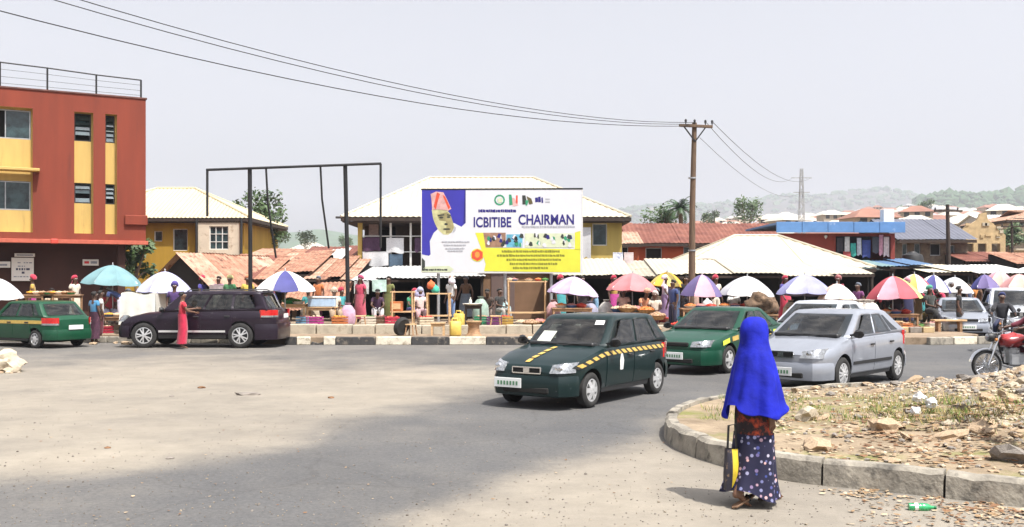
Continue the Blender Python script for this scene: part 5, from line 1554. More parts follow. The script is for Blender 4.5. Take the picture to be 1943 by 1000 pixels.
for xx in (-BW / 2 + .6, BW * .02, BW / 2 - 1.15):
    p = MB(); p.tube([(xx, .16, 0), (xx, .16, zb_ + BH - .05)], .06, 8); p.build('post', M_STEEL, bb)
p = MB()
for zz in (.2, .8): p.bar((-BW / 2, .09, zb_ + BH * zz), (BW / 2, .09, zb_ + BH * zz), .05, .08)
p.build('brace', M_BLACKSTEEL, bb)
def BP(u, v, k=1): return (-BW / 2 + u * BW, -.041 - .0025 * k, zb_ + BH * (1 - v))
def bpoly(nm, pts, m, k=1, parent=None):
    q = MB(); q.poly([BP(u, v, k) for u, v in pts]); return q.build(nm, m, panel if parent is None else parent)
bpoly('print', [(0, 0), (.275, 0), (.275, .40), (.0, .40)], M_BBBLUE, 1)
bpoly('print', [(0, .40), (.275, .40), (.05, .80), (.0, .78)], M_BBBLUE, 1)
# man: white robe, shoulders, neck, face in three tones, beard, pointed red and pink cap
bpoly('print', [(.0, 1), (.02, .84), (.055, .78), (.05, .62), (.075, .52), (.12, .44), (.2, .40), (.25, .45), (.29, .52), (.34, .64), (.38, .8), (.38, 1)], M_BBWHITE, 2)
bpoly('print', [(.055, .05), (.09, .02), (.135, .03), (.16, .12), (.185, .23), (.16, .26), (.1, .24), (.065, .25), (.062, .15)], M_BBPINK, 3)
bpoly('print', [(.075, .20), (.095, .03), (.115, .05), (.10, .14), (.088, .24)], M_BBRED, 4)
bpoly('print', [(.13, .06), (.145, .08), (.178, .21), (.168, .24)], M_BBRED, 4)
bpoly('print', [(.062, .24), (.1, .235), (.16, .25), (.178, .29), (.19, .36), (.205, .45), (.19, .51), (.165, .545), (.135, .54), (.105, .49), (.085, .42), (.07, .34)], M_BBSKIN2, 3)
bpoly('print', [(.095, .30), (.16, .27), (.18, .30), (.195, .40), (.2, .46), (.185, .52), (.15, .53), (.155, .44), (.15, .38), (.11, .37)], M_BBSKIN, 4)
for u, v, du, dv in ((.122, .335, .014, .012), (.168, .33, .012, .011), (.157, .475, .026, .010), (.152, .415, .012, .012)):
    bpoly('print', [(u - du, v), (u - du * .5, v - dv), (u + du * .5, v - dv), (u + du, v), (u + du * .5, v + dv), (u - du * .5, v + dv)], M_BBDARK, 5)
bpoly('print', [(.10, .305), (.14, .295), (.142, .308), (.102, .32)], M_BBDARK, 5); bpoly('print', [(.158, .295), (.182, .305), (.181, .318), (.158, .308)], M_BBDARK, 5)
bpoly('print', [(.205, .44), (.215, .46), (.21, .50), (.192, .525)], M_BBGREY, 5)
bpoly('print', [(.27, 0.0), (.275, 0), (.275, .40), (.262, .40)], M_BBNAVY, 5)
bpoly('print', [(.0, .82), (.02, .86), (.02, .97), (.0, .97)], M_BBDARK, 5)
bpoly('print', [(.02, .93), (.17, .92), (.2, .96), (.18, .995), (.0, .995), (.0, .97)], M_BBPALE, 5)
# yellow field with the photo strip
bpoly('print', [(.335, .52), (.385, .52), (.40, .70), (.99, .72), (.99, 1), (.39, .985), (.40, .9), (.37, .7)], M_BBYEL, 2)
bpoly('print', [(.955, .52), (.99, .50), (.99, .73), (.955, .73)], M_BBYEL, 2)
bpoly('print', [(.385, .52), (.525, .52), (.525, .695), (.40, .695)], mat('vinyl_brown', (.30, .17, .11), .5, 0, .3, 4), 3)
bpoly('print', [(.53, .54), (.63, .54), (.63, .695), (.53, .695)], M_BBCYAN, 3)
bpoly('print', [(.645, .53), (.95, .53), (.95, .70), (.645, .70)], M_BBPALE, 3)
r2 = random.Random(5)
for i in range(46):
    u = r2.uniform(.40, .93); v = r2.uniform(.55, .675); s_1 = r2.uniform(.006, .016)
    mm = r2.choice([M_BBDARK, M_BBDARK, M_BBWHITE, M_BBWHITE, M_BBNAVY, M_BBGREEN])
    bpoly('print', [(u - s_1, v + r2.uniform(0, .02)), (u - s_1 * .3, v - .028), (u + s_1 * .6, v - .02), (u + s_1, v + .02), (u, v + .03)], mm, 4 + i % 3)
# emblem rings and marks along the top
q = MB()
for i in range(14):
    a0, a1 = 2 * PI * i / 14, 2 * PI * (i + 1) / 14
    c = (.487, .125)
    P = lambda a, r_: BP(c[0] + math.cos(a) * r_, c[1] + math.sin(a) * r_ * BW / BH, 2)
    q.quad(P(a0, .034), P(a1, .034), P(a1, .024), P(a0, .024))
q.build('print', M_BBGREEN, panel)
bpoly('print', [(.472, .11), (.50, .10), (.505, .15), (.48, .16)], M_BBPALE, 3)
bpoly('print', [(.545, .06), (.56, .06), (.575, .18), (.548, .19)], M_BBGREEN, 2); bpoly('print', [(.565, .10), (.578, .10), (.605, .19), (.57, .20)], M_BBPINK, 3); bpoly('print', [(.59, .07), (.60, .07), (.60, .17), (.588, .17)], M_BBRED, 3)
bpoly('print', [(.628, .07), (.648, .07), (.66, .18), (.63, .18)], M_BBDARK, 2); bpoly('print', [(.655, .08), (.685, .11), (.695, .17), (.672, .18)], mat('vinyl_black_brown', (.10, .08, .03), .5), 3); bpoly('print', [(.648, .13), (.668, .13), (.66, .19), (.65, .19)], M_BBGREEN, 4)
for u0, u1, v0, v1 in ((.708, .725, .10, .15), (.727, .742, .09, .15), (.747, .756, .10, .16)): bpoly('print', [(u0, v0), (u1, v0 - .005), (u1 + .003, v1), (u0 + .002, v1 + .005)], M_BBNAVY, 2)
for i in range(2): bpoly('print', [(.772, .11 + i * .035), (.80, .11 + i * .035), (.80, .125 + i * .035), (.772, .125 + i * .035)], M_BBGREY, 2)
# orange-red roundel
q = MB(); q.poly([BP(.348 + .041 * math.cos(2 * PI * i / 18), .79 + .041 * BW / BH * math.sin(2 * PI * i / 18), 5) for i in range(18)]); q.build('print', M_BBYEL, panel)
q = MB(); q.poly([BP(.348 + .034 * math.cos(2 * PI * i / 12) * (1 + .15 * (i % 2)), .79 + .033 * BW / BH * math.sin(2 * PI * i / 12) * (1 + .15 * (i % 2)), 6) for i in range(12)]); q.build('print', M_BBRED, panel)
q = MB(); q.poly([BP(.348 + .016 * math.cos(2 * PI * i / 7), .785 + .02 * BW / BH * math.sin(2 * PI * i / 7), 7) for i in range(7)]); q.build('print', mat('vinyl_orange', (.72, .28, .05), .5), panel)
def lettering(txt, u, v, hgt, m, k=2, width=None, bold=.0, name='lettering', squash=1.0):
    cu = bpy.data.curves.new('txt', 'FONT'); cu.body = txt; cu.size = 1.0; cu.offset = bold; cu.extrude = 0.002
    o = bpy.data.objects.new('txt', cu); COL.objects.link(o)
    dg = bpy.context.evaluated_depsgraph_get(); dg.update()
    me = bpy.data.meshes.new_from_object(o.evaluated_get(dg)); bpy.data.objects.remove(o)
    xs_ = [v_.co.x for v_ in me.vertices]; ys_ = [v_.co.y for v_ in me.vertices]
    w0, h0 = max(xs_) - min(xs_), max(ys_) - min(ys_)
    sy = hgt * BH / h0; sx = (width * BW / w0) if width else sy
    c = BP(u, v, k)
    for vv in me.vertices:
        x, y, z = vv.co
        vv.co = ((x - min(xs_)) * sx + c[0], c[1] - z, (y - min(ys_)) * sy + c[2])
    me.materials.clear(); me.materials.append(m); me.name = name
    return inst(name, me, panel)
lettering('ICBITIBE', .325, .455, .125, M_BBNAVY, 2, width=.235, bold=.022)
lettering('CHAIRMAN', .605, .425, .125, M_BBNAVY, 2, width=.345, bold=.024)
def scribble(u0, u1, v, h, m, k=2, seed=0, dense=.7):
    dense = 1.0
    """print too small to read in the photograph: broken dashes of one text line"""
    q = MB(); r3 = random.Random(seed); u = u0
    while u < u1:
        w_ = r3.uniform(.006, .02)
        if r3.random() < dense: q.quad(BP(u, v + h * r3.uniform(.8, 1), k), BP(u + w_, v + h, k), BP(u + w_, v + h * r3.uniform(0, .3), k), BP(u, v + h * r3.uniform(0, .2), k))
        u += w_ + r3.uniform(.001, .003)
    q.build('print', m, panel)
scribble(.355, .575, .235, .04, M_BBNAVY, seed=1, dense=.6); scribble(.625, .94, .435, .03, M_BBGREY, seed=2)
for i, v in enumerate((.62, .66, .70, .73)): scribble(.125 + .012 * i, .285 - .01 * i, v, .018, M_BBGREY, 6, seed=i + 3, dense=.6)
for i, (a, b_) in enumerate(((.5, .86), (.47, .88), (.53, .87), (.55, .84), (.57, .78))): scribble(a, b_, .73 + i * .05, .032, M_BBOLIVE, 3, seed=i + 9, dense=.65)
scribble(.0, .16, .955, .025, M_BBDARK, 6, seed=20)

# ================================================================== empty hoarding frame, poles, wires
ef = thing('empty_hoarding', 'empty black steel billboard frame on two thick posts above the rusty roofs', 'hoarding', (lx(565, 35), 35, .5))
ex = lambda px, Y=35: lx(px, Y) - lx(565, 35)
ez = lambda py, Y=35: lz(py, Y) - .5
for px0, px1, yt in ((475, 474, 320), (661, 655, 314)):
    m = MB(); m.tube([(ex(px0), 0, -.02), (ex(lerp(px0, px1, .5)) + .01, 0, ez(470)), (ex(px1), 0, ez(yt))], .075, 10); m.build('post', M_BLACKSTEEL, ef, smooth=.8)
m = MB(); m.tube([(ex(393), -.1, ez(323)), (ex(560), -.1, ez(317)), (ex(724), -.1, ez(311))], .05, 6); m.build('top_rail', M_BLACKSTEEL, ef)
for px, yt, yb in ((395, 323, 411), (723, 311, 470)):
    m = MB(); m.tube([(ex(px), -.1, ez(yt)), (ex(px), -.1, ez(yb))], .045, 6); m.build('side_rail', M_BLACKSTEEL, ef)
for px0, px1, yt, yb in ((506, 516, 319, 488), (609, 618, 316, 470)):
    m = MB(); m.tube([(ex(px0), -.09, ez(yt)), (ex(px0) + .02, .1, ez(lerp(yt, yb, .4))), (ex(px1), .6, ez(yb))], .038, 6); m.build('stay', M_BLACKSTEEL, ef)

PX, PY = lx(1312, 35), 35.0
up = thing('utility_pole', 'weathered wooden utility pole with a crossarm standing among the umbrellas', 'utility pole', (PX, PY, .5))
m = MB(); zt_ = lz(233, PY) - .5
m.tube([(.0, 0, -.1), (.02, 0, 2), (.03, 0, 4), (.11, 0, zt_)], [.135, .122, .108, .085], 12); m.build('pole', M_POLEWOOD, up, smooth=.8)
za = lz(240, PY) - .5
m = MB(); m.box((.14, -.1, za), (1.28, .1, .1), rz=.25); m.build('crossarm', M_POLEWOOD, up, bevel=.01)
for x in (-.42, -.05, .4, .68):
    m = MB(); m.lathe([(.02, 0), (.02, .06), (.05, .07), (.035, .11), (.05, .13), (.03, .18), (.001, .19)], 8, c=(.14 + x * .9, -.1 + x * .22, za + .05)); m.build('insulator', M_BLACKPL, up)
m = MB(); m.bar((.12, -.08, za - .55), (.5, -.02, za - .04), .04); m.bar((.12, -.08, za - .55), (-.3, -.2, za - .04), .04); m.build('crossarm_brace', M_BLACKSTEEL, up)
for zz in (2.6, 5.2): m = MB(); m.lathe([(.135, 0), (.145, .0), (.145, .05), (.135, .05)], 12, c=(.025, 0, zz)); m.build('band', M_STEEL, up)
def wire(label, pts, r_=.018, group='wires running to the wooden pole'):
    m = MB(); m.tube(pts, r_, 5); return tag(m.build('cable', M_BLACKPL), label, 'cable', group)
def para(z0, b_, c, off=(0, 0), t1=1.5, n=26):
    out = []
    for i in range(n + 1):
        t = t1 * i / n
        out.append(Vector((PX + .1 - 15.3 * t + off[0] * min(1, t * 8), PY - 18 * t + off[1] * min(1, t * 8), z0 + b_ * t + c * t * t)))
    return out
wire('lower single cable from the pole crossarm out over the road', para(7.6, -3.25, 2.3, (0, 0)), .011)
wire('upper cable of the close pair running from the pole over the road', para(7.72, -2.7, 2.35, (-.25, .2)), .010)
wire('under cable of the close pair running from the pole over the road', para(7.66, -2.8, 2.36, (-.25, .2)), .010)
FP = Vector((lx(1521, 96), 96, 0)); FP.z = terrain_z(FP.x, FP.y)
mast = thing('lattice_mast', 'thin hazy lattice mast rising above the far roofs', 'mast', FP)
ht = lz(320, 96) - FP.z
m = MB()
for sx_, sy_ in ((1, 1), (1, -1), (-1, 1), (-1, -1)): m.bar((sx_ * .45, sy_ * .45, 0), (sx_ * .10, sy_ * .10, ht), .07)
m.build('leg', M_STEEL, mast)
m = MB()
for i in range(14):
    z0, z1 = ht * i / 14, ht * (i + 1) / 14
    w0, w1 = lerp(.45, .1, i / 14), lerp(.45, .1, (i + 1) / 14)
    for s in (1, -1): m.bar((-w0 * s, -w0, z0), (w1 * s, -w1, z1), .04); m.bar((-w0 * s, w0, z0), (w1 * s, w1, z1), .04)
m.bar((-1, 0, ht * .93), (1, 0, ht * .93), .08); m.bar((-.8, 0, ht * .82), (.8, 0, ht * .82), .08)
m.build('lattice', M_STEEL, mast)
for k_, (dx, zz, x2, z2) in enumerate(((.72, za + .7, .9, ht * .93), (.5, za + .68, -.9, ht * .93), (.3, za + .1, 0, ht * .82))):
    a = Vector((PX + dx, PY, zz)); b_ = Vector((FP.x + x2, 96, FP.z + z2))
    m = [a.lerp(b_, i / 14) - UP * (1.1 * 4 * (i / 14) * (1 - i / 14)) for i in range(15)]
    wire(['outer cable from the pole to the far mast', 'second cable from the pole to the far mast', 'lowest cable from the pole to the far mast'][k_], m, .012 if k_ < 2 else .009, 'wires from the wooden pole to the mast')
def street_pole(label, px, py_top, Y_, r_=.09, zb=.2):
    t = thing('electric_pole', label, 'utility pole', (lx(px, Y_), Y_, zb))
    h_ = lz(py_top, Y_) - zb
    m = MB(); m.tube([(0, 0, -.1), (-.06, 0, h_ * .5), (-.12, 0, h_)], [r_ * 1.3, r_ * 1.1, r_ * .9], 10); m.build('pole', M_WOODDARK, t, smooth=.8)
    m = MB(); m.box((-.11, -.08, h_ - .35), (1.5, .09, .09)); m.build('crossarm', M_WOODDARK, t)
    for x in (-.7, 0, .5): m = MB(); m.lathe([(.03, 0), (.05, .05), (.03, .12), (.001, .15)], 8, c=(-.11 + x, -.08, h_ - .30)); m.build('insulator', M_BLACKPL, t)
street_pole('dark slim electricity pole in front of the grey-roofed house', 1802, 388, 52, .10)
street_pole('thin dark pole beside the unfinished block house', 1923, 420, 66, .08)

# ================================================================== trees
M_LEAF = mat('tree_leaf', (.035, .075, .02), .6, 0, .45, .8, col2=(.07, .12, .035))
M_LEAF2 = mat('palm_leaf', (.03, .07, .028), .5, 0, .4, .8, col2=(.06, .12, .05))
def leaf_tree(label, X_, Y_, z0, h_, cr, n, seed, name='tree', stretch=1.0):
    r3 = random.Random(seed)
    t = thing(name, label, 'tree', (X_, Y_, z0))
    m = MB(); tips = []
    th = h_ - cr * stretch * 1.1
    m.tube([(0, 0, -.2), (.05, 0, th * .5), (-.04, .05, th)], [.2 * h_ / 8, .15 * h_ / 8, .11 * h_ / 8], 8)
    for i in range(9):
        a = r3.uniform(0, 2 * PI); rr_ = cr * r3.uniform(.35, .85); zz = th + cr * stretch * r3.uniform(-.1, 1.5)
        e = Vector((rr_ * math.cos(a), rr_ * math.sin(a), zz)); tips.append(e)
        m.tube([(0, 0, th * .85), e * .5 + Vector((0, 0, th * .45)), e], [.08, .05, .02], 5)
    m.build('trunk', M_BARK, t, smooth=.8)
    f = MB()
    for e in tips + [Vector((0, 0, th + cr * .7))]:
        ax = cr * r3.uniform(.3, .5)
        for k_ in range(n // 10):
            d = Vector((r3.gauss(0, 1), r3.gauss(0, 1), r3.gauss(0, .8))).normalized() * ax * r3.random() ** .4
            c = e + d; s_1 = r3.uniform(.09, .2) * max(1, cr / 1.7)
            u = Vector((r3.gauss(0, 1), r3.gauss(0, 1), r3.gauss(0, .6))).normalized(); v = u.orthogonal().normalized()
            f.quad(c - u * s_1, c - v * s_1 * .5, c + u * s_1, c + v * s_1 * .5)
    f.build('crown', M_LEAF, t)
    return t
leaf_tree('leafy green tree behind the ochre house and the empty frame', lx(486, 62), 62, 0, lz(388, 62), 1.7, 1500, 3, stretch=1.3)
leaf_tree('low bushy tree at the corner of the ochre house', lx(497, 58), 58, 0, lz(432, 58), 1.1, 900, 8)
leaf_tree('dark bush growing between the red building and the ochre house', lx(256, 45), 45, .4, lz(478, 45) - .4, .9, 900, 5, name='bush')
leaf_tree('round green tree beside the beige storeyed house', lx(1912, 80), 80, .5, lz(440, 80) - .5, 1.5, 1200, 6)
leaf_tree('dark green shrub below the palm tree', lx(1258, 76), 76, 0, lz(402, 76), 1.5, 900, 9)
for i, (px, Y_, h_) in enumerate([(1418, 150, 8), (1762, 330, 9), (1350, 260, 8), (580, 240, 9), (520, 200, 8), (655, 300, 10)]):
    X_ = lx(px, Y_)
    if i == 0: ft = leaf_tree('small dark tree among the far houses', X_, Y_, terrain_z(X_, Y_), h_, 3.0, 1100, 40); ft['group'] = 'small dark trees among the far houses'
    else: dup(ft, (X_, Y_, terrain_z(X_, Y_)), i * 1.3)
# palm
PYm = 74.0
pm = thing('palm_tree', 'palm tree with drooping fronds beside the wooden pole', 'tree', (lx(1291, PYm), PYm, 0))
ph = lz(396, PYm)
m = MB(); m.tube([(0, 0, -.2), (.15, 0, ph * .5), (0, 0, ph)], [.25, .2, .17], 10); m.build('trunk', M_BARK, pm, smooth=.8)
for i in range(26):
    a = i * 2.4; el = lerp(1.3, -.35, (i / 25) ** .8); L = rnd.uniform(1.25, 1.7)
    fr_ = MB(); pts = []
    for k_ in range(7):
        t = k_ / 6; e_ = el - 1.3 * t * t
        p0 = pts[-1] if pts else Vector((0, 0, ph))
        pts.append(p0 + Vector((math.cos(a) * math.cos(e_), math.sin(a) * math.cos(e_), math.sin(e_))) * L / 6 if k_ else p0)
    fr_.tube(pts, [.03 * (1 - .12 * k_) for k_ in range(7)], 4)
    sd = Vector((-math.sin(a), math.cos(a), 0))
    for k_ in range(1, 7):
        for s in (1, -1):
            for j in (0, .5):
                c = pts[k_ - 1].lerp(pts[k_], j); d = (pts[k_] - pts[k_ - 1]).normalized()
                tip = c + (sd * s * .8 + d * .7 - UP * .25).normalized() * .42 * (1 - .35 * abs(k_ / 6 - .4))
                fr_.poly([c - d * .06, c + d * .06, tip])
    fr_.build('frond', M_LEAF2, pm)

# ================================================================== people
def skin_mesh(name, verts, edges_, root, sub=1):
    me = bpy.data.meshes.new(name)
    me.from_pydata([v[0] for v in verts], edges_, [])
    o = bpy.data.objects.new(name, me); COL.objects.link(o)
    md = o.modifiers.new('s', 'SKIN'); md.use_smooth_shade = True; md.branch_smoothing = .3
    sv = me.skin_vertices[0].data
    for i, v in enumerate(verts): sv[i].radius = (v[1], v[2] if len(v) > 2 else v[1]); sv[i].use_root = (i == root)
    ss = o.modifiers.new('ss', 'SUBSURF'); ss.levels = sub; ss.render_levels = sub
    r_ = eval_mesh(o, name)
    bpy.data.objects.remove(o)
    r_.polygons.foreach_set('use_smooth', [True] * len(r_.polygons))
    return r_
V3 = Vector
POSES = {}
def pose(kind_):
    """joints of a figure that faces -y; returns a dict"""
    if kind_ in POSES: return POSES[kind_]
    J = dict(pelvis=V3((0, 0, .93)), belly=V3((0, 0, 1.08)), chest=V3((0, .01, 1.28)), neck=V3((0, 0, 1.45)), h0=V3((0, -.015, 1.525)), h1=V3((0, -.015, 1.61)), ht=V3((0, .0, 1.665)))
    arm = {'L': [V3((.17, 0, 1.385)), V3((.225, .02, 1.11)), V3((.235, -.06, .88))], 'R': [V3((-.17, 0, 1.385)), V3((-.225, .02, 1.11)), V3((-.235, -.06, .88))]}
    leg = {'L': [V3((.085, 0, .88)), V3((.10, -.02, .48)), V3((.105, .02, .085)), V3((.115, -.14, .03))], 'R': [V3((-.085, 0, .88)), V3((-.10, -.02, .48)), V3((-.105, .02, .085)), V3((-.115, -.14, .03))]}
    if kind_ == 'reach':
        arm['L'] = [V3((.17, 0, 1.385)), V3((.20, -.16, 1.17)), V3((.14, -.40, 1.20))]; arm['R'] = [V3((-.17, 0, 1.385)), V3((-.21, -.10, 1.14)), V3((-.12, -.33, 1.10))]
    if kind_ == 'walk':
        leg['L'] = [V3((.085, 0, .88)), V3((.09, -.16, .50)), V3((.09, -.22, .085)), V3((.095, -.38, .035))]; leg['R'] = [V3((-.085, 0, .88)), V3((-.09, .03, .49)), V3((-.09, .27, .14)), V3((-.09, .17, .03))]
        arm['L'] = [V3((.17, 0, 1.385)), V3((.22, .13, 1.13)), V3((.22, .12, .88))]; arm['R'] = [V3((-.17, 0, 1.385)), V3((-.22, -.08, 1.12)), V3((-.20, -.24, .93))]
    if kind_ in ('sit', 'sitwork', 'ride'):
        for k_ in J: J[k_] = J[k_] - V3((0, 0, .46))
        for s in arm: arm[s] = [p - V3((0, 0, .46)) for p in arm[s]]
        for s, sg in (('L', 1), ('R', -1)):
            leg[s] = [V3((.09 * sg, 0, .45)), V3((.14 * sg, -.42, .47)), V3((.13 * sg, -.40, .085)), V3((.14 * sg, -.56, .03))]
            arm[s] = [V3((.17 * sg, 0, .925)), V3((.22 * sg, -.08, .66)), V3((.13 * sg, -.33, .60))]
        if kind_ == 'sitwork':
            for k_, dy in (('belly', -.04), ('chest', -.13), ('neck', -.21), ('h0', -.26), ('h1', -.31), ('ht', -.31)): J[k_] = J[k_] + V3((0, dy, -.03))
            for s, sg in (('L', 1), ('R', -1)): arm[s] = [V3((.17 * sg, -.13, .88)), V3((.23 * sg, -.26, .64)), V3((.12 * sg, -.52, .55))]
        if kind_ == 'ride':
            for s, sg in (('L', 1), ('R', -1)):
                leg[s] = [V3((.10 * sg, 0, .45)), V3((.20 * sg, -.36, .34)), V3((.19 * sg, -.10, .0)), V3((.20 * sg, -.25, -.05))]
                arm[s] = [V3((.17 * sg, -.03, .925)), V3((.30 * sg, -.25, .72)), V3((.30 * sg, -.52, .66))]
    if kind_ == 'bend':
        for k_, p in dict(belly=(0, -.09, 1.04), chest=(0, -.27, 1.13), neck=(0, -.42, 1.20), h0=(0, -.49, 1.21), h1=(0, -.56, 1.22), ht=(0, -.61, 1.24)).items(): J[k_] = V3(p)
        for s, sg in (('L', 1), ('R', -1)): arm[s] = [V3((.17 * sg, -.36, 1.12)), V3((.19 * sg, -.42, .84)), V3((.12 * sg, -.55, .66))]
    J['arm'] = arm; J['leg'] = leg
    POSES[kind_] = J
    return J
def body_mesh(kind_):
    J = pose(kind_); v = []; e = []
    def add(p, r_, par=None, r2=None):
        v.append((tuple(p), r_, r2 or r_))
        if par is not None: e.append((par, len(v) - 1))
        return len(v) - 1
    pe = add(J['pelvis'], .13, None, .105); be = add(J['belly'], .115, pe, .09); ch = add(J['chest'], .14, be, .10); ne = add(J['neck'], .056, ch)
    h0 = add(J['h0'], .066, ne, .075); h1 = add(J['h1'], .078, h0, .092); add(J['ht'], .062, h1, .07)
    fwd = (J['h1'] - J['h0']).normalized(); fd = V3((0, -1, 0)) if kind_ != 'bend' else V3((0, -.3, -.95))
    add(J['h1'] - fwd * .03 + fd * .105, .013, h1)
    for s, sg in (('L', 1), ('R', -1)):
        add(J['h1'] - fwd * .02 + V3((.088 * sg, .01, 0)), .012, h1)
        a = J['arm'][s]; sh = add(a[0], .055, ch); el = add(a[1], .04, sh); wr = add(a[2], .027, el)
        d = (a[2] - a[1]).normalized(); pa = add(a[2] + d * .055, .030, wr, .018)
        side = d.cross(V3((sg, 0, 0))); side = side.normalized() if side.length > .1 else V3((0, -1, 0))
        for k_, L in ((-1.5, .065), (-.5, .078), (.5, .074), (1.5, .06)):
            q = add(a[2] + d * .095 + side * k_ * .016, .008, pa); add(a[2] + d * (.095 + L) + side * k_ * .018 + V3((-sg * .014, 0, 0)), .006, q)
        q = add(a[2] + d * .045 + side * .042, .009, pa); add(a[2] + d * .085 + side * .058, .007, q)
        l = J['leg'][s]; hp = add(l[0], .085, pe); kn = add(l[1], .055, hp); an = add(l[2], .036, kn); add(l[2].lerp(l[3], .1) + V3((0, .04, -.035)), .03, an); add(l[3], .034, an, .022)
    return skin_mesh('body_' + kind_, v, e, 0, 1)
def shirt_mesh(kind_, sleeve=.6):
    J = pose(kind_); v = []; e = []
    def add(p, r_, par=None, r2=None):
        v.append((tuple(p), r_, r2 or r_))
        if par is not None: e.append((par, len(v) - 1))
        return len(v) - 1
    pe = add(J['pelvis'] + (J['pelvis'] - J['belly']) * .35, .165, None, .14); be = add(J['belly'], .15, pe, .122); ch = add(J['chest'], .165, be, .125); add(J['neck'].lerp(J['chest'], .25), .075, ch)
    for s in 'LR':
        a = J['arm'][s]; sh = add(a[0], .075, ch); add(a[0].lerp(a[1], sleeve), .064, sh)
        if sleeve > .9: add(a[1].lerp(a[2], .7), .05, len(v) - 1)
    return skin_mesh('shirt_' + kind_, v, e, 0, 1)
def trouser_mesh(kind_, wide=0.0):
    J = pose(kind_); v = []; e = []
    def add(p, r_, par=None, r2=None):
        v.append((tuple(p), r_, r2 or r_))
        if par is not None: e.append((par, len(v) - 1))
        return len(v) - 1
    pe = add(J['pelvis'], .15, None, .125); add(J['pelvis'].lerp(J['belly'], .6), .14, pe, .115)
    for s in 'LR':
        l = J['leg'][s]; hp = add(l[0], .108 + wide, pe); kn = add(l[1], .078 + wide, hp); add(l[1].lerp(l[2], .85), .062 + wide, kn)
    return skin_mesh('trousers_' + kind_, v, e, 0, 1)
def skirt_mesh(kind_):
    J = pose(kind_); L0, R0 = J['leg']['L'], J['leg']['R']
    m = MB(); n = 22; rows = 8; b0 = 0
    for i in range(rows + 1):
        t = i / rows
        z = lerp(J['pelvis'].z + .12, .16, t)
        def lx_(l): return l[0].lerp(l[1], min(1, t * 2)) if t < .5 else l[1].lerp(l[2], (t - .5) * 2)
        a, b_ = lx_(L0), lx_(R0); c = (a + b_) / 2
        rx_ = lerp(.15, .17, t) + abs(a.x - b_.x) * .35; ry_ = lerp(.125, .14, t) + abs(a.y - b_.y) * .5
        for j in range(n):
            an = 2 * PI * j / n; k_ = 1 + .06 * t * math.sin(an * 6 + 1)
            m.v.append((c.x + rx_ * k_ * math.cos(an), c.y + ry_ * k_ * math.sin(an), z))
    for i in range(rows):
        for j in range(n): j2 = (j + 1) % n; m.f.append((i * n + j, i * n + j2, (i + 1) * n + j2, (i + 1) * n + j)); m.m.append(0)
    return m.mesh('skirt_' + kind_, M_WHITE, smooth=3.2)
def head_cover(kind_, style):
    J = pose(kind_); m = MB()
    ax = (J['h1'] - J['h0']).normalized(); c = J['h1'] + ax * .03
    up_ = ax
    f_ = V3((0, -1, 0)) if kind_ != 'bend' else V3((0, -.3, -.95))
    f_ = (f_ - up_ * f_.dot(up_)).normalized(); sd = up_.cross(f_)
    rr_, hh_ = {'hair': (.098, .085), 'tie': (.125, .135), 'cap': (.103, .10), 'scarf': (.118, .12)}[style]
    n = 14
    for i in range(8):
        t = i / 7; ph_ = t * PI * .62
        for j in range(n):
            a = 2 * PI * j / n
            lo = 1 + .10 * (style == 'tie') * math.sin(a * 3 + 2)
            p = c + up_ * (hh_ * math.cos(ph_) * lo) + (sd * math.cos(a) + f_ * math.sin(a) * 1.12) * rr_ * math.sin(ph_) * lo
            p = p - f_ * .02 + f_ * (-.028 * t * (1 + math.sin(a)) / 1) + up_ * (.05 * t * max(0, math.sin(a)))
            m.v.append(tuple(p))
    for i in range(7):
        for j in range(n): j2 = (j + 1) % n; m.f.append((i * n + j, (i + 1) * n + j, (i + 1) * n + j2, i * n + j2)); m.m.append(0)
    if style == 'scarf':
        b0 = len(m.v)
        for i in range(6):
            t = i / 5
            for j in range(n):
                a = PI * 1.0 + PI * (j / (n - 1)) if True else 0
                r_ = lerp(.10, .20, t ** 1.5)
                p = J['h0'].lerp(J['chest'], t * .75) + V3((0, .0, .04 * (1 - t))) + V3((math.cos(a) * r_ * 1.05, -math.sin(a) * r_ * .75, 0))
                m.v.append(tuple(p))
        for i in range(5):
            for j in range(n - 1): a = b0 + i * n + j; m.f.append((a, a + 1, a + n + 1, a + n)); m.m.append(0)
    return m.mesh(style + '_' + kind_, M_WHITE, smooth=3.2)
PM = {'eye': MB().rock((0, 0, 0), .014, seed=0, sub=1, flat=.7).mesh('eye', M_EYE, smooth=3.2)}
def pm_(key, fn, *a):
    if key not in PM: PM[key] = fn(*a)
    return PM[key]
def inst_m(name, me, m, parent):
    o = inst(name, me, parent)
    if not me.materials: me.materials.append(m)
    o.material_slots[0].link = 'OBJECT'; o.material_slots[0].material = m
    return o
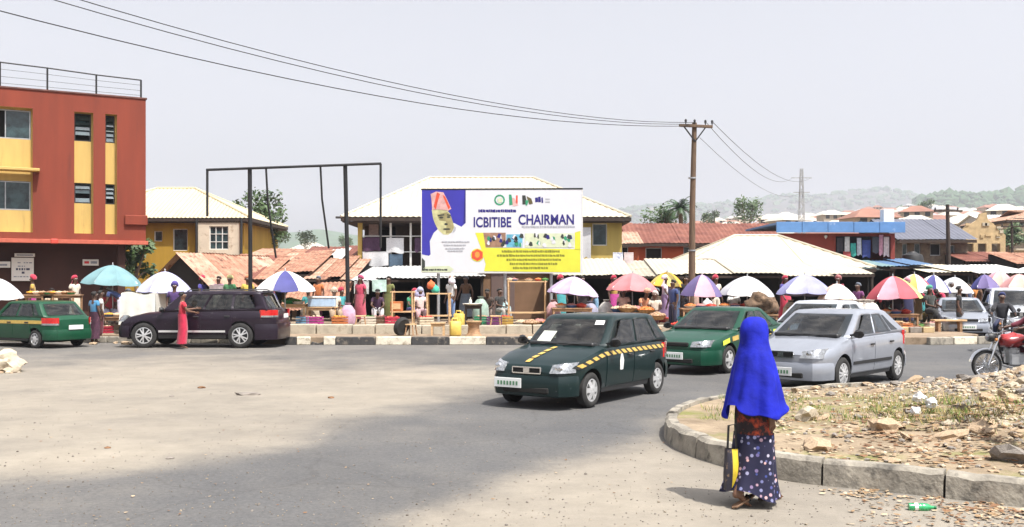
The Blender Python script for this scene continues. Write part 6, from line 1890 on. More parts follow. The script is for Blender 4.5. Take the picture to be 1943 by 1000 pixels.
def person(label, X_, Y_, z, face, kind_, top, low, cover='hair', ccol=None, lowkind='trousers', skin=None, sleeve=.6, h_=1.0, group=None):
    """face: angle in degrees the figure looks towards (0 = towards the viewer, 90 = +x)"""
    t = thing('person', label, 'person', (X_, Y_, z), R(face), group)
    t.scale = (h_, h_, h_)
    inst_m('body', pm_(('b', kind_), body_mesh, kind_), skin or M_SKIN, t)
    inst_m('shirt' if lowkind != 'dress' else 'dress', pm_(('s', kind_, sleeve), shirt_mesh, kind_, sleeve), cloth(top) if isinstance(top, tuple) else top, t)
    lm = cloth(low) if isinstance(low, tuple) else low
    if lowkind in ('skirt', 'dress') and kind_ in ('stand', 'walk', 'reach', 'bend'): inst_m('skirt', pm_(('k', kind_), skirt_mesh, kind_), lm, t)
    else: inst_m('trousers' if lowkind == 'trousers' else 'wrapper', pm_(('t', kind_, lowkind), trouser_mesh, kind_, 0 if lowkind == 'trousers' else .03), lm, t)
    inst_m('hair' if cover == 'hair' else {'tie': 'head_tie', 'cap': 'cap', 'scarf': 'head_scarf'}[cover], pm_(('h', kind_, cover), head_cover, kind_, cover), M_HAIR if cover == 'hair' else (cloth(ccol) if ccol else M_HAIR), t)
    J = pose(kind_); ax = (J['h1'] - J['h0']).normalized(); fd = V3((0, -1, 0)) if kind_ != 'bend' else V3((0, -.3, -.95))
    for s in (1, -1): inst('eye', PM['eye'], t, J['h1'] + ax * .012 + fd * .086 + V3((.032 * s, 0, 0)))
    return t

# ================================================================== market umbrellas
PANEL = {}
def panel_mesh(r_, h_, n):
    k_ = (r_, h_, n)
    if k_ in PANEL: return PANEL[k_]
    m = MB(); a0 = 2 * PI / n
    def f(u, v, o_):
        # v from the tip to the rim, u across between two ribs; the cloth sags between the ribs and the rim is scalloped
        a = (u - .5) * a0; mid = 1 - abs(2 * u - 1) ** 2
        rr_ = r_ * v * (1 - .055 * mid * v)
        z = h_ * (1 - v ** 1.7) - .05 * r_ * mid * v * (1 - .3 * v) - .10 * r_ * max(0, v - .9) * 10 * .5
        ch = math.cos(a0 / 2) / math.cos(a) if abs(u - .5) < .5 else 1
        ch = lerp(1, ch, .8)
        return (rr_ * ch * math.cos(a), rr_ * ch * math.sin(a), z + o_)
    m.grid(8, 8, lambda u, v: f(u, v, 0)); m.grid(8, 8, lambda u, v: f(u, v, -.008))
    PANEL[k_] = m.mesh('canopy_panel', M_WHITE, smooth=1.0)
    return PANEL[k_]
RIBM = {}
def umbrella(label, px, py_top, py_rim, half_px, Y_, cols, n=8, tilt=(0, 0), ground=.5, rot=0.2, collapsed=1.0):
    r_ = half_px * Y_ / F; zt_ = lz(py_top, Y_); zr_ = lz(py_rim, Y_); h_ = max(.2, zt_ - zr_)
    r_ = round(r_, 2); h_ = round(h_, 2)
    t = thing('market_umbrella', label, 'umbrella', (lx(px, Y_), Y_, ground), 0, 'market umbrellas shading the stalls')
    m = MB(); hp = zt_ - ground
    m.tube([(0, 0, 0), (0, 0, hp + .06)], [.022, .018], 8); m.lathe([(.03, hp - .02), (.02, hp + .06), (.001, hp + .1)], 8); m.build('pole', M_STEEL, t)
    m = MB(); m.lathe([(.2, 0), (.2, .1), (.05, .16), (.04, .2), (.001, .2)], 12); m.build('base', M_CONC, t)
    pm2 = panel_mesh(r_, h_, n)
    k_ = (r_, h_)
    if k_ not in RIBM:
        q = MB(); q.tube([(r_ * v, 0, h_ * (1 - v ** 1.7) - .014 - .05 * r_ * (v > .98)) for v in (0, .2, .4, .6, .8, .97)], .007, 4); q.bar((.02, 0, h_ * .15), (r_ * .5, 0, h_ * (1 - .5 ** 1.7) - .02), .01); RIBM[k_] = q.mesh('rib', M_STEEL)
    top = V3((0, 0, hp - h_))
    ex_ = (tilt[0] + rnd.uniform(-.07, .07), tilt[1] + rnd.uniform(-.08, .08))
    M_ = Matrix.Rotation(ex_[0], 4, 'X') @ Matrix.Rotation(ex_[1], 4, 'Y')
    for i in range(n):
        mm = cols[i % len(cols)]
        o = inst_m('canopy_panel', pm2, mm, t)
        q = (Matrix.Translation((0, 0, hp)) @ M_ @ Matrix.Translation((0, 0, -h_)) @ Matrix.Rotation(rot + 2 * PI * i / n, 4, 'Z'))
        o.matrix_local = q
        rb_ = inst('rib', RIBM[k_], t); rb_.matrix_local = q @ Matrix.Rotation(PI / n, 4, 'Z')
    return t
def uc(name, c): return mat('umbrella_' + name, c, .75, 0, .1, 2.5, bump=.1, bscale=8, spot=tuple(v * .7 + .03 for v in c), spots=.66, sscale=3)
U_TEAL = uc('teal', (.15, .27, .29)); U_LAV = uc('lavender', (.38, .38, .54)); U_WHITE = uc('white', (.62, .60, .58)); U_NAVY = uc('navy', (.055, .055, .20)); U_RED = uc('red', (.42, .07, .09)); U_LILAC = uc('lilac', (.42, .33, .48))
U_ROSE = uc('rose', (.50, .17, .18)); U_YEL = uc('yellow', (.56, .43, .12)); U_PINK = uc('pink', (.54, .28, .34)); U_PURP = uc('violet', (.13, .10, .23)); U_BLUE = uc('blue_violet', (.25, .25, .43)); U_PEACH = uc('peach', (.60, .42, .34)); U_LIME = uc('lime', (.48, .52, .16)); U_CORAL = uc('coral', (.54, .27, .26)); U_GREYW = uc('grey_white', (.48, .48, .50))
for a in [
    ('pale grey-white umbrella over the stall in front of the brown wall', -6, 528, 566, 44, 33.2, [U_GREYW, U_WHITE]),
    ('teal umbrella in front of the brown shop wall', 214, 503, 536, 56, 34.5, [U_TEAL]),
    ('plain lavender umbrella above the purple SUV bonnet', 313, 515, 550, 52, 33.6, [U_LAV]),
    ('striped white, navy and red umbrella behind the purple SUV', 541, 514, 549, 60, 33.8, [U_WHITE, U_WHITE, U_RED, U_NAVY, U_NAVY, U_WHITE, U_NAVY, U_WHITE], 8, (0, 0), .5, .25),
    ('drooping lilac umbrella beside the billboard post', 1090, 525, 556, 50, 34.2, [U_LILAC], 8, (.0, .10)),
    ('rose-red umbrella with dark marks beside the lilac one', 1200, 518, 549, 49, 34.8, [U_ROSE]),
    ('yellow umbrella between the rose-red one and the wooden pole', 1266, 516, 541, 34, 36.0, [U_YEL, uc('amber', (.62, .36, .04))]),
    ('pink and violet panelled umbrella round the foot of the wooden pole', 1332, 521, 559, 40, 33.8, [U_PURP, U_PURP, U_PINK, U_PURP, U_PURP, U_PINK], 6, (0, 0), .5, 2.62),
    ('crumpled white umbrella beside the pink and violet one', 1418, 524, 557, 52, 34.2, [U_WHITE, U_GREYW, U_WHITE], 8, (.0, .06)),
    ('blue-lavender umbrella above the pale saloon', 1527, 521, 556, 53, 34.6, [U_BLUE, U_BLUE, U_LAV]),
    ('peach umbrella beside the blue-lavender one', 1588, 538, 566, 36, 34.0, [U_PEACH, U_WHITE]),
    ('red and pink umbrella with one lime panel', 1694, 524, 564, 52, 35.5, [U_RED, U_PINK, U_RED, U_CORAL, U_RED, U_PINK, U_RED, U_LIME], 8, (0, 0), .45, .2),
    ('white umbrella with a red and yellow rim panel', 1735, 520, 552, 38, 37.2, [U_WHITE, U_YEL, U_WHITE, U_RED], 8, (0, 0), .4),
    ('white and royal blue umbrella beside the red market umbrella', 1772, 522, 551, 34, 38.0, [U_WHITE, U_NAVY, U_BLUE, U_WHITE, U_WHITE, U_NAVY], 8, (0, .05), .4),
    ('grey-white umbrella tilted towards the parked saloon', 1812, 526, 552, 36, 39.0, [U_GREYW, U_WHITE], 8, (0, .12), .4),
    ('small violet umbrella above the silver saloon', 1868, 521, 546, 27, 40.0, [U_PURP, U_NAVY, U_PURP], 8, (0, 0), .3),
    ('pale pink umbrella beyond the violet one', 1896, 514, 542, 33, 43.0, [U_CORAL, U_PINK, U_PEACH], 8, (0, 0), .3),
    ('coral pink umbrella above the pale parked car', 1934, 520, 548, 36, 41.0, [U_CORAL, U_PEACH], 8, (0, 0), .3),
    ('white umbrella at the far end of the market', 1950, 506, 526, 40, 47.0, [U_WHITE, U_PEACH], 8, (0, 0), .3),
    ('faded peach umbrella far back by the shacks', 1872, 503, 522, 36, 48.0, [U_PEACH, U_WHITE], 8, (0, 0), .3)]:
    umbrella(*a)
# ================================================================== the woman in the blue hijab
WX, WY = 2.12, 8.55
wm = thing('person', 'woman in a bright blue hijab and dotted navy skirt walking past the island kerb', 'person', (WX, WY, 0.004), R(112))
# body: stride, arms held in under the veil, the trailing heel off the ground
v = []; e = []
def add(p, r_, par=None, r2=None):
    v.append((tuple(p), r_, r2 or r_))
    if par is not None: e.append((par, len(v) - 1))
    return len(v) - 1
pe = add((0, 0, .90), .135, None, .11); be = add((0, 0, 1.04), .115, pe, .095); ch = add((0, .01, 1.22), .14, be, .10); ne = add((0, 0, 1.38), .048, ch)
h0 = add((0, -.015, 1.45), .064, ne, .072); h1 = add((0, -.02, 1.535), .076, h0, .09); add((0, -.005, 1.60), .06, h1, .068); add((0, -.128, 1.515), .013, h1)
HANDS = []
for sg in (1, -1):
    sh = add((.12 * sg, 0, 1.28), .05, ch); el = add((.155 * sg, .015, 1.03), .04, sh); wp = V3((.195 * sg, -.03, .80)); wr = add(wp, .027, el)
    d = V3((-.02 * sg, -.25, -.95)).normalized(); pa = add(wp + d * .055, .032, wr, .019); HANDS.append((wp, d, sg))
    side = V3((0, -.95, .25)).normalized()
    for k_, L in ((-1.5, .058), (-.5, .072), (.5, .068), (1.5, .052)):
        q = add(wp + d * .092 + side * k_ * .0175, .0088, pa); q2 = add(wp + d * (.092 + L * .55) + side * k_ * .019 + V3((-sg * .012, 0, 0)), .0078, q); add(wp + d * (.092 + L * .85) + side * k_ * .018 + V3((-sg * .034, 0, 0)), .0065, q2)
    q = add(wp + d * .04 + side * .045, .0105, pa); add(wp + d * .078 + side * .062 + V3((-sg * .012, 0, 0)), .0085, q)
for sg, kn_, an_, to_ in ((1, (.09, -.10, .47), (.09, -.16, .085), (.10, -.33, .035)), (-1, (-.09, .02, .48), (-.095, .24, .15), (-.095, .15, .035))):
    hp = add((.085 * sg, 0, .86), .088, pe); kn = add(kn_, .055, hp); an = add(an_, .036, kn); heel = add(V3(an_) + V3((0, .045, -.04)), .030, an)
    tb = V3(to_); bl_ = add(tb, .034, an, .022)
    for k_ in range(5): add(tb + V3(((k_ - 2) * .0165, -.045 + abs(k_ - 1.5) * .006, -.012)), .0085, bl_)
bm_ = skin_mesh('body', v, e, 0, 1); bm_.materials.append(M_SKIN2); inst('body', bm_, wm)
for s in (1, -1): inst('eye', PM['eye'], wm, (.031 * s, -.104, 1.545))
# dark dress top with red print
M_DRESS = mat('dress_dark_red_print', (.018, .010, .012), .85, 0, .3, 14, spot=(.46, .06, .02), spots=.50, sscale=9, bump=.2, bscale=30)
m = MB(); n = 30; rows = 12
for i in range(rows + 1):
    t = i / rows; z = lerp(1.22, .56, t)
    rx_ = pl([(0, .15), (.35, .165), (.6, .185), (.8, .188), (1, .182)], t); ry_ = pl([(0, .125), (.35, .13), (.6, .15), (1, .155)], t)
    for j in range(n):
        a = 2 * PI * j / n; k_ = 1 + .03 * t * math.sin(a * 7 + 2 * t) + .012 * math.sin(a * 13)
        m.v.append((rx_ * k_ * math.cos(a), ry_ * k_ * math.sin(a), z))
for i in range(rows):
    for j in range(n): j2 = (j + 1) % n; m.f.append((i * n + j, i * n + j2, (i + 1) * n + j2, (i + 1) * n + j)); m.m.append(0)
m.build('dress_top', M_DRESS, wm, smooth=3.2)
for sg in (1, -1):
    m = MB(); m.tube([(.12 * sg, 0, 1.27), (.13 * sg, .01, 1.17), (.155 * sg, .015, 1.03), (.18 * sg, 0, .88)], [.05, .05, .052, .05], 12); m.build('sleeve', M_DRESS, wm, smooth=3.2)
# skirt: navy wax print with pale dots
M_SKIRT = bpy.data.materials.new('navy_dotted_print'); M_SKIRT.use_nodes = True
nt = M_SKIRT.node_tree; b = nt.nodes['Principled BSDF']; b.inputs['Roughness'].default_value = .85
tc = nt.nodes.new('ShaderNodeTexCoord'); vo = nt.nodes.new('ShaderNodeTexVoronoi'); vo.inputs['Scale'].default_value = 21
vo2 = nt.nodes.new('ShaderNodeTexVoronoi'); vo2.inputs['Scale'].default_value = 9
nt.links.new(tc.outputs['Object'], vo.inputs['Vector']); nt.links.new(tc.outputs['Object'], vo2.inputs['Vector'])
r1 = nt.nodes.new('ShaderNodeValToRGB'); r1.color_ramp.elements[0].position = .27; r1.color_ramp.elements[0].color = (1, 1, 1, 1); r1.color_ramp.elements[1].position = .36; r1.color_ramp.elements[1].color = (0, 0, 0, 1)
nt.links.new(vo.outputs['Distance'], r1.inputs['Fac'])
r2_ = nt.nodes.new('ShaderNodeValToRGB'); r2_.color_ramp.elements[0].color = (.003, .004, .028, 1); r2_.color_ramp.elements[1].color = (.007, .006, .030, 1)
nt.links.new(vo2.outputs['Distance'], r2_.inputs['Fac'])
r3_ = nt.nodes.new('ShaderNodeValToRGB'); r3_.color_ramp.elements[0].color = (.60, .36, .34, 1); r3_.color_ramp.elements[1].color = (.42, .40, .50, 1); r3_.color_ramp.elements.new(.5).color = (.03, .05, .22, 1)
sep = nt.nodes.new('ShaderNodeSeparateColor'); nt.links.new(vo.outputs['Color'], sep.inputs[0]); nt.links.new(sep.outputs[0], r3_.inputs['Fac'])
mx = nt.nodes.new('ShaderNodeMixRGB'); nt.links.new(r1.outputs[0], mx.inputs['Fac']); nt.links.new(r2_.outputs[0], mx.inputs['Color1']); nt.links.new(r3_.outputs[0], mx.inputs['Color2'])
nt.links.new(mx.outputs[0], b.inputs['Base Color'])
m = MB(); n = 48; rows = 16
for i in range(rows + 1):
    t = i / rows; z = lerp(.63, .10, t)
    rx_ = pl([(0, .190), (.25, .195), (.6, .20), (.85, .215), (1, .235)], t); ry_ = pl([(0, .165), (.3, .18), (.7, .215), (1, .255)], t)
    for j in range(n):
        a = 2 * PI * j / n; k_ = 1 + t * (.085 * math.sin(a * 6 + .7) + .045 * math.sin(a * 11 + 2 * t))
        z2 = z + .03 * t * t * math.sin(a * 3 + 1) + .05 * t * t * math.sin(a)
        m.v.append((rx_ * k_ * math.cos(a), ry_ * k_ * math.sin(a) + .03 * t, z2))
for i in range(rows):
    for j in range(n): j2 = (j + 1) % n; m.f.append((i * n + j, i * n + j2, (i + 1) * n + j2, (i + 1) * n + j)); m.m.append(0)
m.build('skirt', M_SKIRT, wm, smooth=3.2)
# hijab: close round the head, spreading over the shoulders to a wavy hem at the hips; open at the face
M_HIJAB = mat('hijab_blue', (.010, .016, .32), .8, 0, .3, 5, bump=.6, bscale=12, spec=.2)
prof = [(1.645, .012, .015), (1.632, .050, .065), (1.605, .080, .102), (1.56, .098, .120), (1.51, .101, .124), (1.46, .102, .120), (1.41, .112, .120), (1.37, .130, .128), (1.33, .156, .142), (1.28, .178, .158), (1.20, .205, .182),
        (1.10, .236, .21), (1.00, .264, .238), (.92, .290, .265), (.85, .312, .29), (.80, .332, .31)]
m = MB(); n = 72; ns = []
for i, (z, rx_, ry_) in enumerate(prof):
    t = max(0, (1.38 - z) / .58)
    for j in range(n):
        a = 2 * PI * j / n
        fold = t ** .9 * (.085 * math.sin(a * 4 + .4) + .085 * math.sin(a * 8 + 1.3 + 1.5 * t) + .05 * math.sin(a * 15 + 2.5 * t) * abs(math.sin(a * 2 + t))) + .018 * math.sin(a * 4 + z * 30) * (z < 1.5)
        k_ = 1 + fold
        hem = .02 + .055 * math.sin(a * 3 + 2.2) + .035 * math.sin(a * 5) if i == len(prof) - 1 else (.03 * math.sin(a * 3 + 2.2) if i == len(prof) - 2 else 0)
        m.v.append((rx_ * k_ * math.cos(a) * (1 - .16 * t), ry_ * k_ * math.sin(a) * (1 - .16 * t) - .006, z + hem))
for i in range(len(prof) - 1):
    for j in range(n):
        a = 2 * PI * (j + .5) / n; zc = (prof[i][0] + prof[i + 1][0]) / 2
        d = abs((a - 1.5 * PI + PI) % (2 * PI) - PI)
        if 1.455 < zc < 1.605 and d < .62: continue
        j2 = (j + 1) % n; m.f.append((i * n + j, i * n + j2, (i + 1) * n + j2, (i + 1) * n + j)); m.m.append(0)
m.poly([m.v[j] for j in range(n)])
hj = m.build('hijab', M_HIJAB, wm, smooth=3.2)
so = hj.modifiers.new('s', 'SOLIDIFY'); so.thickness = .008; so.offset = -1
ss = hj.modifiers.new('ss', 'SUBSURF'); ss.levels = 1; ss.render_levels = 1
M_SANDAL = mat('sandal_sole', (.16, .09, .05), .7)
for px_, py_, pz_, rx_ in ((.098, -.235, .012, 0), (-.095, .185, .055, -.42)):
    m = MB(); m.prism([(-.026, -.12), (-.04, -.06), (-.033, .02), (-.036, .09), (0, .12), (.034, .09), (.03, .02), (.042, -.06), (.03, -.115), (0, -.135)], 'z', -.008, .008); m.v = [tuple(Matrix.Rotation(rx_, 3, 'X') @ Vector(q_)) for q_ in m.v]; s_o = m.build('sandal', M_SANDAL, wm, bevel=.003, loc=(px_, py_, pz_ + .004))
    m = MB(); m.tube([(-.045, -.05, .01), (-.02, -.055, .05), (.02, -.055, .05), (.045, -.05, .01)], .009, 6); m.build('strap', M_BLACKPL, s_o)
bgt = thing('handbag', 'yellow and black striped bag carried low by the woman in the blue hijab', 'bag', (WX - .215, WY - .10, .15), R(12))
m = MB(); m.grid(8, 10, lambda u, v: (lerp(-.06, .06, u) * (1 + .1 * math.sin(v * 5)), -.03 - .03 * math.sin(PI * u) * math.sin(PI * v), lerp(0, .36, v)), mf=lambda i, j: 0 if 3 <= i <= 6 else 1)
m.grid(8, 10, lambda u, v: (lerp(-.06, .06, u) * (1 + .1 * math.sin(v * 5)), .03 + .03 * math.sin(PI * u) * math.sin(PI * v), lerp(0, .36, v)), m=1)
m.quad((-.06, -.03, 0), (.06, -.03, 0), (.06, .03, 0), (-.06, .03, 0), 1); m.grid(1, 10, lambda u, v: (-.06 * (1 + .1 * math.sin(v * 5)), lerp(-.03, .03, u), lerp(0, .36, v)), m=1); m.grid(1, 10, lambda u, v: (.06 * (1 + .1 * math.sin(v * 5)), lerp(-.03, .03, u), lerp(0, .36, v)), m=1)
m.build('body', [mat('bag_yellow', (.62, .46, .03), .6, 0, .2, 9), mat('bag_black_print', (.02, .018, .03), .6, 0, .3, 9, spot=(.34, .22, .12), spots=.56, sscale=14)], bgt, smooth=.9)
m = MB(); m.tube([(-.04, 0, .35), (-.03, 0, .56), (.03, 0, .57), (.045, 0, .35)], .010, 6); m.build('handle', M_BLACKPL, bgt)

# ================================================================== people of the market
G = gp
SW = .245; PF = .50
person('woman in a red dress with black hair standing at the purple SUV door', lx(346, 28.85), 28.85, .006, 118, 'reach', (.50, .02, .04), (.46, .012, .05), 'hair', None, 'dress', M_SKIN2, h_=.985)
person('child in a dark patterned dress with blue top behind the green taxi', lx(179, 31.6), 31.6, .0, 150, 'stand', (.05, .2, .36), mat('dark_pink_print', (.06, .02, .04), .85, 0, .3, 14, spot=(.5, .2, .25), spots=.6, sscale=12), 'hair', None, 'skirt', h_=.98)
person('person in a white top standing just behind the child by the green taxi', lx(191, 32.3), 32.3, .1, 120, 'stand', (.6, .58, .56), (.1, .02, .03), 'hair', h_=.94)
person('vendor in a red and white top seated under the teal umbrella', lx(207, 34.6), 34.6, PF, 30, 'sit', (.5, .06, .08), (.45, .45, .6), 'tie', (.4, .42, .45), 'wrapper')
person('vendor in navy clothes leaning forward under the teal umbrella', lx(228, 34.0), 34.0, PF, -70, 'bend', (.03, .05, .14), (.5, .5, .6), 'hair')
person('person in black standing beside the white sheet behind the SUV bonnet', lx(318, 35.0), 35.0, .3, 60, 'stand', (.02, .02, .03), (.02, .02, .05), 'hair')
person('person in dark purple standing behind the SUV windscreen', lx(331, 32.15), 32.15, .25, 20, 'stand', (.05, .02, .10), (.02, .02, .03), 'tie', (.06, .04, .2), 'skirt')
person('trader in cream seated beside the pale blue cool box', lx(634, 34.6), 34.6, PF, 20, 'sit', (.55, .5, .4), (.3, .22, .15), 'tie', (.5, .4, .3), 'wrapper')
person('trader in a pink-red dress beside the thick black frame post', lx(684, 35.4), 35.4, PF, -30, 'stand', (.5, .05, .10), (.45, .08, .12), 'scarf', (.35, .05, .12), 'dress')
person('person in black and white print sitting in the dark shop below the balcony', lx(716, 36.2), 36.2, PF, 10, 'sitwork', M_PRINTDARK, M_PRINTCLOTH, 'hair', None, 'wrapper')
person('seated trader in a pale pink top between the two wooden stands', lx(797, 34.9), 34.9, PF, 15, 'sit', (.6, .45, .42), (.45, .3, .32), 'tie', (.4, .42, .6), 'wrapper')
person('man in a white shirt standing at the second wooden stand', lx(856, 35.2), 35.2, PF, -40, 'stand', (.66, .66, .66), (.12, .2, .38), 'cap', (.45, .3, .25))
person('person in dark brown seated by the brown shop door', lx(925, 36.6), 36.6, PF, 0, 'sitwork', (.05, .03, .02), (.2, .15, .13), 'hair', None, 'wrapper')
person('person in black seated in front of the brown shop front', lx(948, 36.2), 36.2, PF, 40, 'sit', (.02, .02, .02), (.35, .33, .3), 'hair')
person('person in dark red in the shade of the lilac umbrella', lx(1105, 36.0), 36.0, PF, 20, 'stand', (.07, .01, .02), (.03, .02, .02), 'hair', None, 'skirt')
person('trader with a pale pink head-tie behind the dark green taxi roof', lx(1183, 34.6), 34.6, PF, 0, 'sit', (.55, .35, .28), (.3, .15, .1), 'tie', (.62, .42, .36), 'wrapper')
person('trader in orange-brown seated under the rose-red umbrella', lx(1218, 34.2), 34.2, PF, 30, 'sitwork', (.48, .2, .1), (.3, .12, .06), 'tie', (.55, .3, .2), 'wrapper')
person('trader in cream with a white head-tie beside the mound of tubers', lx(1243, 34.0), 34.0, .4, -20, 'sit', (.6, .52, .42), (.35, .2, .28), 'scarf', (.62, .58, .55), 'wrapper')
person('person in navy with a white stripe standing between the taxis and the umbrellas', lx(1277, 33.4), 33.4, .3, -60, 'stand', (.03, .05, .16), (.02, .02, .05), 'hair', h_=1.03)
person('person in white and lilac walking under the yellow umbrella', lx(1262, 34.8), 34.8, PF, 70, 'walk', (.6, .56, .62), (.3, .2, .35), 'scarf', (.6, .55, .6), 'skirt')
person('person in black under the pink and violet umbrella', lx(1302, 35.7), 35.7, PF, -20, 'stand', (.015, .015, .02), (.02, .015, .02), 'hair')
person('person in blue jeans seated under the red and pink umbrella', lx(1702, 36.2), 36.2, .4, -20, 'sit', (.04, .03, .05), (.30, .33, .48), 'hair')
person('person in black seated under the red and pink umbrella', lx(1676, 36.4), 36.4, .4, 30, 'sitwork', (.02, .02, .03), (.03, .03, .06), 'hair')
person('person in navy standing at the rim of the red and pink umbrella', lx(1722, 36.6), 36.6, .4, 0, 'stand', (.04, .04, .12), (.02, .02, .07), 'tie', (.5, .2, .25), 'skirt')
person('trader in mustard standing beside the brown bags of produce', lx(1739, 37.2), 37.2, .4, 10, 'stand', (.4, .26, .06), (.2, .12, .05), 'tie', (.42, .2, .12), 'dress')
person('woman in black with a green head-tie in front of the blue-white umbrella', lx(1764, 36.4), 36.4, .4, 20, 'sit', (.02, .025, .02), (.02, .02, .02), 'scarf', (.06, .3, .2), 'wrapper', h_=1.15)
person('person in red leaning over a stall by the white hanging cloth', lx(1790, 37.4), 37.4, .4, -50, 'bend', (.45, .03, .08), (.05, .03, .04), 'hair', None, 'skirt')
person('tall man in black standing at the plank bench beside the silver saloon', lx(1820, 34.9), 34.9, .02, 60, 'stand', (.012, .012, .014), (.012, .012, .014), 'cap', (.012, .012, .014), h_=1.06)
person('person in white standing beyond the black-clad man', lx(1806, 38.6), 38.6, .3, 0, 'stand', (.62, .6, .58), (.5, .45, .4), 'scarf', (.6, .6, .6), 'dress')
person('person in dark blue walking between the parked saloon and the stalls', lx(1838, 41), 41, .25, 30, 'walk', (.03, .05, .12), (.05, .05, .06), 'hair')
person('woman in orange walking far down the market lane', lx(1853, 46), 46, .25, 0, 'walk', (.5, .2, .05), (.4, .1, .05), 'tie', (.5, .3, .1), 'dress')
person('person in grey walking far down the market lane', lx(1880, 47), 47, .25, 180, 'walk', (.3, .3, .3), (.05, .05, .06), 'hair')
person('person in a white shirt seated under the crumpled white umbrella', lx(1392, 35.2), 35.2, PF, 0, 'sit', (.6, .6, .58), (.05, .05, .07), 'hair')
person('person in a maroon dress standing behind the peach umbrella', lx(1590, 36.6), 36.6, PF, -20, 'stand', (.2, .02, .04), (.18, .02, .04), 'tie', (.3, .1, .1), 'dress')
person('person in teal seated behind the striped umbrella', lx(585, 36.0), 36.0, PF, 0, 'sit', (.03, .2, .2), (.1, .08, .06), 'hair')
person('trader in green standing among the stalls behind the purple SUV', lx(436, 36.2), 36.2, PF, 0, 'stand', (.04, .16, .06), (.1, .05, .03), 'tie', (.5, .45, .2), 'dress')
person('trader in yellow standing beside the shack post behind the SUV', lx(470, 36.0), 36.0, PF, 20, 'stand', (.5, .36, .06), (.2, .04, .02), 'tie', (.5, .2, .1), 'skirt')

# ================================================================== stall furniture and goods
def table(label, px, Y_, w, d, h_, m=M_WOODPALE, z=PF, rz=0, shelf=False, group='wooden market tables'):
    t = thing('market_table', label, 'table', (lx(px, Y_), Y_, z), rz, group)
    k_ = max(3, int(w / .28))
    for i in range(k_):
        q = MB(); q.box((lerp(-w / 2, w / 2, (i + .5) / k_), 0, h_ - .02 + rnd.uniform(-.004, .004)), (w / k_ - .012, d, .035)); q.build('plank', m, t)
    for sx_ in (-1, 1):
        for sy_ in (-1, 1): q = MB(); q.box((sx_ * (w / 2 - .06), sy_ * (d / 2 - .06), (h_ - .04) / 2), (.06, .06, h_ - .04)); q.build('leg', m, t)
    [MB().box((0, sy_ * (d / 2 - .06), h_ - .09), (w - .19, .03, .08)).build('apron', m, t) for sy_ in (-1, 1)]
    if shelf: q = MB(); q.box((0, 0, h_ * .45), (w - .14, d - .14, .03)); q.build('shelf', m, t)
    return t
M_BASIN = {'blue': mat('enamel_blue', (.05, .14, .4), .3, 0, .05, 3, coat=.5), 'white': mat('enamel_white', (.66, .66, .64), .3, 0, .05, 3, coat=.5), 'green': mat('enamel_green', (.04, .3, .12), .3, 0, .05, 3, coat=.5), 'red': mat('enamel_red', (.4, .03, .03), .3, 0, .05, 3, coat=.5), 'brown': mat('basket_cane', (.30, .17, .07), .8, 0, .3, 9, bump=.6, bscale=50)}
M_PROD = {'tomatoes': mat('tomato_red', (.50, .04, .02), .35, 0, .25, 9), 'peppers': mat('pepper_orange', (.55, .16, .03), .4, 0, .3, 9), 'onions': mat('onion_skin', (.42, .18, .16), .45, 0, .3, 9), 'yams': mat('yam_skin', (.40, .25, .15), .85, 0, .3, 9), 'greens': mat('leaf_greens', (.07, .17, .03), .7, 0, .35, 9), 'oranges': mat('orange_peel', (.60, .30, .03), .45, 0, .15, 9), 'grain': mat('pale_grain', (.55, .42, .28), .9, 0, .15, 20), 'beans': mat('brown_beans', (.22, .10, .05), .8, 0, .25, 20)}
BASINM = None
HEAPM = {}
def basin(label, px, Y_, z, r_, col, prod, group=None, dx=0):
    global BASINM
    if not BASINM:
        q = MB(); q.lathe([(.001, 0), (.6, 0), (.85, .28), (1.0, .42), (1.03, .42), (1.0, .40), (.82, .26), (.6, .04), (.001, .04)], 18); BASINM = q.mesh('bowl', M_WHITE, smooth=.8)
    t = thing('basin', label, 'basin', (lx(px, Y_) + dx, Y_, z), rnd.uniform(0, 6), group)
    o = inst_m('bowl', BASINM, M_BASIN[col], t); o.scale = (r_,) * 3
    if prod not in HEAPM:
        q = MB(); r3 = random.Random(len(HEAPM) + 3)
        q.lathe([(.93, .36), (.7, .52), (.35, .66), (.001, .72)], 12)
        for i in range(46):
            a = r3.uniform(0, 6.28); u = r3.random() ** .5 * .88
            q.rock((u * math.cos(a), u * math.sin(a), .38 + .34 * (1 - u)), r3.uniform(.09, .16), seed=i, sub=1, flat=.85, sx=(1.8 if prod in ('yams', 'greens') else 1.1))
        HEAPM[prod] = q.mesh('produce', M_PROD[prod], smooth=3.2)
    o = inst('produce', HEAPM[prod], t); o.scale = (r_,) * 3; o['kind'] = 'stuff'
    return t
def stand(label, px, Y_, w, h_, shelves, z=PF, d=.6):
    """rough wooden stand: four poles, cross rails and plank tops"""
    t = thing('wooden_stand', label, 'stand', (lx(px, Y_), Y_, z))
    for sx_ in (-1, 1):
        for sy_ in (-1, 1): q = MB(); q.tube([(sx_ * w / 2, sy_ * d / 2, 0), (sx_ * w / 2 + rnd.uniform(-.03, .03), sy_ * d / 2, h_)], .028, 6); q.build('leg', M_WOODPALE, t)
    for s in shelves:
        for i in range(3): q = MB(); q.box((0, lerp(-d / 2, d / 2, (i + .5) / 3), s + rnd.uniform(0, .01)), (w + .12, d / 3 - .015, .04)); q.build('plank', M_WOODPALE, t)
    return t
gt = 'produce basins on the market stalls'
stand('rough wooden stand with an orange-brown box on its lower shelf', 765, 34.2, .72, 1.18, (.45, 1.14))
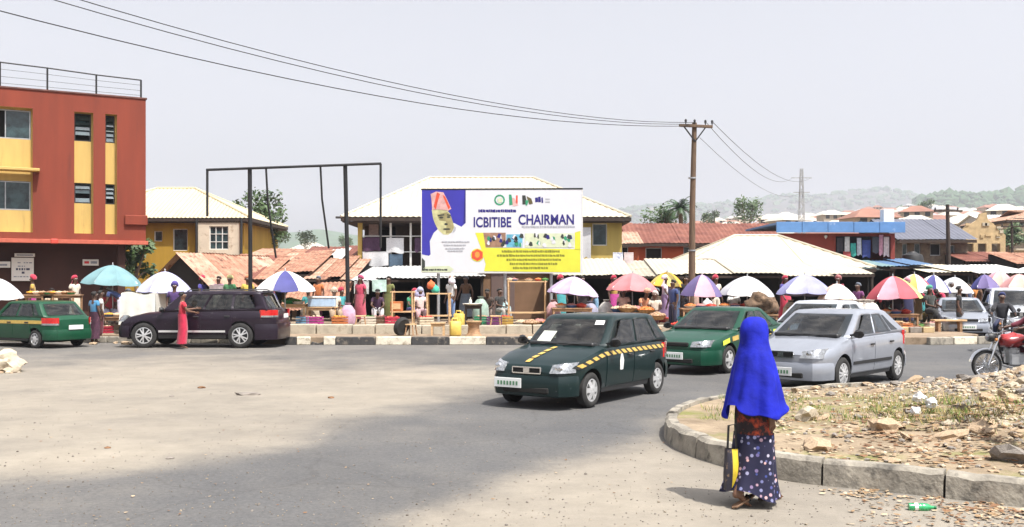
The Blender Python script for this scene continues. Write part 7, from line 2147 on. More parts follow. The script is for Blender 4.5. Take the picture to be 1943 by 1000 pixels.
q = thing('wooden_box', 'orange-brown box on the lower shelf of the wooden stand', 'box', (lx(753, 34.2), 34.2, PF + .475)); m = MB(); m.box((0, 0, .17), (.42, .38, .34)); m.build('body', mat('rust_orange_paint', (.42, .13, .04), .7, 0, .2, 6), q, bevel=.012); m = MB(); m.box((0, -.2, .17), (.3, .02, .2)); m.build('label', M_WOODPALE, q)
stand('second rough wooden stand by the man in the white shirt', 833, 34.0, .75, 1.12, (.32, 1.08))
for nm, lb, px, py, c, s_1 in (('hanging_bag', 'orange bag hanging from the shop eave over the wooden stands', 818, 541, (.6, .12, .03), .16), ('hanging_bag', 'green bag hanging from the shop eave over the wooden stands', 826, 549, (.05, .4, .28), .15), ('hanging_bag', 'lilac bag hanging over the seated trader in pale pink', 795, 557, (.42, .4, .58), .19), ('hanging_bag', 'white bag hanging at the end of the shop eave', 857, 533, (.6, .58, .66), .13), ('hanging_bag', 'long white plastic bag hanging under the pink and violet umbrella', 1342, 578, (.66, .66, .66), .20)):
    Y_ = 35.0; c3 = at(px, py, Y_); t = thing(nm, lb, 'bag', (c3.x, Y_, c3.z - s_1))
    m = MB(); m.lathe([(.001, 0), (s_1 * .7, .02), (s_1, s_1 * .7), (s_1 * .8, s_1 * 1.5), (s_1 * .2, s_1 * 2), (.02, s_1 * 2.2)], 12, rip=lambda a, t_: 1 + .12 * math.sin(a * 5 + t_ * 4)); m.build('bag', cloth(c), t, smooth=1.2)
    top = lz(527, Y_) if px < 1000 else lz(556, Y_)
    m = MB(); m.tube([(0, 0, s_1 * 2.15), (0, 0, max(s_1 * 2.3, top - c3.z + s_1))], .008, 5); m.build('string', M_BLACKPL, t)
# blue-white polythene parcels and the yellow jerrycans
M_JERRY = mat('yellow_plastic', (.66, .47, .10), .45, 0, .15, 5, spot=(.4, .28, .1), spots=.6)
def jerry(label, px, Y_, z, rz=0, s_1=1.0):
    t = thing('jerrycan', label, 'jerrycan', (lx(px, Y_), Y_, z), rz, None)
    m = MB(); m.box((0, 0, .19 * s_1), (.28 * s_1, .20 * s_1, .38 * s_1)); m.build('body', M_JERRY, t, bevel=.03, smooth=.9)
    m = MB(); m.tube([(-.09 * s_1, 0, .37 * s_1), (-.08 * s_1, 0, .45 * s_1), (.05 * s_1, 0, .45 * s_1), (.06 * s_1, 0, .37 * s_1)], .022 * s_1, 8); m.build('handle', M_JERRY, t, smooth=.9)
    m = MB(); m.lathe([(.035 * s_1, 0), (.035 * s_1, .06 * s_1), (.001, .06 * s_1)], 10, c=(.10 * s_1, 0, .375 * s_1)); m.build('cap', M_JERRY, t)
jerry('large yellow jerrycan standing on the pavement before the second wooden stand', 864, 31.6, SW, .3, 1.25)
jerry('yellow jerrycan standing on the drain slab behind the larger one', 871, 33.0, .47, -.4, 1.2)
t = table('small table with a white tray beside the yellow jerrycans', 898, 33.3, .62, .5, .75, M_WOODDARK, z=.46)
q = thing('tray', 'white tray with a white bottle on the small table', 'tray', (lx(897, 33.3), 33.3, 1.21)); m = MB(); m.lathe([(.001, 0), (.3, 0), (.36, .05), (.34, .05), (.28, .02), (.001, .02)], 16); m.build('tray', M_WHITE, q); m = MB(); m.lathe([(.05, .02), (.05, .16), (.02, .2), (.02, .26), (.001, .26)], 10, c=(-.08, 0, 0)); m.build('bottle', M_SHEETWHITE, q)
q = thing('wooden_stump', 'brown wooden stump on the pavement under the white tray table', 'stump', (lx(899, 31.9), 31.9, SW)); m = MB(); m.lathe([(.27, 0), (.2, .08), (.18, .3), (.24, .42), (.001, .43)], 14, rip=lambda a, t_: 1 + .06 * math.sin(a * 4)); m.build('body', M_WOOD, q, smooth=.8); m = MB(); m.lathe([(.26, .43), (.27, .47), (.001, .48)], 14); m.build('seat', M_WOODPALE, q)
q = thing('tyre', 'old black tyre leaning on the pavement near the wooden stand', 'tyre', (lx(762, 31.7), 31.7, SW + .30)); m = MB(); m.lathe([(.19, -.08), (.27, -.09), (.31, -.05), (.31, .05), (.27, .09), (.19, .08), (.19, -.08)], 22, axis='y'); o = m.build('tread', M_RUBBER, q, smooth=.8); o.rotation_euler = (.3, 0, .9)
table('low bench of planks before the second wooden stand', 831, 31.9, .5, .35, .42, z=SW, group=None)
stand('dark rack of bundled goods in front of the brown shop front', 1000, 34.8, 1.3, 1.55, (.4, 1.5), d=.7)
for i, px in enumerate((968, 976, 1003, 1021, 1034)):
    basin('%s basin of %s on the rack by the brown shop' % (['white', 'blue', 'white', 'red', 'green'][i], ['grain', 'onions', 'beans', 'peppers', 'greens'][i]), px, 34.75, PF + 1.53, .15, ['white', 'blue', 'white', 'red', 'green'][i], ['grain', 'onions', 'beans', 'peppers', 'greens'][i], gt)
for i, (px, Y_, z_, r_, c, pr) in enumerate([(1008, 33.4, .47, .32, 'brown', 'yams'), (1025, 33.9, .5, .3, 'brown', 'onions'), (990, 33.6, .5, .26, 'white', 'grain'), (1040, 33.6, .5, .24, 'green', 'peppers')]):
    basin('%s of %s on the ground by the billboard post' % (['cane basket', 'cane basket', 'white basin', 'green basin'][i], pr), px, Y_, z_, r_, c, pr, gt)
q = thing('cool_box', 'pale blue and white cool box on a low table by the trader in cream', 'cool box', (lx(612, 34.5), 34.5, PF + .62)); m = MB(); m.box((0, 0, .15), (.95, .5, .3)); m.build('body', mat('pale_blue_plastic', (.36, .48, .62), .5), q, bevel=.02); m = MB(); m.box((0, 0, .335), (.99, .54, .07)); m.build('lid', M_WHITE, q, bevel=.02)
table('low wooden table under the pale blue cool box', 612, 34.5, 1.1, .6, .62)
q = table('table of leafy greens behind the purple SUV tail', 556, 34.4, 1.0, .6, .72)
basin('heap of leafy greens on the table behind the SUV tail', 550, 34.4, PF + .72, .3, 'green', 'greens', gt); basin('white basin of greens on the table behind the SUV tail', 565, 34.3, PF + .72, .22, 'white', 'greens', gt)
# heap of tubers and baskets behind the taxis
for i, (px, Y_, z_, r_, c, pr) in enumerate([(1190, 33.6, .95, .35, 'brown', 'yams'), (1207, 33.8, .95, .30, 'white', 'onions'), (1226, 33.5, .9, .34, 'brown', 'peppers'), (1246, 33.3, .7, .36, 'brown', 'yams'), (1255, 33.9, .6, .30, 'red', 'tomatoes'), (1172, 34.0, .95, .28, 'blue', 'grain'), (1235, 32.6, .25, .38, 'brown', 'yams'), (1288, 32.9, .45, .28, 'red', 'tomatoes')]):
    basin(['basket of yams level with the taxi roof', 'white basin of onions level with the taxi roof', 'basket of orange peppers behind the taxi roof', 'basket of yams behind the taxi tail', 'red basin of tomatoes behind the taxi tail', 'blue basin of grain under the rose-red umbrella', 'basket of yams on the pavement behind the taxi', 'red basin of tomatoes under the navy-clad person'][i], px, Y_, z_, r_, c, pr, gt)
table('long stall table under the rose-red umbrella', 1196, 33.8, 1.6, .8, .45, M_WOOD)
t = thing('bundle', 'big brown cane bundle heaped above the green saloon roof', 'bundle', (lx(1447, 29.5), 29.5, 1.02))
m = MB(); m.rock((0, 0, .28), .46, seed=11, sub=3, flat=.62, sx=1.0); m.build('bundle', mat('brown_raffia', (.12, .075, .045), .9, 0, .5, 9, bump=.8, bscale=30, spot=(.30, .2, .13), spots=.55, sscale=8), t, smooth=3.2)
m = MB(); m.lathe([(.30, -.02), (.34, .1), (.30, .11), (.26, 0)], 16, c=(0, 0, -.02)); m.build('basket', M_BASIN['brown'], t)
table('tall stall table under the brown cane bundle', 1447, 29.5, .8, .7, 1.02, M_WOOD, z=.0)
# white cloth over a stall behind the SUV bonnet
t = thing('covered_stall', 'stall under a bright white sheet behind the purple SUV bonnet', 'stall', (lx(270, 32.9), 32.9, .22))
w = lx(304, 32.9) - lx(240, 32.9); hh = lz(556, 32.9) - .22
m = MB(); m.grid(14, 10, lambda u, v: (lerp(-w / 2, w / 2, u) * (1 + .08 * (1 - v)), -.35 - .12 * (1 - v) + .03 * math.sin(u * 19) * (1 - v), lerp(.35, hh, v) + .05 * math.sin(u * 7) * v)); m.grid(14, 5, lambda u, v: (lerp(-w / 2, w / 2, u), lerp(-.35, .6, v), hh + .05 * math.sin(u * 7) + .04 * math.sin(v * 6 + u * 5)))
m.grid(5, 8, lambda u, v: (w / 2 * (1 + .08 * (1 - v)), lerp(-.35, .6, u), lerp(.35, hh, v))); m.grid(5, 8, lambda u, v: (-w / 2 * (1 + .08 * (1 - v)), lerp(-.35, .6, u), lerp(.35, hh, v))); m.build('sheet', M_SHEETWHITE, t, smooth=1.2)
for sx_ in (-1, 1):
    for y_ in (-.25, .5): m = MB(); m.tube([(sx_ * (w / 2 - .1), y_, 0), (sx_ * (w / 2 - .1), y_, hh - .06)], .03, 6); m.build('leg', M_WOODDARK, t)
table('low wooden table under the teal umbrella', 213, 33.6, .9, .6, .5, M_WOOD, z=.3)
basin('blue basin on the low table under the teal umbrella', 207, 33.5, .8, .2, 'blue', 'oranges', gt); basin('white basin on the low table under the teal umbrella', 221, 33.6, .8, .18, 'white', 'grain', gt)
for i, (px, w_, lb) in enumerate([(75, 1.4, 'table of mixed goods in front of the brown wall beyond the green taxi'), (118, 1.2, 'table of bundled goods beside the teal umbrella')]):
    table(lb, px, 35.0, w_, .8, 1.05, M_WOOD)
    for j in range(4): basin('basin %s on the %s' % (['heaped with oranges', 'heaped with grain', 'heaped with yams', 'heaped with beans'][j], ['table of mixed goods by the brown wall', 'table beside the teal umbrella'][i]), px - 16 + j * 11, 34.9, PF + 1.05, .17, ['brown', 'white', 'brown', 'green'][j], ['oranges', 'grain', 'yams', 'beans'][j], gt)
for px0, px1, py0, py1, Y_, c, lb in [(397, 432, 541, 557, 36.6, (.6, .5, .48), 'pinkish white cloth hung along the shack front behind the SUV roof'), (672, 700, 535, 558, 36.0, (.5, .52, .5), 'grey-white cloth sagging under the shop canopy by the black post'), (706, 733, 532, 554, 36.2, (.45, .6, .54), 'mint green cloth sagging under the shop canopy'),
        (1262, 1276, 541, 600, 35.6, (.6, .62, .66), 'long white cloth hanging beside the yellow umbrella'), (1277, 1290, 546, 604, 35.7, (.12, .2, .35), 'long slate-blue cloth hanging beside the yellow umbrella'), (1308, 1326, 559, 584, 34.9, (.6, .42, .34), 'peach cloth hanging below the pink and violet umbrella'), (1797, 1806, 566, 612, 37.9, (.64, .6, .56), 'narrow white cloth hanging beside the red-clad stall keeper')]:
    laundry(lb, px0, px1, py0, py1, Y_, cloth(c), name='hanging_cloth', cat='cloth', seed=px0)
# sacks behind the silver hatchback, bench, broken block wall, produce on the other side
for i, (px, Y_, r_) in enumerate([(1612, 32.4, .42), (1632, 32.6, .46), (1650, 32.3, .40), (1640, 33.4, .45)]):
    t = thing('sack', ['pale sack nearest the pale saloon', 'fullest pale sack of the group behind the silver hatchback', 'pale pink-streaked sack at the end of its row', 'pale sack standing behind the fullest one'][i], 'sack', (lx(px, Y_), Y_, .245), i * 1.1, 'pale sacks behind the silver hatchback')
    m = MB(); m.lathe([(.001, 0), (r_ * .85, .02), (r_, .3), (r_ * .95, .75), (r_ * .6, 1.0), (r_ * .25, 1.08), (r_ * .4, 1.16), (.001, 1.12)], 16, rip=lambda a, t_: 1 + .09 * math.sin(a * 5 + t_ * 6 + i)); m.build('sack', [mat('woven_sack', (.55, .5, .45), .85, 0, .15, 6, spot=(.4, .2, .18), spots=.64, sscale=3)], t, smooth=1.2)
    m = MB(); m.lathe([(r_ * .27, 1.06), (r_ * .3, 1.08), (r_ * .27, 1.10)], 12); m.build('tie', M_WOODDARK, t)
bn = thing('bench', 'plank bench on stout legs beside the man in black', 'bench', (lx(1800, 34.4), 34.4, .02))
m = MB(); m.box((0, 0, .62), (1.15, .36, .06)); m.build('seat', M_WOODPALE, bn, bevel=.008)
for x in (-.38, .38): m = MB(); m.box((x, 0, .295), (.09, .28, .59)); m.build('leg', M_WOOD, bn)
bw = thing('block_wall', 'broken low wall of brown blocks at the roadside behind the silver hatchback', 'wall', (lx(1745, 33.6), 33.6, 0))
for k_ in range(2):
    for i in range(4):
        if k_ == 1 and i == 3: continue
        m = MB(); m.box((-.75 + i * .46 + .12 * k_, .03 * i * i * .4, .115 + k_ * .225), (.42, .22, .21), rz=rnd.uniform(-.12, .16)); m.build('block', [M_WOOD, M_SANDBRICK, M_STONE2][(i + k_) % 3] if False else (M_SANDBRICK if (i + k_) % 2 else M_STONE2), bw, bevel=.02)
for i, (px, Y_, z_, r_, c, pr) in enumerate([(1668, 35.0, .25, .26, 'brown', 'beans'), (1690, 34.8, .25, .3, 'brown', 'onions'), (1730, 35.2, .25, .32, 'brown', 'beans'), (1748, 35.6, .25, .28, 'green', 'greens'), (1782, 36.2, .25, .25, 'red', 'tomatoes'), (1840, 42, .6, .28, 'green', 'greens'), (1850, 42.4, .6, .28, 'white', 'grain'), (1862, 43, .6, .28, 'green', 'greens')]):
    basin(['basket of dark beans at the foot of the red umbrella', 'basket of onions in front of the person in jeans', 'wide basket of dark beans below the mustard-clad trader', 'green basin of leaves beside the woman with the green head-tie', 'red basin of tomatoes before the red-clad stall keeper', 'green basin of leaves seen over the silver saloon roof', 'white basin of grain seen over the silver saloon roof', 'green basin of leaves under the violet umbrella'][i], px, Y_, z_, r_, c, pr, gt)
table('stall table seen over the silver saloon roof', 1850, 42.6, 1.6, .8, .35, M_WOOD, z=.245)
# two plank tables under the umbrellas
for px, Y_, lb in [(1395, 34.0, 'stall table under the crumpled white umbrella'), (1535, 34.6, 'stall table under the blue-lavender umbrella'), (1700, 35.3, 'stall table under the red and pink umbrella'), (1330, 33.2, 'stall table under the pink and violet umbrella'), (1085, 33.9, 'stall table under the lilac umbrella')]:
    table(lb, px, Y_, 1.4, .8, .6, M_WOOD, z=PF if px < 1600 else .25)
    for j in range(3):
        basin('basin of %s on the %s' % (['peppers', 'onions', 'tomatoes'][j], lb.replace('stall table', 'table')), px - 20 + j * 19, Y_ - .1, (PF if px < 1600 else .25) + .6, .22, ['white', 'blue', 'red'][j], ['peppers', 'onions', 'tomatoes'][j], gt)

# ================================================================== motorcycles
def motorcycle(label, X_, Y_, z, rz, m_tank):
    t = thing('motorcycle', label, 'motorcycle', (X_, Y_, z), rz)
    wr_ = .30
    for x, nm in ((.64, 'front'), (-.62, 'rear')):
        w_ = MB(); w_.lathe([(wr_ - .055, -.03), (wr_ - .02, -.042), (wr_, -.018), (wr_, .018), (wr_ - .02, .042), (wr_ - .055, .03), (wr_ - .055, -.03)], 30, axis='y')
        wo = bpy.data.objects.new('wheel', None); COL.objects.link(wo); wo.parent = t; wo.location = (x, 0, wr_)
        w_.build('tyre', M_RUBBER, wo, smooth=.8)
        w_ = MB(); w_.lathe([(wr_ - .054, -.024), (wr_ - .07, -.02), (wr_ - .07, .02), (wr_ - .054, .024), (wr_ - .054, -.024)], 30, axis='y'); w_.build('rim', M_CHROME, wo, smooth=.8)
        w_ = MB()
        for i in range(18): a = i * PI / 9; w_.tube([(math.cos(a) * .04, .03 if i % 2 else -.03, math.sin(a) * .04), (math.cos(a + .2) * (wr_ - .065), 0, math.sin(a + .2) * (wr_ - .065))], .0045, 4)
        w_.build('spoke', M_CHROME, wo)
        w_ = MB(); w_.lathe([(.05, -.05), (.062, -.03), (.062, .03), (.05, .05)], 14, axis='y'); w_.build('hub', M_STEEL, wo)
    m = MB()
    for s in (1, -1): m.tube([(.64, s * .085, wr_), (.50, s * .085, .68), (.42, s * .08, .90)], [.026, .024, .022], 8)
    m.build('fork', M_CHROME, t, smooth=.8)
    m = MB(); m.grid(10, 4, lambda u, v: (.64 + (wr_ + .035) * math.cos(lerp(.2, 2.5, u)), lerp(-.065, .065, v), wr_ + (wr_ + .035 + .012 * math.sin(PI * v)) * math.sin(lerp(.2, 2.5, u)))); m.build('front_mudguard', M_CHROME, t, smooth=3)
    m = MB(); m.grid(10, 4, lambda u, v: (-.62 + (wr_ + .04) * math.cos(lerp(.6, 3.0, u)), lerp(-.07, .07, v), wr_ + (wr_ + .04 + .012 * math.sin(PI * v)) * math.sin(lerp(.6, 3.0, u)))); m.build('rear_mudguard', m_tank, t, smooth=3)
    m = MB(); m.tube([(.36, .40, 1.02), (.42, .28, 1.00), (.46, .1, .94), (.46, -.1, .94), (.42, -.28, 1.00), (.36, -.40, 1.02)], .014, 8); hb = m.build('handlebar', M_CHROME, t, smooth=.8)
    for s in (1, -1):
        m = MB(); m.tube([(.40, s * .30, 1.01), (.34, s * .44, 1.025)], .021, 8); m.build('grip', M_BLACKPL, hb)
        m = MB(); m.tube([(.42, s * .24, 1.0), (.44, s * .30, 1.17)], .007, 5); m.lathe([(.001, -.01), (.05, -.008), (.055, 0), (.001, .012)], 12, c=(.43, s * .32, 1.20), axis='x'); m.build('mirror', M_BLACKPL, hb)
        m = MB(); m.lathe([(.001, .03), (.028, .02), (.03, -.02), (.001, -.03)], 10, c=(.52, s * .15, .82), axis='x'); m.build('indicator', M_AMBER, t)
    m = MB(); m.lathe([(.001, .09), (.075, .07), (.095, .02), (.09, -.04), (.04, -.1), (.001, -.11)], 18, c=(.56, 0, .86), axis='x'); hl_ = m.build('headlight', M_BLACKPL, t, smooth=.8)
    m = MB(); m.lathe([(.001, .104), (.06, .085), (.072, .072)], 18, c=(.56, 0, .86), axis='x'); m.build('lens', M_LAMP, hl_, smooth=.8)
    m = MB(); m.rock((.16, 0, .80), .22, seed=0, sub=3, flat=.62, sx=1.35, sy=.72, rz=0); m.build('tank', m_tank, t, smooth=3)
    m = MB(); m.box((-.36, 0, .80), (.72, .26, .10)); m.build('seat', M_BLACKPL, t, bevel=.035, smooth=.9)
    m = MB(); m.box((-.36, .14, .66), (.36, .03, .18)); m.box((-.36, -.14, .66), (.36, .03, .18)); m.build('side_cover', m_tank, t, bevel=.01)
    m = MB(); m.tube([(.44, 0, .86), (.12, 0, .70), (-.5, 0, .74), (-.85, 0, .78)], .022, 8); m.tube([(.42, 0, .78), (.30, 0, .34), (-.15, 0, .26), (-.3, 0, .66)], .022, 8); m.build('frame', M_BLACKSTEEL, t)
    m = MB(); m.box((.05, 0, .42), (.34, .24, .26)); m.box((.14, 0, .56), (.16, .2, .18)); m.build('engine', M_STEEL, t, bevel=.03)
    m = MB()
    for i in range(6): m.box((.14, 0, .49 + i * .028), (.21, .25, .008))
    m.build('cooling_fin', M_STEEL, t)
    m = MB(); m.tube([(.24, -.08, .5), (.30, -.12, .3), (.05, -.15, .22), (-.5, -.16, .28), (-.95, -.17, .34)], [.02, .02, .022, .036, .04], 10); m.build('exhaust', M_CHROME, t, smooth=.8)
    m = MB(); m.tube([(-.62, .11, wr_), (-.45, .13, .70)], .03, 8); m.tube([(-.62, -.11, wr_), (-.45, -.13, .70)], .03, 8); m.build('rear_shock', M_CHROME, t)
    m = MB(); m.tube([(0, -.30, .27), (0, .30, .27)], .016, 6); m.build('foot_peg', M_BLACKPL, t)
    m = MB(); m.box((-.93, 0, .72), (.05, .14, .08)); m.build('tail_light', M_TAIL, t, bevel=.015)
    return t
M_MOTORED = mat('motorcycle_red', (.34, .02, .02), .3, 0, .1, 3, coat=.8)
my = 19.55; mxx = lx(1872, my) + .64
motorcycle('red motorcycle with a spoked front wheel at the edge of the road', mxx, my, .005, PI, M_MOTORED)
person('motorcyclist in maroon riding the red motorcycle', mxx + .42, my, .40, 270, 'ride', (.12, .012, .03), (.10, .012, .03), 'cap', (.05, .01, .02), sleeve=.95, h_=1.0)
my2 = 27.5
motorcycle('black motorcycle coming nose-on behind the red one', lx(1906, my2), my2, .005, R(-112), mat('motorcycle_black', (.02, .02, .025), .3, 0, .1, 3, coat=.8))
person('motorcyclist in black with a blue collar riding nose-on behind the red motorcycle', lx(1906, my2) + .12, my2 + .38, .42, -22, 'ride', (.012, .012, .02), (.015, .02, .06), 'cap', (.02, .03, .12), sleeve=.95)

# ================================================================== rubble, leaves and litter on the island
ROCKS = []
def rock_proto(seed, m):
    q = MB(); q.rock((0, 0, 0), 1, seed=seed, sub=2, flat=.62, sx=1.25); return q.mesh('stone_chunk', m, smooth=.45)
for i in range(6): ROCKS.append(rock_proto(i + 31, [M_STONE, M_STONE2, M_STONE3, M_STONE, M_STONE, M_STONE2][i]))
rk = random.Random(77)
gr_ = 'broken stones scattered on the traffic island'
def chunk(px, py, r_, k_, z=None, lb=None, grp=gr_):
    p = gp(px, py, .25)
    for _ in range(3):
        zz = isl_z(p.x, p.y) if inside(p.x, p.y, ipoly) else 0.004
        p = gp(px, py, zz)
    o = inst('stone_chunk', ROCKS[k_ % 6], None, (p.x, p.y, zz + r_ * .22), (rk.uniform(-.3, .3), rk.uniform(-.3, .3), rk.uniform(0, 6.28)), (r_ * rk.uniform(.85, 1.3), r_ * rk.uniform(.8, 1.1), r_ * rk.uniform(.7, 1.1)))
    tag(o, lb or 'broken tan stone among the rubble on the traffic island', 'stone', grp)
    return o
for px, py, r_, k_, lb in [(1552, 853, .16, 0, 'dark hollowed clod near the kerb behind the woman'), (1680, 818, .17, 3, 'reddish clod heap in the middle of the traffic island'), (1530, 795, .15, 2, 'pale stone chunk beside the woman in the blue hijab'), (1800, 835, .15, 4, 'broad flat tan slab before the rubble heap'), (1868, 822, .15, 3, 'large tan chunk at the foot of the rubble heap'),
        (1920, 872, .15, 1, 'dark grey slab end at the kerb of the traffic island'), (1838, 775, .14, 5, 'dark brown chunk on top of the rubble slope'), (1690, 876, .06, 0, 'lone small tan brick on the kerb edge')]:
    chunk(px, py, r_, k_, lb=lb, grp=None)
n_ = 0
def heap_spot(base=.10):
    while True:
        x, y = rk.uniform(3.0, 11.5), rk.uniform(8.6, 16.6)
        dns = base + 1.6 * math.exp(-(((x - 7.7) / 1.7) ** 2 + ((y - 13.0) / 2.4) ** 2)) + .8 * math.exp(-(((x - 7.0) / 1.4) ** 2 + ((y - 10.6) / 1.0) ** 2))
        if rk.random() < dns and inside(x, y, ipoly): return x, y, isl_z(x, y)
while n_ < 250:
    x, y, zz = heap_spot(.06); r_ = rk.uniform(.035, .085) * (1.6 if rk.random() < .3 and x > 6 else 1)
    o = inst('stone_chunk', ROCKS[rk.randrange(6)], None, (x, y, zz + r_ * .22), (rk.uniform(-.4, .4), rk.uniform(-.4, .4), rk.uniform(0, 6.28)), (r_ * rk.uniform(.85, 1.4), r_ * rk.uniform(.7, 1.1), r_ * rk.uniform(.6, 1.1)))
    tag(o, 'broken tan stone among the rubble on the traffic island', 'stone', gr_); n_ += 1
# finer rubble and crumbled clods: uncountable
q = MB(); c_n = 0
while c_n < 5200:
    x, y, zz = heap_spot(.07); r_ = rk.uniform(.008, .040)
    q.rock((x, y, zz + r_ * .3), r_, seed=c_n, sub=0 if r_ < .02 else 1, flat=.65, m=c_n % 3); c_n += 1
o = kind(q.build('rubble', [M_STONE, M_STONE2, M_STONE3]), 'stuff'); o['label'] = 'crumbled tan rubble strewn over the traffic island'
# curled dry leaves and chips
def litter(n_, region, label, mats_, size, ground=False, name='leaf_litter'):
    q = MB(); c_n = 0; tr = 0
    while c_n < n_ and tr < n_ * 40:
        tr += 1
        px, py = region()
        p = gp(px, py, 0 if ground else .22)
        ins = inside(p.x, p.y, ipoly)
        if ground == ins: continue
        if ground and min((p - w_).length for w_ in OUT[::4]) < .12: continue
        zz = .006 if ground else isl_z(p.x, p.y)
        p = gp(px, py, zz)
        s_1 = rk.uniform(*size); a = rk.uniform(0, 6.28); cu = rk.uniform(.2, .9); tl_ = rk.uniform(-.5, .5)
        ca, sa = math.cos(a), math.sin(a); pts = []
        for (u, v, h_) in ((-1, 0, .5), (-.4, -.5, .1), (.5, -.45, .15), (1.1, 0, .55), (.5, .45, .2 + .5 * cu), (-.4, .5, .15 + .6 * cu)):
            pts.append((p.x + (u * ca - v * sa) * s_1, p.y + (u * sa + v * ca) * s_1, zz + .004 + (h_ * cu + u * tl_ * .3 + .2) * s_1 * .7))
        q.poly(pts[:4] , c_n % len(mats_)); q.poly([pts[0], pts[3], pts[4], pts[5]], c_n % len(mats_)); c_n += 1
    o = kind(q.build(name, mats_), 'stuff'); o['label'] = label
M_LEAFPALE = mat('bleached_leaf', (.38, .29, .19), .85, 0, .25, 9); M_LEAFBROWN = mat('brown_leaf', (.17, .085, .04), .85, 0, .35, 9)
litter(1500, lambda: (1450 + 510 * rk.random() ** .8, rk.uniform(728, 888)), 'dry curled leaves scattered over the traffic island', [M_LEAFDRY, M_LEAFPALE, M_LEAFBROWN], (.018, .05))
litter(200, lambda: (rk.gauss(1690, 60), rk.gauss(815, 12)), 'brown leaves heaped round the reddish clod on the island', [M_LEAFBROWN, M_LEAFDRY], (.025, .055))
litter(230, lambda: (1600 + 345 * rk.random() ** .7, 925 + rk.random() ** 1.4 * 70 + (rk.random() * 20)), 'dry leaves and chips lying on the road below the island kerb', [M_LEAFDRY, M_LEAFPALE, M_LEAFBROWN], (.012, .034), True)
litter(240, lambda: (rk.gauss(1900, 60), rk.gauss(965, 14)), 'pile of dry leaves swept against the island kerb', [M_LEAFDRY, M_LEAFPALE, M_LEAFBROWN], (.015, .04), True)
litter(110, lambda: (rk.gauss(1650, 40), rk.gauss(935, 9)), 'few dry leaves against the kerb stones behind the green bottle', [M_LEAFDRY, M_LEAFPALE], (.015, .035), True)
litter(160, lambda: (rk.uniform(0, 1500), rk.uniform(700, 1000)), 'stray chips and leaves on the sandy road', [M_LEAFBROWN, M_LEAFDRY, M_LEAFPALE], (.008, .022), True)
# dry and green grass tufts on the island
q = MB(); c_n = 0
while c_n < 4400:
    if c_n % 3: px, py = rk.gauss(1760, 95), rk.gauss(778, 17)
    else: px, py = rk.uniform(1330, 1700), rk.uniform(752, 800)
    p = gp(px, py, .22)
    if not inside(p.x, p.y, ipoly): c_n += 1; continue
    if noise.noise(Vector((p.x * 1.6, p.y * 1.6, 9))) < -.05: c_n += 1; continue
    zz = isl_z(p.x, p.y); p = gp(px, py, zz)
    h_ = rk.uniform(.03, .10); a = rk.uniform(0, 6.28); dx, dy = math.cos(a) * h_ * .5, math.sin(a) * h_ * .5; w_ = .004
    q.poly([(p.x - w_, p.y, zz), (p.x + w_, p.y, zz), (p.x + dx, p.y + dy, zz + h_)], 0 if rk.random() < .55 else 1); c_n += 1
o = kind(q.build('grass', [mat('grass_green', (.11, .17, .025), .8, 0, .3, 5), mat('grass_dry', (.36, .28, .11), .85, 0, .25, 5)]), 'stuff'); o['label'] = 'thin dry and green grass on the traffic island'
# plastic bags, bottle, scraps
for i, (px, py, r_, lb) in enumerate([(1745, 763, .085, 'crumpled white plastic bag on the grass of the island'), (1768, 772, .075, 'white plastic bag with a dark knot on the island grass'), (1737, 786, .065, 'pale blue-white plastic bag nearest the kerb on the island'), (1628, 916, .10, 'grey crumpled plastic bag against the island kerb')]):
    isl = i < 3; p = gp(px, py, .24 if isl else 0); zz = isl_z(p.x, p.y) if isl else .004; p = gp(px, py, zz)
    m = MB(); m.rock((0, 0, r_ * .6), r_, seed=50 + i, sub=3, flat=.8); o = m.build('plastic_bag', mat('white_polythene', (.66, .67, .68), .35, 0, .12, 9, bump=.9, bscale=20) if i < 3 else mat('grey_polythene', (.36, .40, .42), .35, 0, .3, 9, bump=.9, bscale=20, spot=(.05, .05, .05), spots=.6, sscale=9), None, smooth=.5, loc=p); tag(o, lb, 'plastic bag')
p = gp(1748, 969); t = thing('bottle', 'flattened green plastic bottle lying on the road below the kerb', 'bottle', (p.x, p.y, .03), R(-6))
M_BOT = mat('green_plastic', (.03, .42, .14), .15, 0, .2, 9, coat=.8, trans=.35)
m = MB(); m.lathe([(.001, -.11), (.034, -.105), (.036, -.03), (.032, -.02), (.036, 0), (.034, .05), (.014, .085), (.013, .105)], 14, axis='x', sy=1); m.build('body', M_BOT, t, smooth=.9); m = MB(); m.lathe([(.016, .103), (.016, .122), (.001, .122)], 10, axis='x'); m.build('cap', mat('dark_green_cap', (.01, .12, .04), .4), t); m = MB(); m.lathe([(.0368, -.06), (.0372, -.03)], 14, axis='x'); m.build('label', M_SHEETWHITE, t)
p = gp(1612, 922); m = MB(); m.rock((0, 0, .03), .10, seed=91, sub=2, flat=.35, sx=1.5); tag(m.build('shoe_sole', M_RUBBER, None, smooth=.6, loc=p), 'piece of black rubber lying against the island kerb', 'rubber scrap')
# pale rock heap at the picture edge on the sand
t = thing('rock', 'pale weathered boulder on the sand at the picture edge', 'rock', gp(8, 706) - UP * .05)
m = MB(); m.rock((0, 0, .24), .34, seed=63, sub=3, flat=.75, sx=1.15); m.build('boulder', M_STONE3, t, smooth=.6)
for i in range(16):
    m = MB(); m.rock((rk.uniform(-.45, .5), rk.uniform(-.35, -.1), .05), rk.uniform(.04, .09), seed=i + 70, sub=1); m.build('stone', [M_STONE3, M_STONE, M_LEAFBROWN][i % 3], t, smooth=.5)
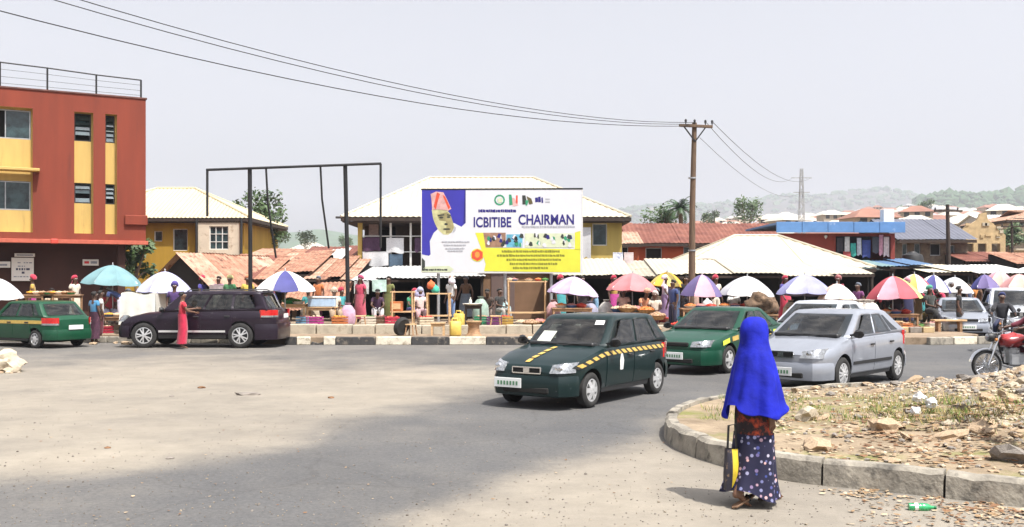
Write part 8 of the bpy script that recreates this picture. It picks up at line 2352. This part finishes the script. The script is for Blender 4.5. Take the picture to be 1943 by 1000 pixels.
# scattered pebbles and dark droppings on the sand
for i, (px, py, r_, lb) in enumerate([(382, 737, .055, 'dark clod on the sand'), (472, 750, .075, 'long dark scrap lying on the sand'), (628, 756, .045, 'small dark stone on the sand near the asphalt'), (322, 871, .035, 'dark stone on the sand'), (204, 851, .03, 'brown chip on the sand'), (326, 753, .035, 'dark pebble on the sand')]):
    p = gp(px, py); m = MB(); m.rock((0, 0, r_ * .3), r_, seed=i + 120, sub=2, flat=.5, sx=2.6 if i == 1 else 1.3, rz=.1); tag(m.build('pebble', [M_LEAFBROWN, M_STONE2][i % 2], None, smooth=.6, loc=p), lb + [', beyond the others', '', '', ' closest to the camera', ' beside the boulder side', ' before the long scrap'][i], 'stone')
q = MB()
for i in range(2400):
    px, py = rk.uniform(-40, 2000), 660 + 345 * rk.random() ** .6
    p = gp(px, py)
    if inside(p.x, p.y, [(a.x, a.y) for a in OUT[::3]]): continue
    r_ = rk.uniform(.003, .009) * (1 + .9 * (rk.random() < .08)); q.rock((p.x, p.y, .006 + r_ * .2), r_, seed=i, sub=0, flat=.7, m=i % 3)
o = kind(q.build('gravel', [M_STONE2, mat('dull_gravel', (.15, .13, .11), .9), mat('sandy_gravel', (.24, .20, .15), .9)]), 'stuff'); o['label'] = 'loose gravel scattered on the road and sand'
# rubble at the kerb foot beyond the taxis and dusty stones by the purple SUV
for i, (px, py, r_) in enumerate([(232, 655, .12), (222, 651, .10), (212, 653, .07), (170, 655, .09), (262, 657, .07), (1690, 652, .10), (1706, 655, .08), (1722, 653, .12), (1662, 652, .07)]):
    p = gp(px, py); o = inst('kerb_rubble', ROCKS[(i * 2) % 6], None, (p.x, p.y + .3, r_ * .35), (0, 0, i), (r_ * 1.4, r_, r_)); tag(o, 'pale stone at the kerb foot between the taxi and the SUV' if i < 5 else 'brown stone on the road edge behind the silver hatchback', 'stone', 'stones at the kerb by the purple SUV' if i < 5 else 'stones at the road edge behind the silver hatchback')
# ================================================================== more of the crowd and its clutter
CN = {'ochre': (.42, .26, .05), 'sky-blue': (.18, .34, .5), 'crimson': (.4, .02, .05), 'olive': (.14, .15, .04), 'magenta': (.4, .04, .22), 'beige': (.5, .42, .3), 'indigo': (.05, .04, .22), 'rust-orange': (.45, .14, .04), 'emerald': (.02, .22, .1), 'slate': (.1, .12, .15), 'cream': (.58, .52, .42), 'plum': (.14, .03, .12), 'turquoise': (.05, .3, .32), 'brown': (.12, .06, .03)}
cn = list(CN)
EXTRA = [(62, 36.0, 'by the table of mixed goods', PF), (98, 36.4, 'at the brown wall between the two goods tables', PF), (142, 36.2, 'beside the table of bundled goods', PF), (252, 36.0, 'under the bush by the ochre house', PF), (385, 37.4, 'in the mouth of the gabled shack', PF), (415, 37.0, 'in front of the patched rust-red shack', PF),
    (500, 36.6, 'behind the striped umbrella', PF), (604, 37.5, 'under the dark rusty awning', PF), (648, 36.6, 'next to the thick black frame post', PF), (738, 37.2, 'inside the grey-canopied shop', PF), (778, 37.0, 'at the back of the first wooden stand', PF), (884, 37.6, 'in the doorway under the billboard', PF), (1064, 35.6, 'beside the billboard post', PF),
    (1128, 36.2, 'between the lilac and rose-red umbrellas', PF), (1165, 36.6, 'behind the rose-red umbrella', PF), (1246, 36.8, 'in the shade behind the yellow umbrella', PF), (1358, 36.4, 'behind the crumpled white umbrella edge', PF), (1440, 36.4, 'behind the brown cane bundle', PF), (1490, 36.6, 'between the white and blue-lavender umbrellas', PF),
    (1628, 35.2, 'behind the pale sacks', .245), (1652, 36.8, 'behind the red and pink umbrella', .245), (1712, 38.2, 'in the shade beyond the person in jeans', .245), (1750, 39.0, 'below the white and royal blue umbrella', .245), (1778, 40.2, 'beyond the woman with the green head-tie', .245), (1795, 41.0, 'under the grey-white tilted umbrella', .245), (1860, 44.5, 'beneath the violet umbrella', .245), (1896, 45.5, 'under the pale pink umbrella', .245), (1925, 44.0, 'under the coral umbrella', .245)]
for i, (px, Y_, place, z) in enumerate(EXTRA):
    c1, c2 = cn[(i * 5) % 14], cn[(i * 3 + 4) % 14]
    kp = ['stand', 'sit', 'stand', 'sitwork', 'walk', 'stand', 'bend'][i % 7]
    person('%s in %s and %s %s' % (['trader', 'woman', 'shopper'][i % 3], c1, c2, place), lx(px, Y_), Y_, z, (i * 67) % 140 - 70, kp, CN[c1], CN[c2], ['tie', 'hair', 'scarf', 'cap'][i % 4], CN[cn[(i * 7 + 2) % 14]], ['dress', 'trousers', 'skirt'][i % 3] if kp != 'sit' else 'wrapper')
def crate(label, px, Y_, z, c, n_=1, rz=0):
    t = thing('crate', label, 'crate', (lx(px, Y_), Y_, z), rz)
    mm = mat('crate_' + c, CN[c], .6, 0, .15, 5)
    m = MB(); m.box((0, 0, .02), (.5, .34, .03)); m.build('base', mm, t)
    for zz in (.08, .17, .26):
        for s in (1, -1): MB().box((0, s * .165, zz), (.5, .02, .06)).build('slat', mm, t); MB().box((s * .245, 0, zz), (.02, .31, .06)).build('slat', mm, t)
    q = MB(); r3 = random.Random(int(px))
    for k_ in range(14): q.rock((r3.uniform(-.2, .2), r3.uniform(-.13, .13), .25 + r3.uniform(0, .05)), .06, seed=k_, sub=1)
    kind(q.build('produce', list(M_PROD.values())[int(px) % 8], t, smooth=3.2), 'stuff')
for i, (px, Y_, z, pl_) in enumerate([(578, 34.0, PF, 'by the table of greens'), (598, 33.9, PF, 'below the pale blue cool box'), (645, 34.0, PF, 'at the foot of the thick black post'), (700, 34.2, PF, 'before the pink-red dress'), (722, 34.4, PF, 'before the person in printed cloth'), (744, 33.7, PF, 'beside the first wooden stand'), (808, 33.6, PF, 'between the wooden stands'), (915, 34.2, PF, 'before the brown shop door'),
        (938, 34.0, PF, 'before the person in black at the brown shop'), (960, 34.3, PF, 'at the rack of bundled goods'), (1060, 33.9, PF, 'at the billboard post'), (1140, 33.9, PF, 'between the lilac and rose-red umbrellas'), (1160, 33.7, PF, 'at the rose-red umbrella foot'), (1300, 33.3, PF, 'at the wooden pole foot'), (1365, 33.8, PF, 'under the crumpled white umbrella'),
        (1658, 34.4, .245, 'at the roadside by the pale sacks'), (1715, 34.6, .245, 'at the roadside by the basket of onions'), (1770, 35.0, .245, 'behind the plank bench'), (148, 34.0, .2, 'beside the child by the green taxi'), (198, 33.4, .2, 'before the low table under the teal umbrella')]):
    c = cn[(i * 3 + 1) % 14]; crate('%s slatted crate of produce %s' % (c, pl_), px, Y_, z, c, rz=(i * .7) % .6 - .3)
def stool(label, px, Y_, z):
    t = thing('stool', label, 'stool', (lx(px, Y_), Y_, z), px % 1.3)
    MB().box((0, 0, .36), (.36, .28, .04)).build('seat', M_WOODPALE, t, bevel=.006)
    for sx_ in (-1, 1):
        for sy_ in (-1, 1): MB().bar((sx_ * .18, sy_ * .14, 0), (sx_ * .13, sy_ * .10, .34), .035).build('leg', M_WOOD, t)
for px, Y_, z, lb in [(684, 33.3, .47, 'low wooden stool on the drain slab before the pink-red dress'), (780, 31.8, SW, 'low wooden stool on the pavement beside the old tyre'), (940, 33.2, .47, 'low wooden stool on the drain slab before the brown shop'), (1080, 33.0, .47, 'low wooden stool under the lilac umbrella'), (1704, 34.2, .245, 'low wooden stool at the roadside under the red umbrella')]: stool(lb, px, Y_, z)
for i, (px, Y_, z, h_) in enumerate([(590, 35.2, PF, .8), (660, 34.6, PF, .7), (912, 35.8, PF, .9), (955, 36.4, PF, .8), (1050, 35.4, PF, .8), (1120, 35.0, PF, .75), (1150, 35.4, PF, .8), (1500, 35.2, PF, .8), (1570, 35.6, PF, .8), (1690, 37.6, .245, .8), (1736, 38.4, .245, .75)]):
    c = cn[(i * 4) % 14]
    t = thing('sack', ['sack tied at the neck behind the cool box', 'sack by the thick black post', 'tall sack beside the doorway under the billboard', 'sack behind the rack of bundled goods', 'sack behind the billboard post', 'sack under the lilac umbrella rim', 'sack between the rose-red and lilac umbrellas', 'sack under the blue-lavender umbrella', 'sack beside the peach umbrella', 'sack behind the red and pink umbrella', 'sack under the white and red-rimmed umbrella'][i] + ' in ' + c, 'sack', (lx(px, Y_), Y_, z), i)
    m = MB(); m.lathe([(.001, 0), (.26, .02), (.30, h_ * .3), (.27, h_ * .7), (.15, h_ * .92), (.07, h_), (.12, h_ * 1.07), (.001, h_ * 1.05)], 14, rip=lambda a, t_: 1 + .08 * math.sin(a * 4 + t_ * 5)); m.build('sack', cloth(tuple(.25 + v * .5 for v in CN[c])), t, smooth=1.2)
    MB().lathe([(.085, h_ * .97), (.095, h_), (.085, h_ * 1.02)], 10).build('tie', M_WOODDARK, t)
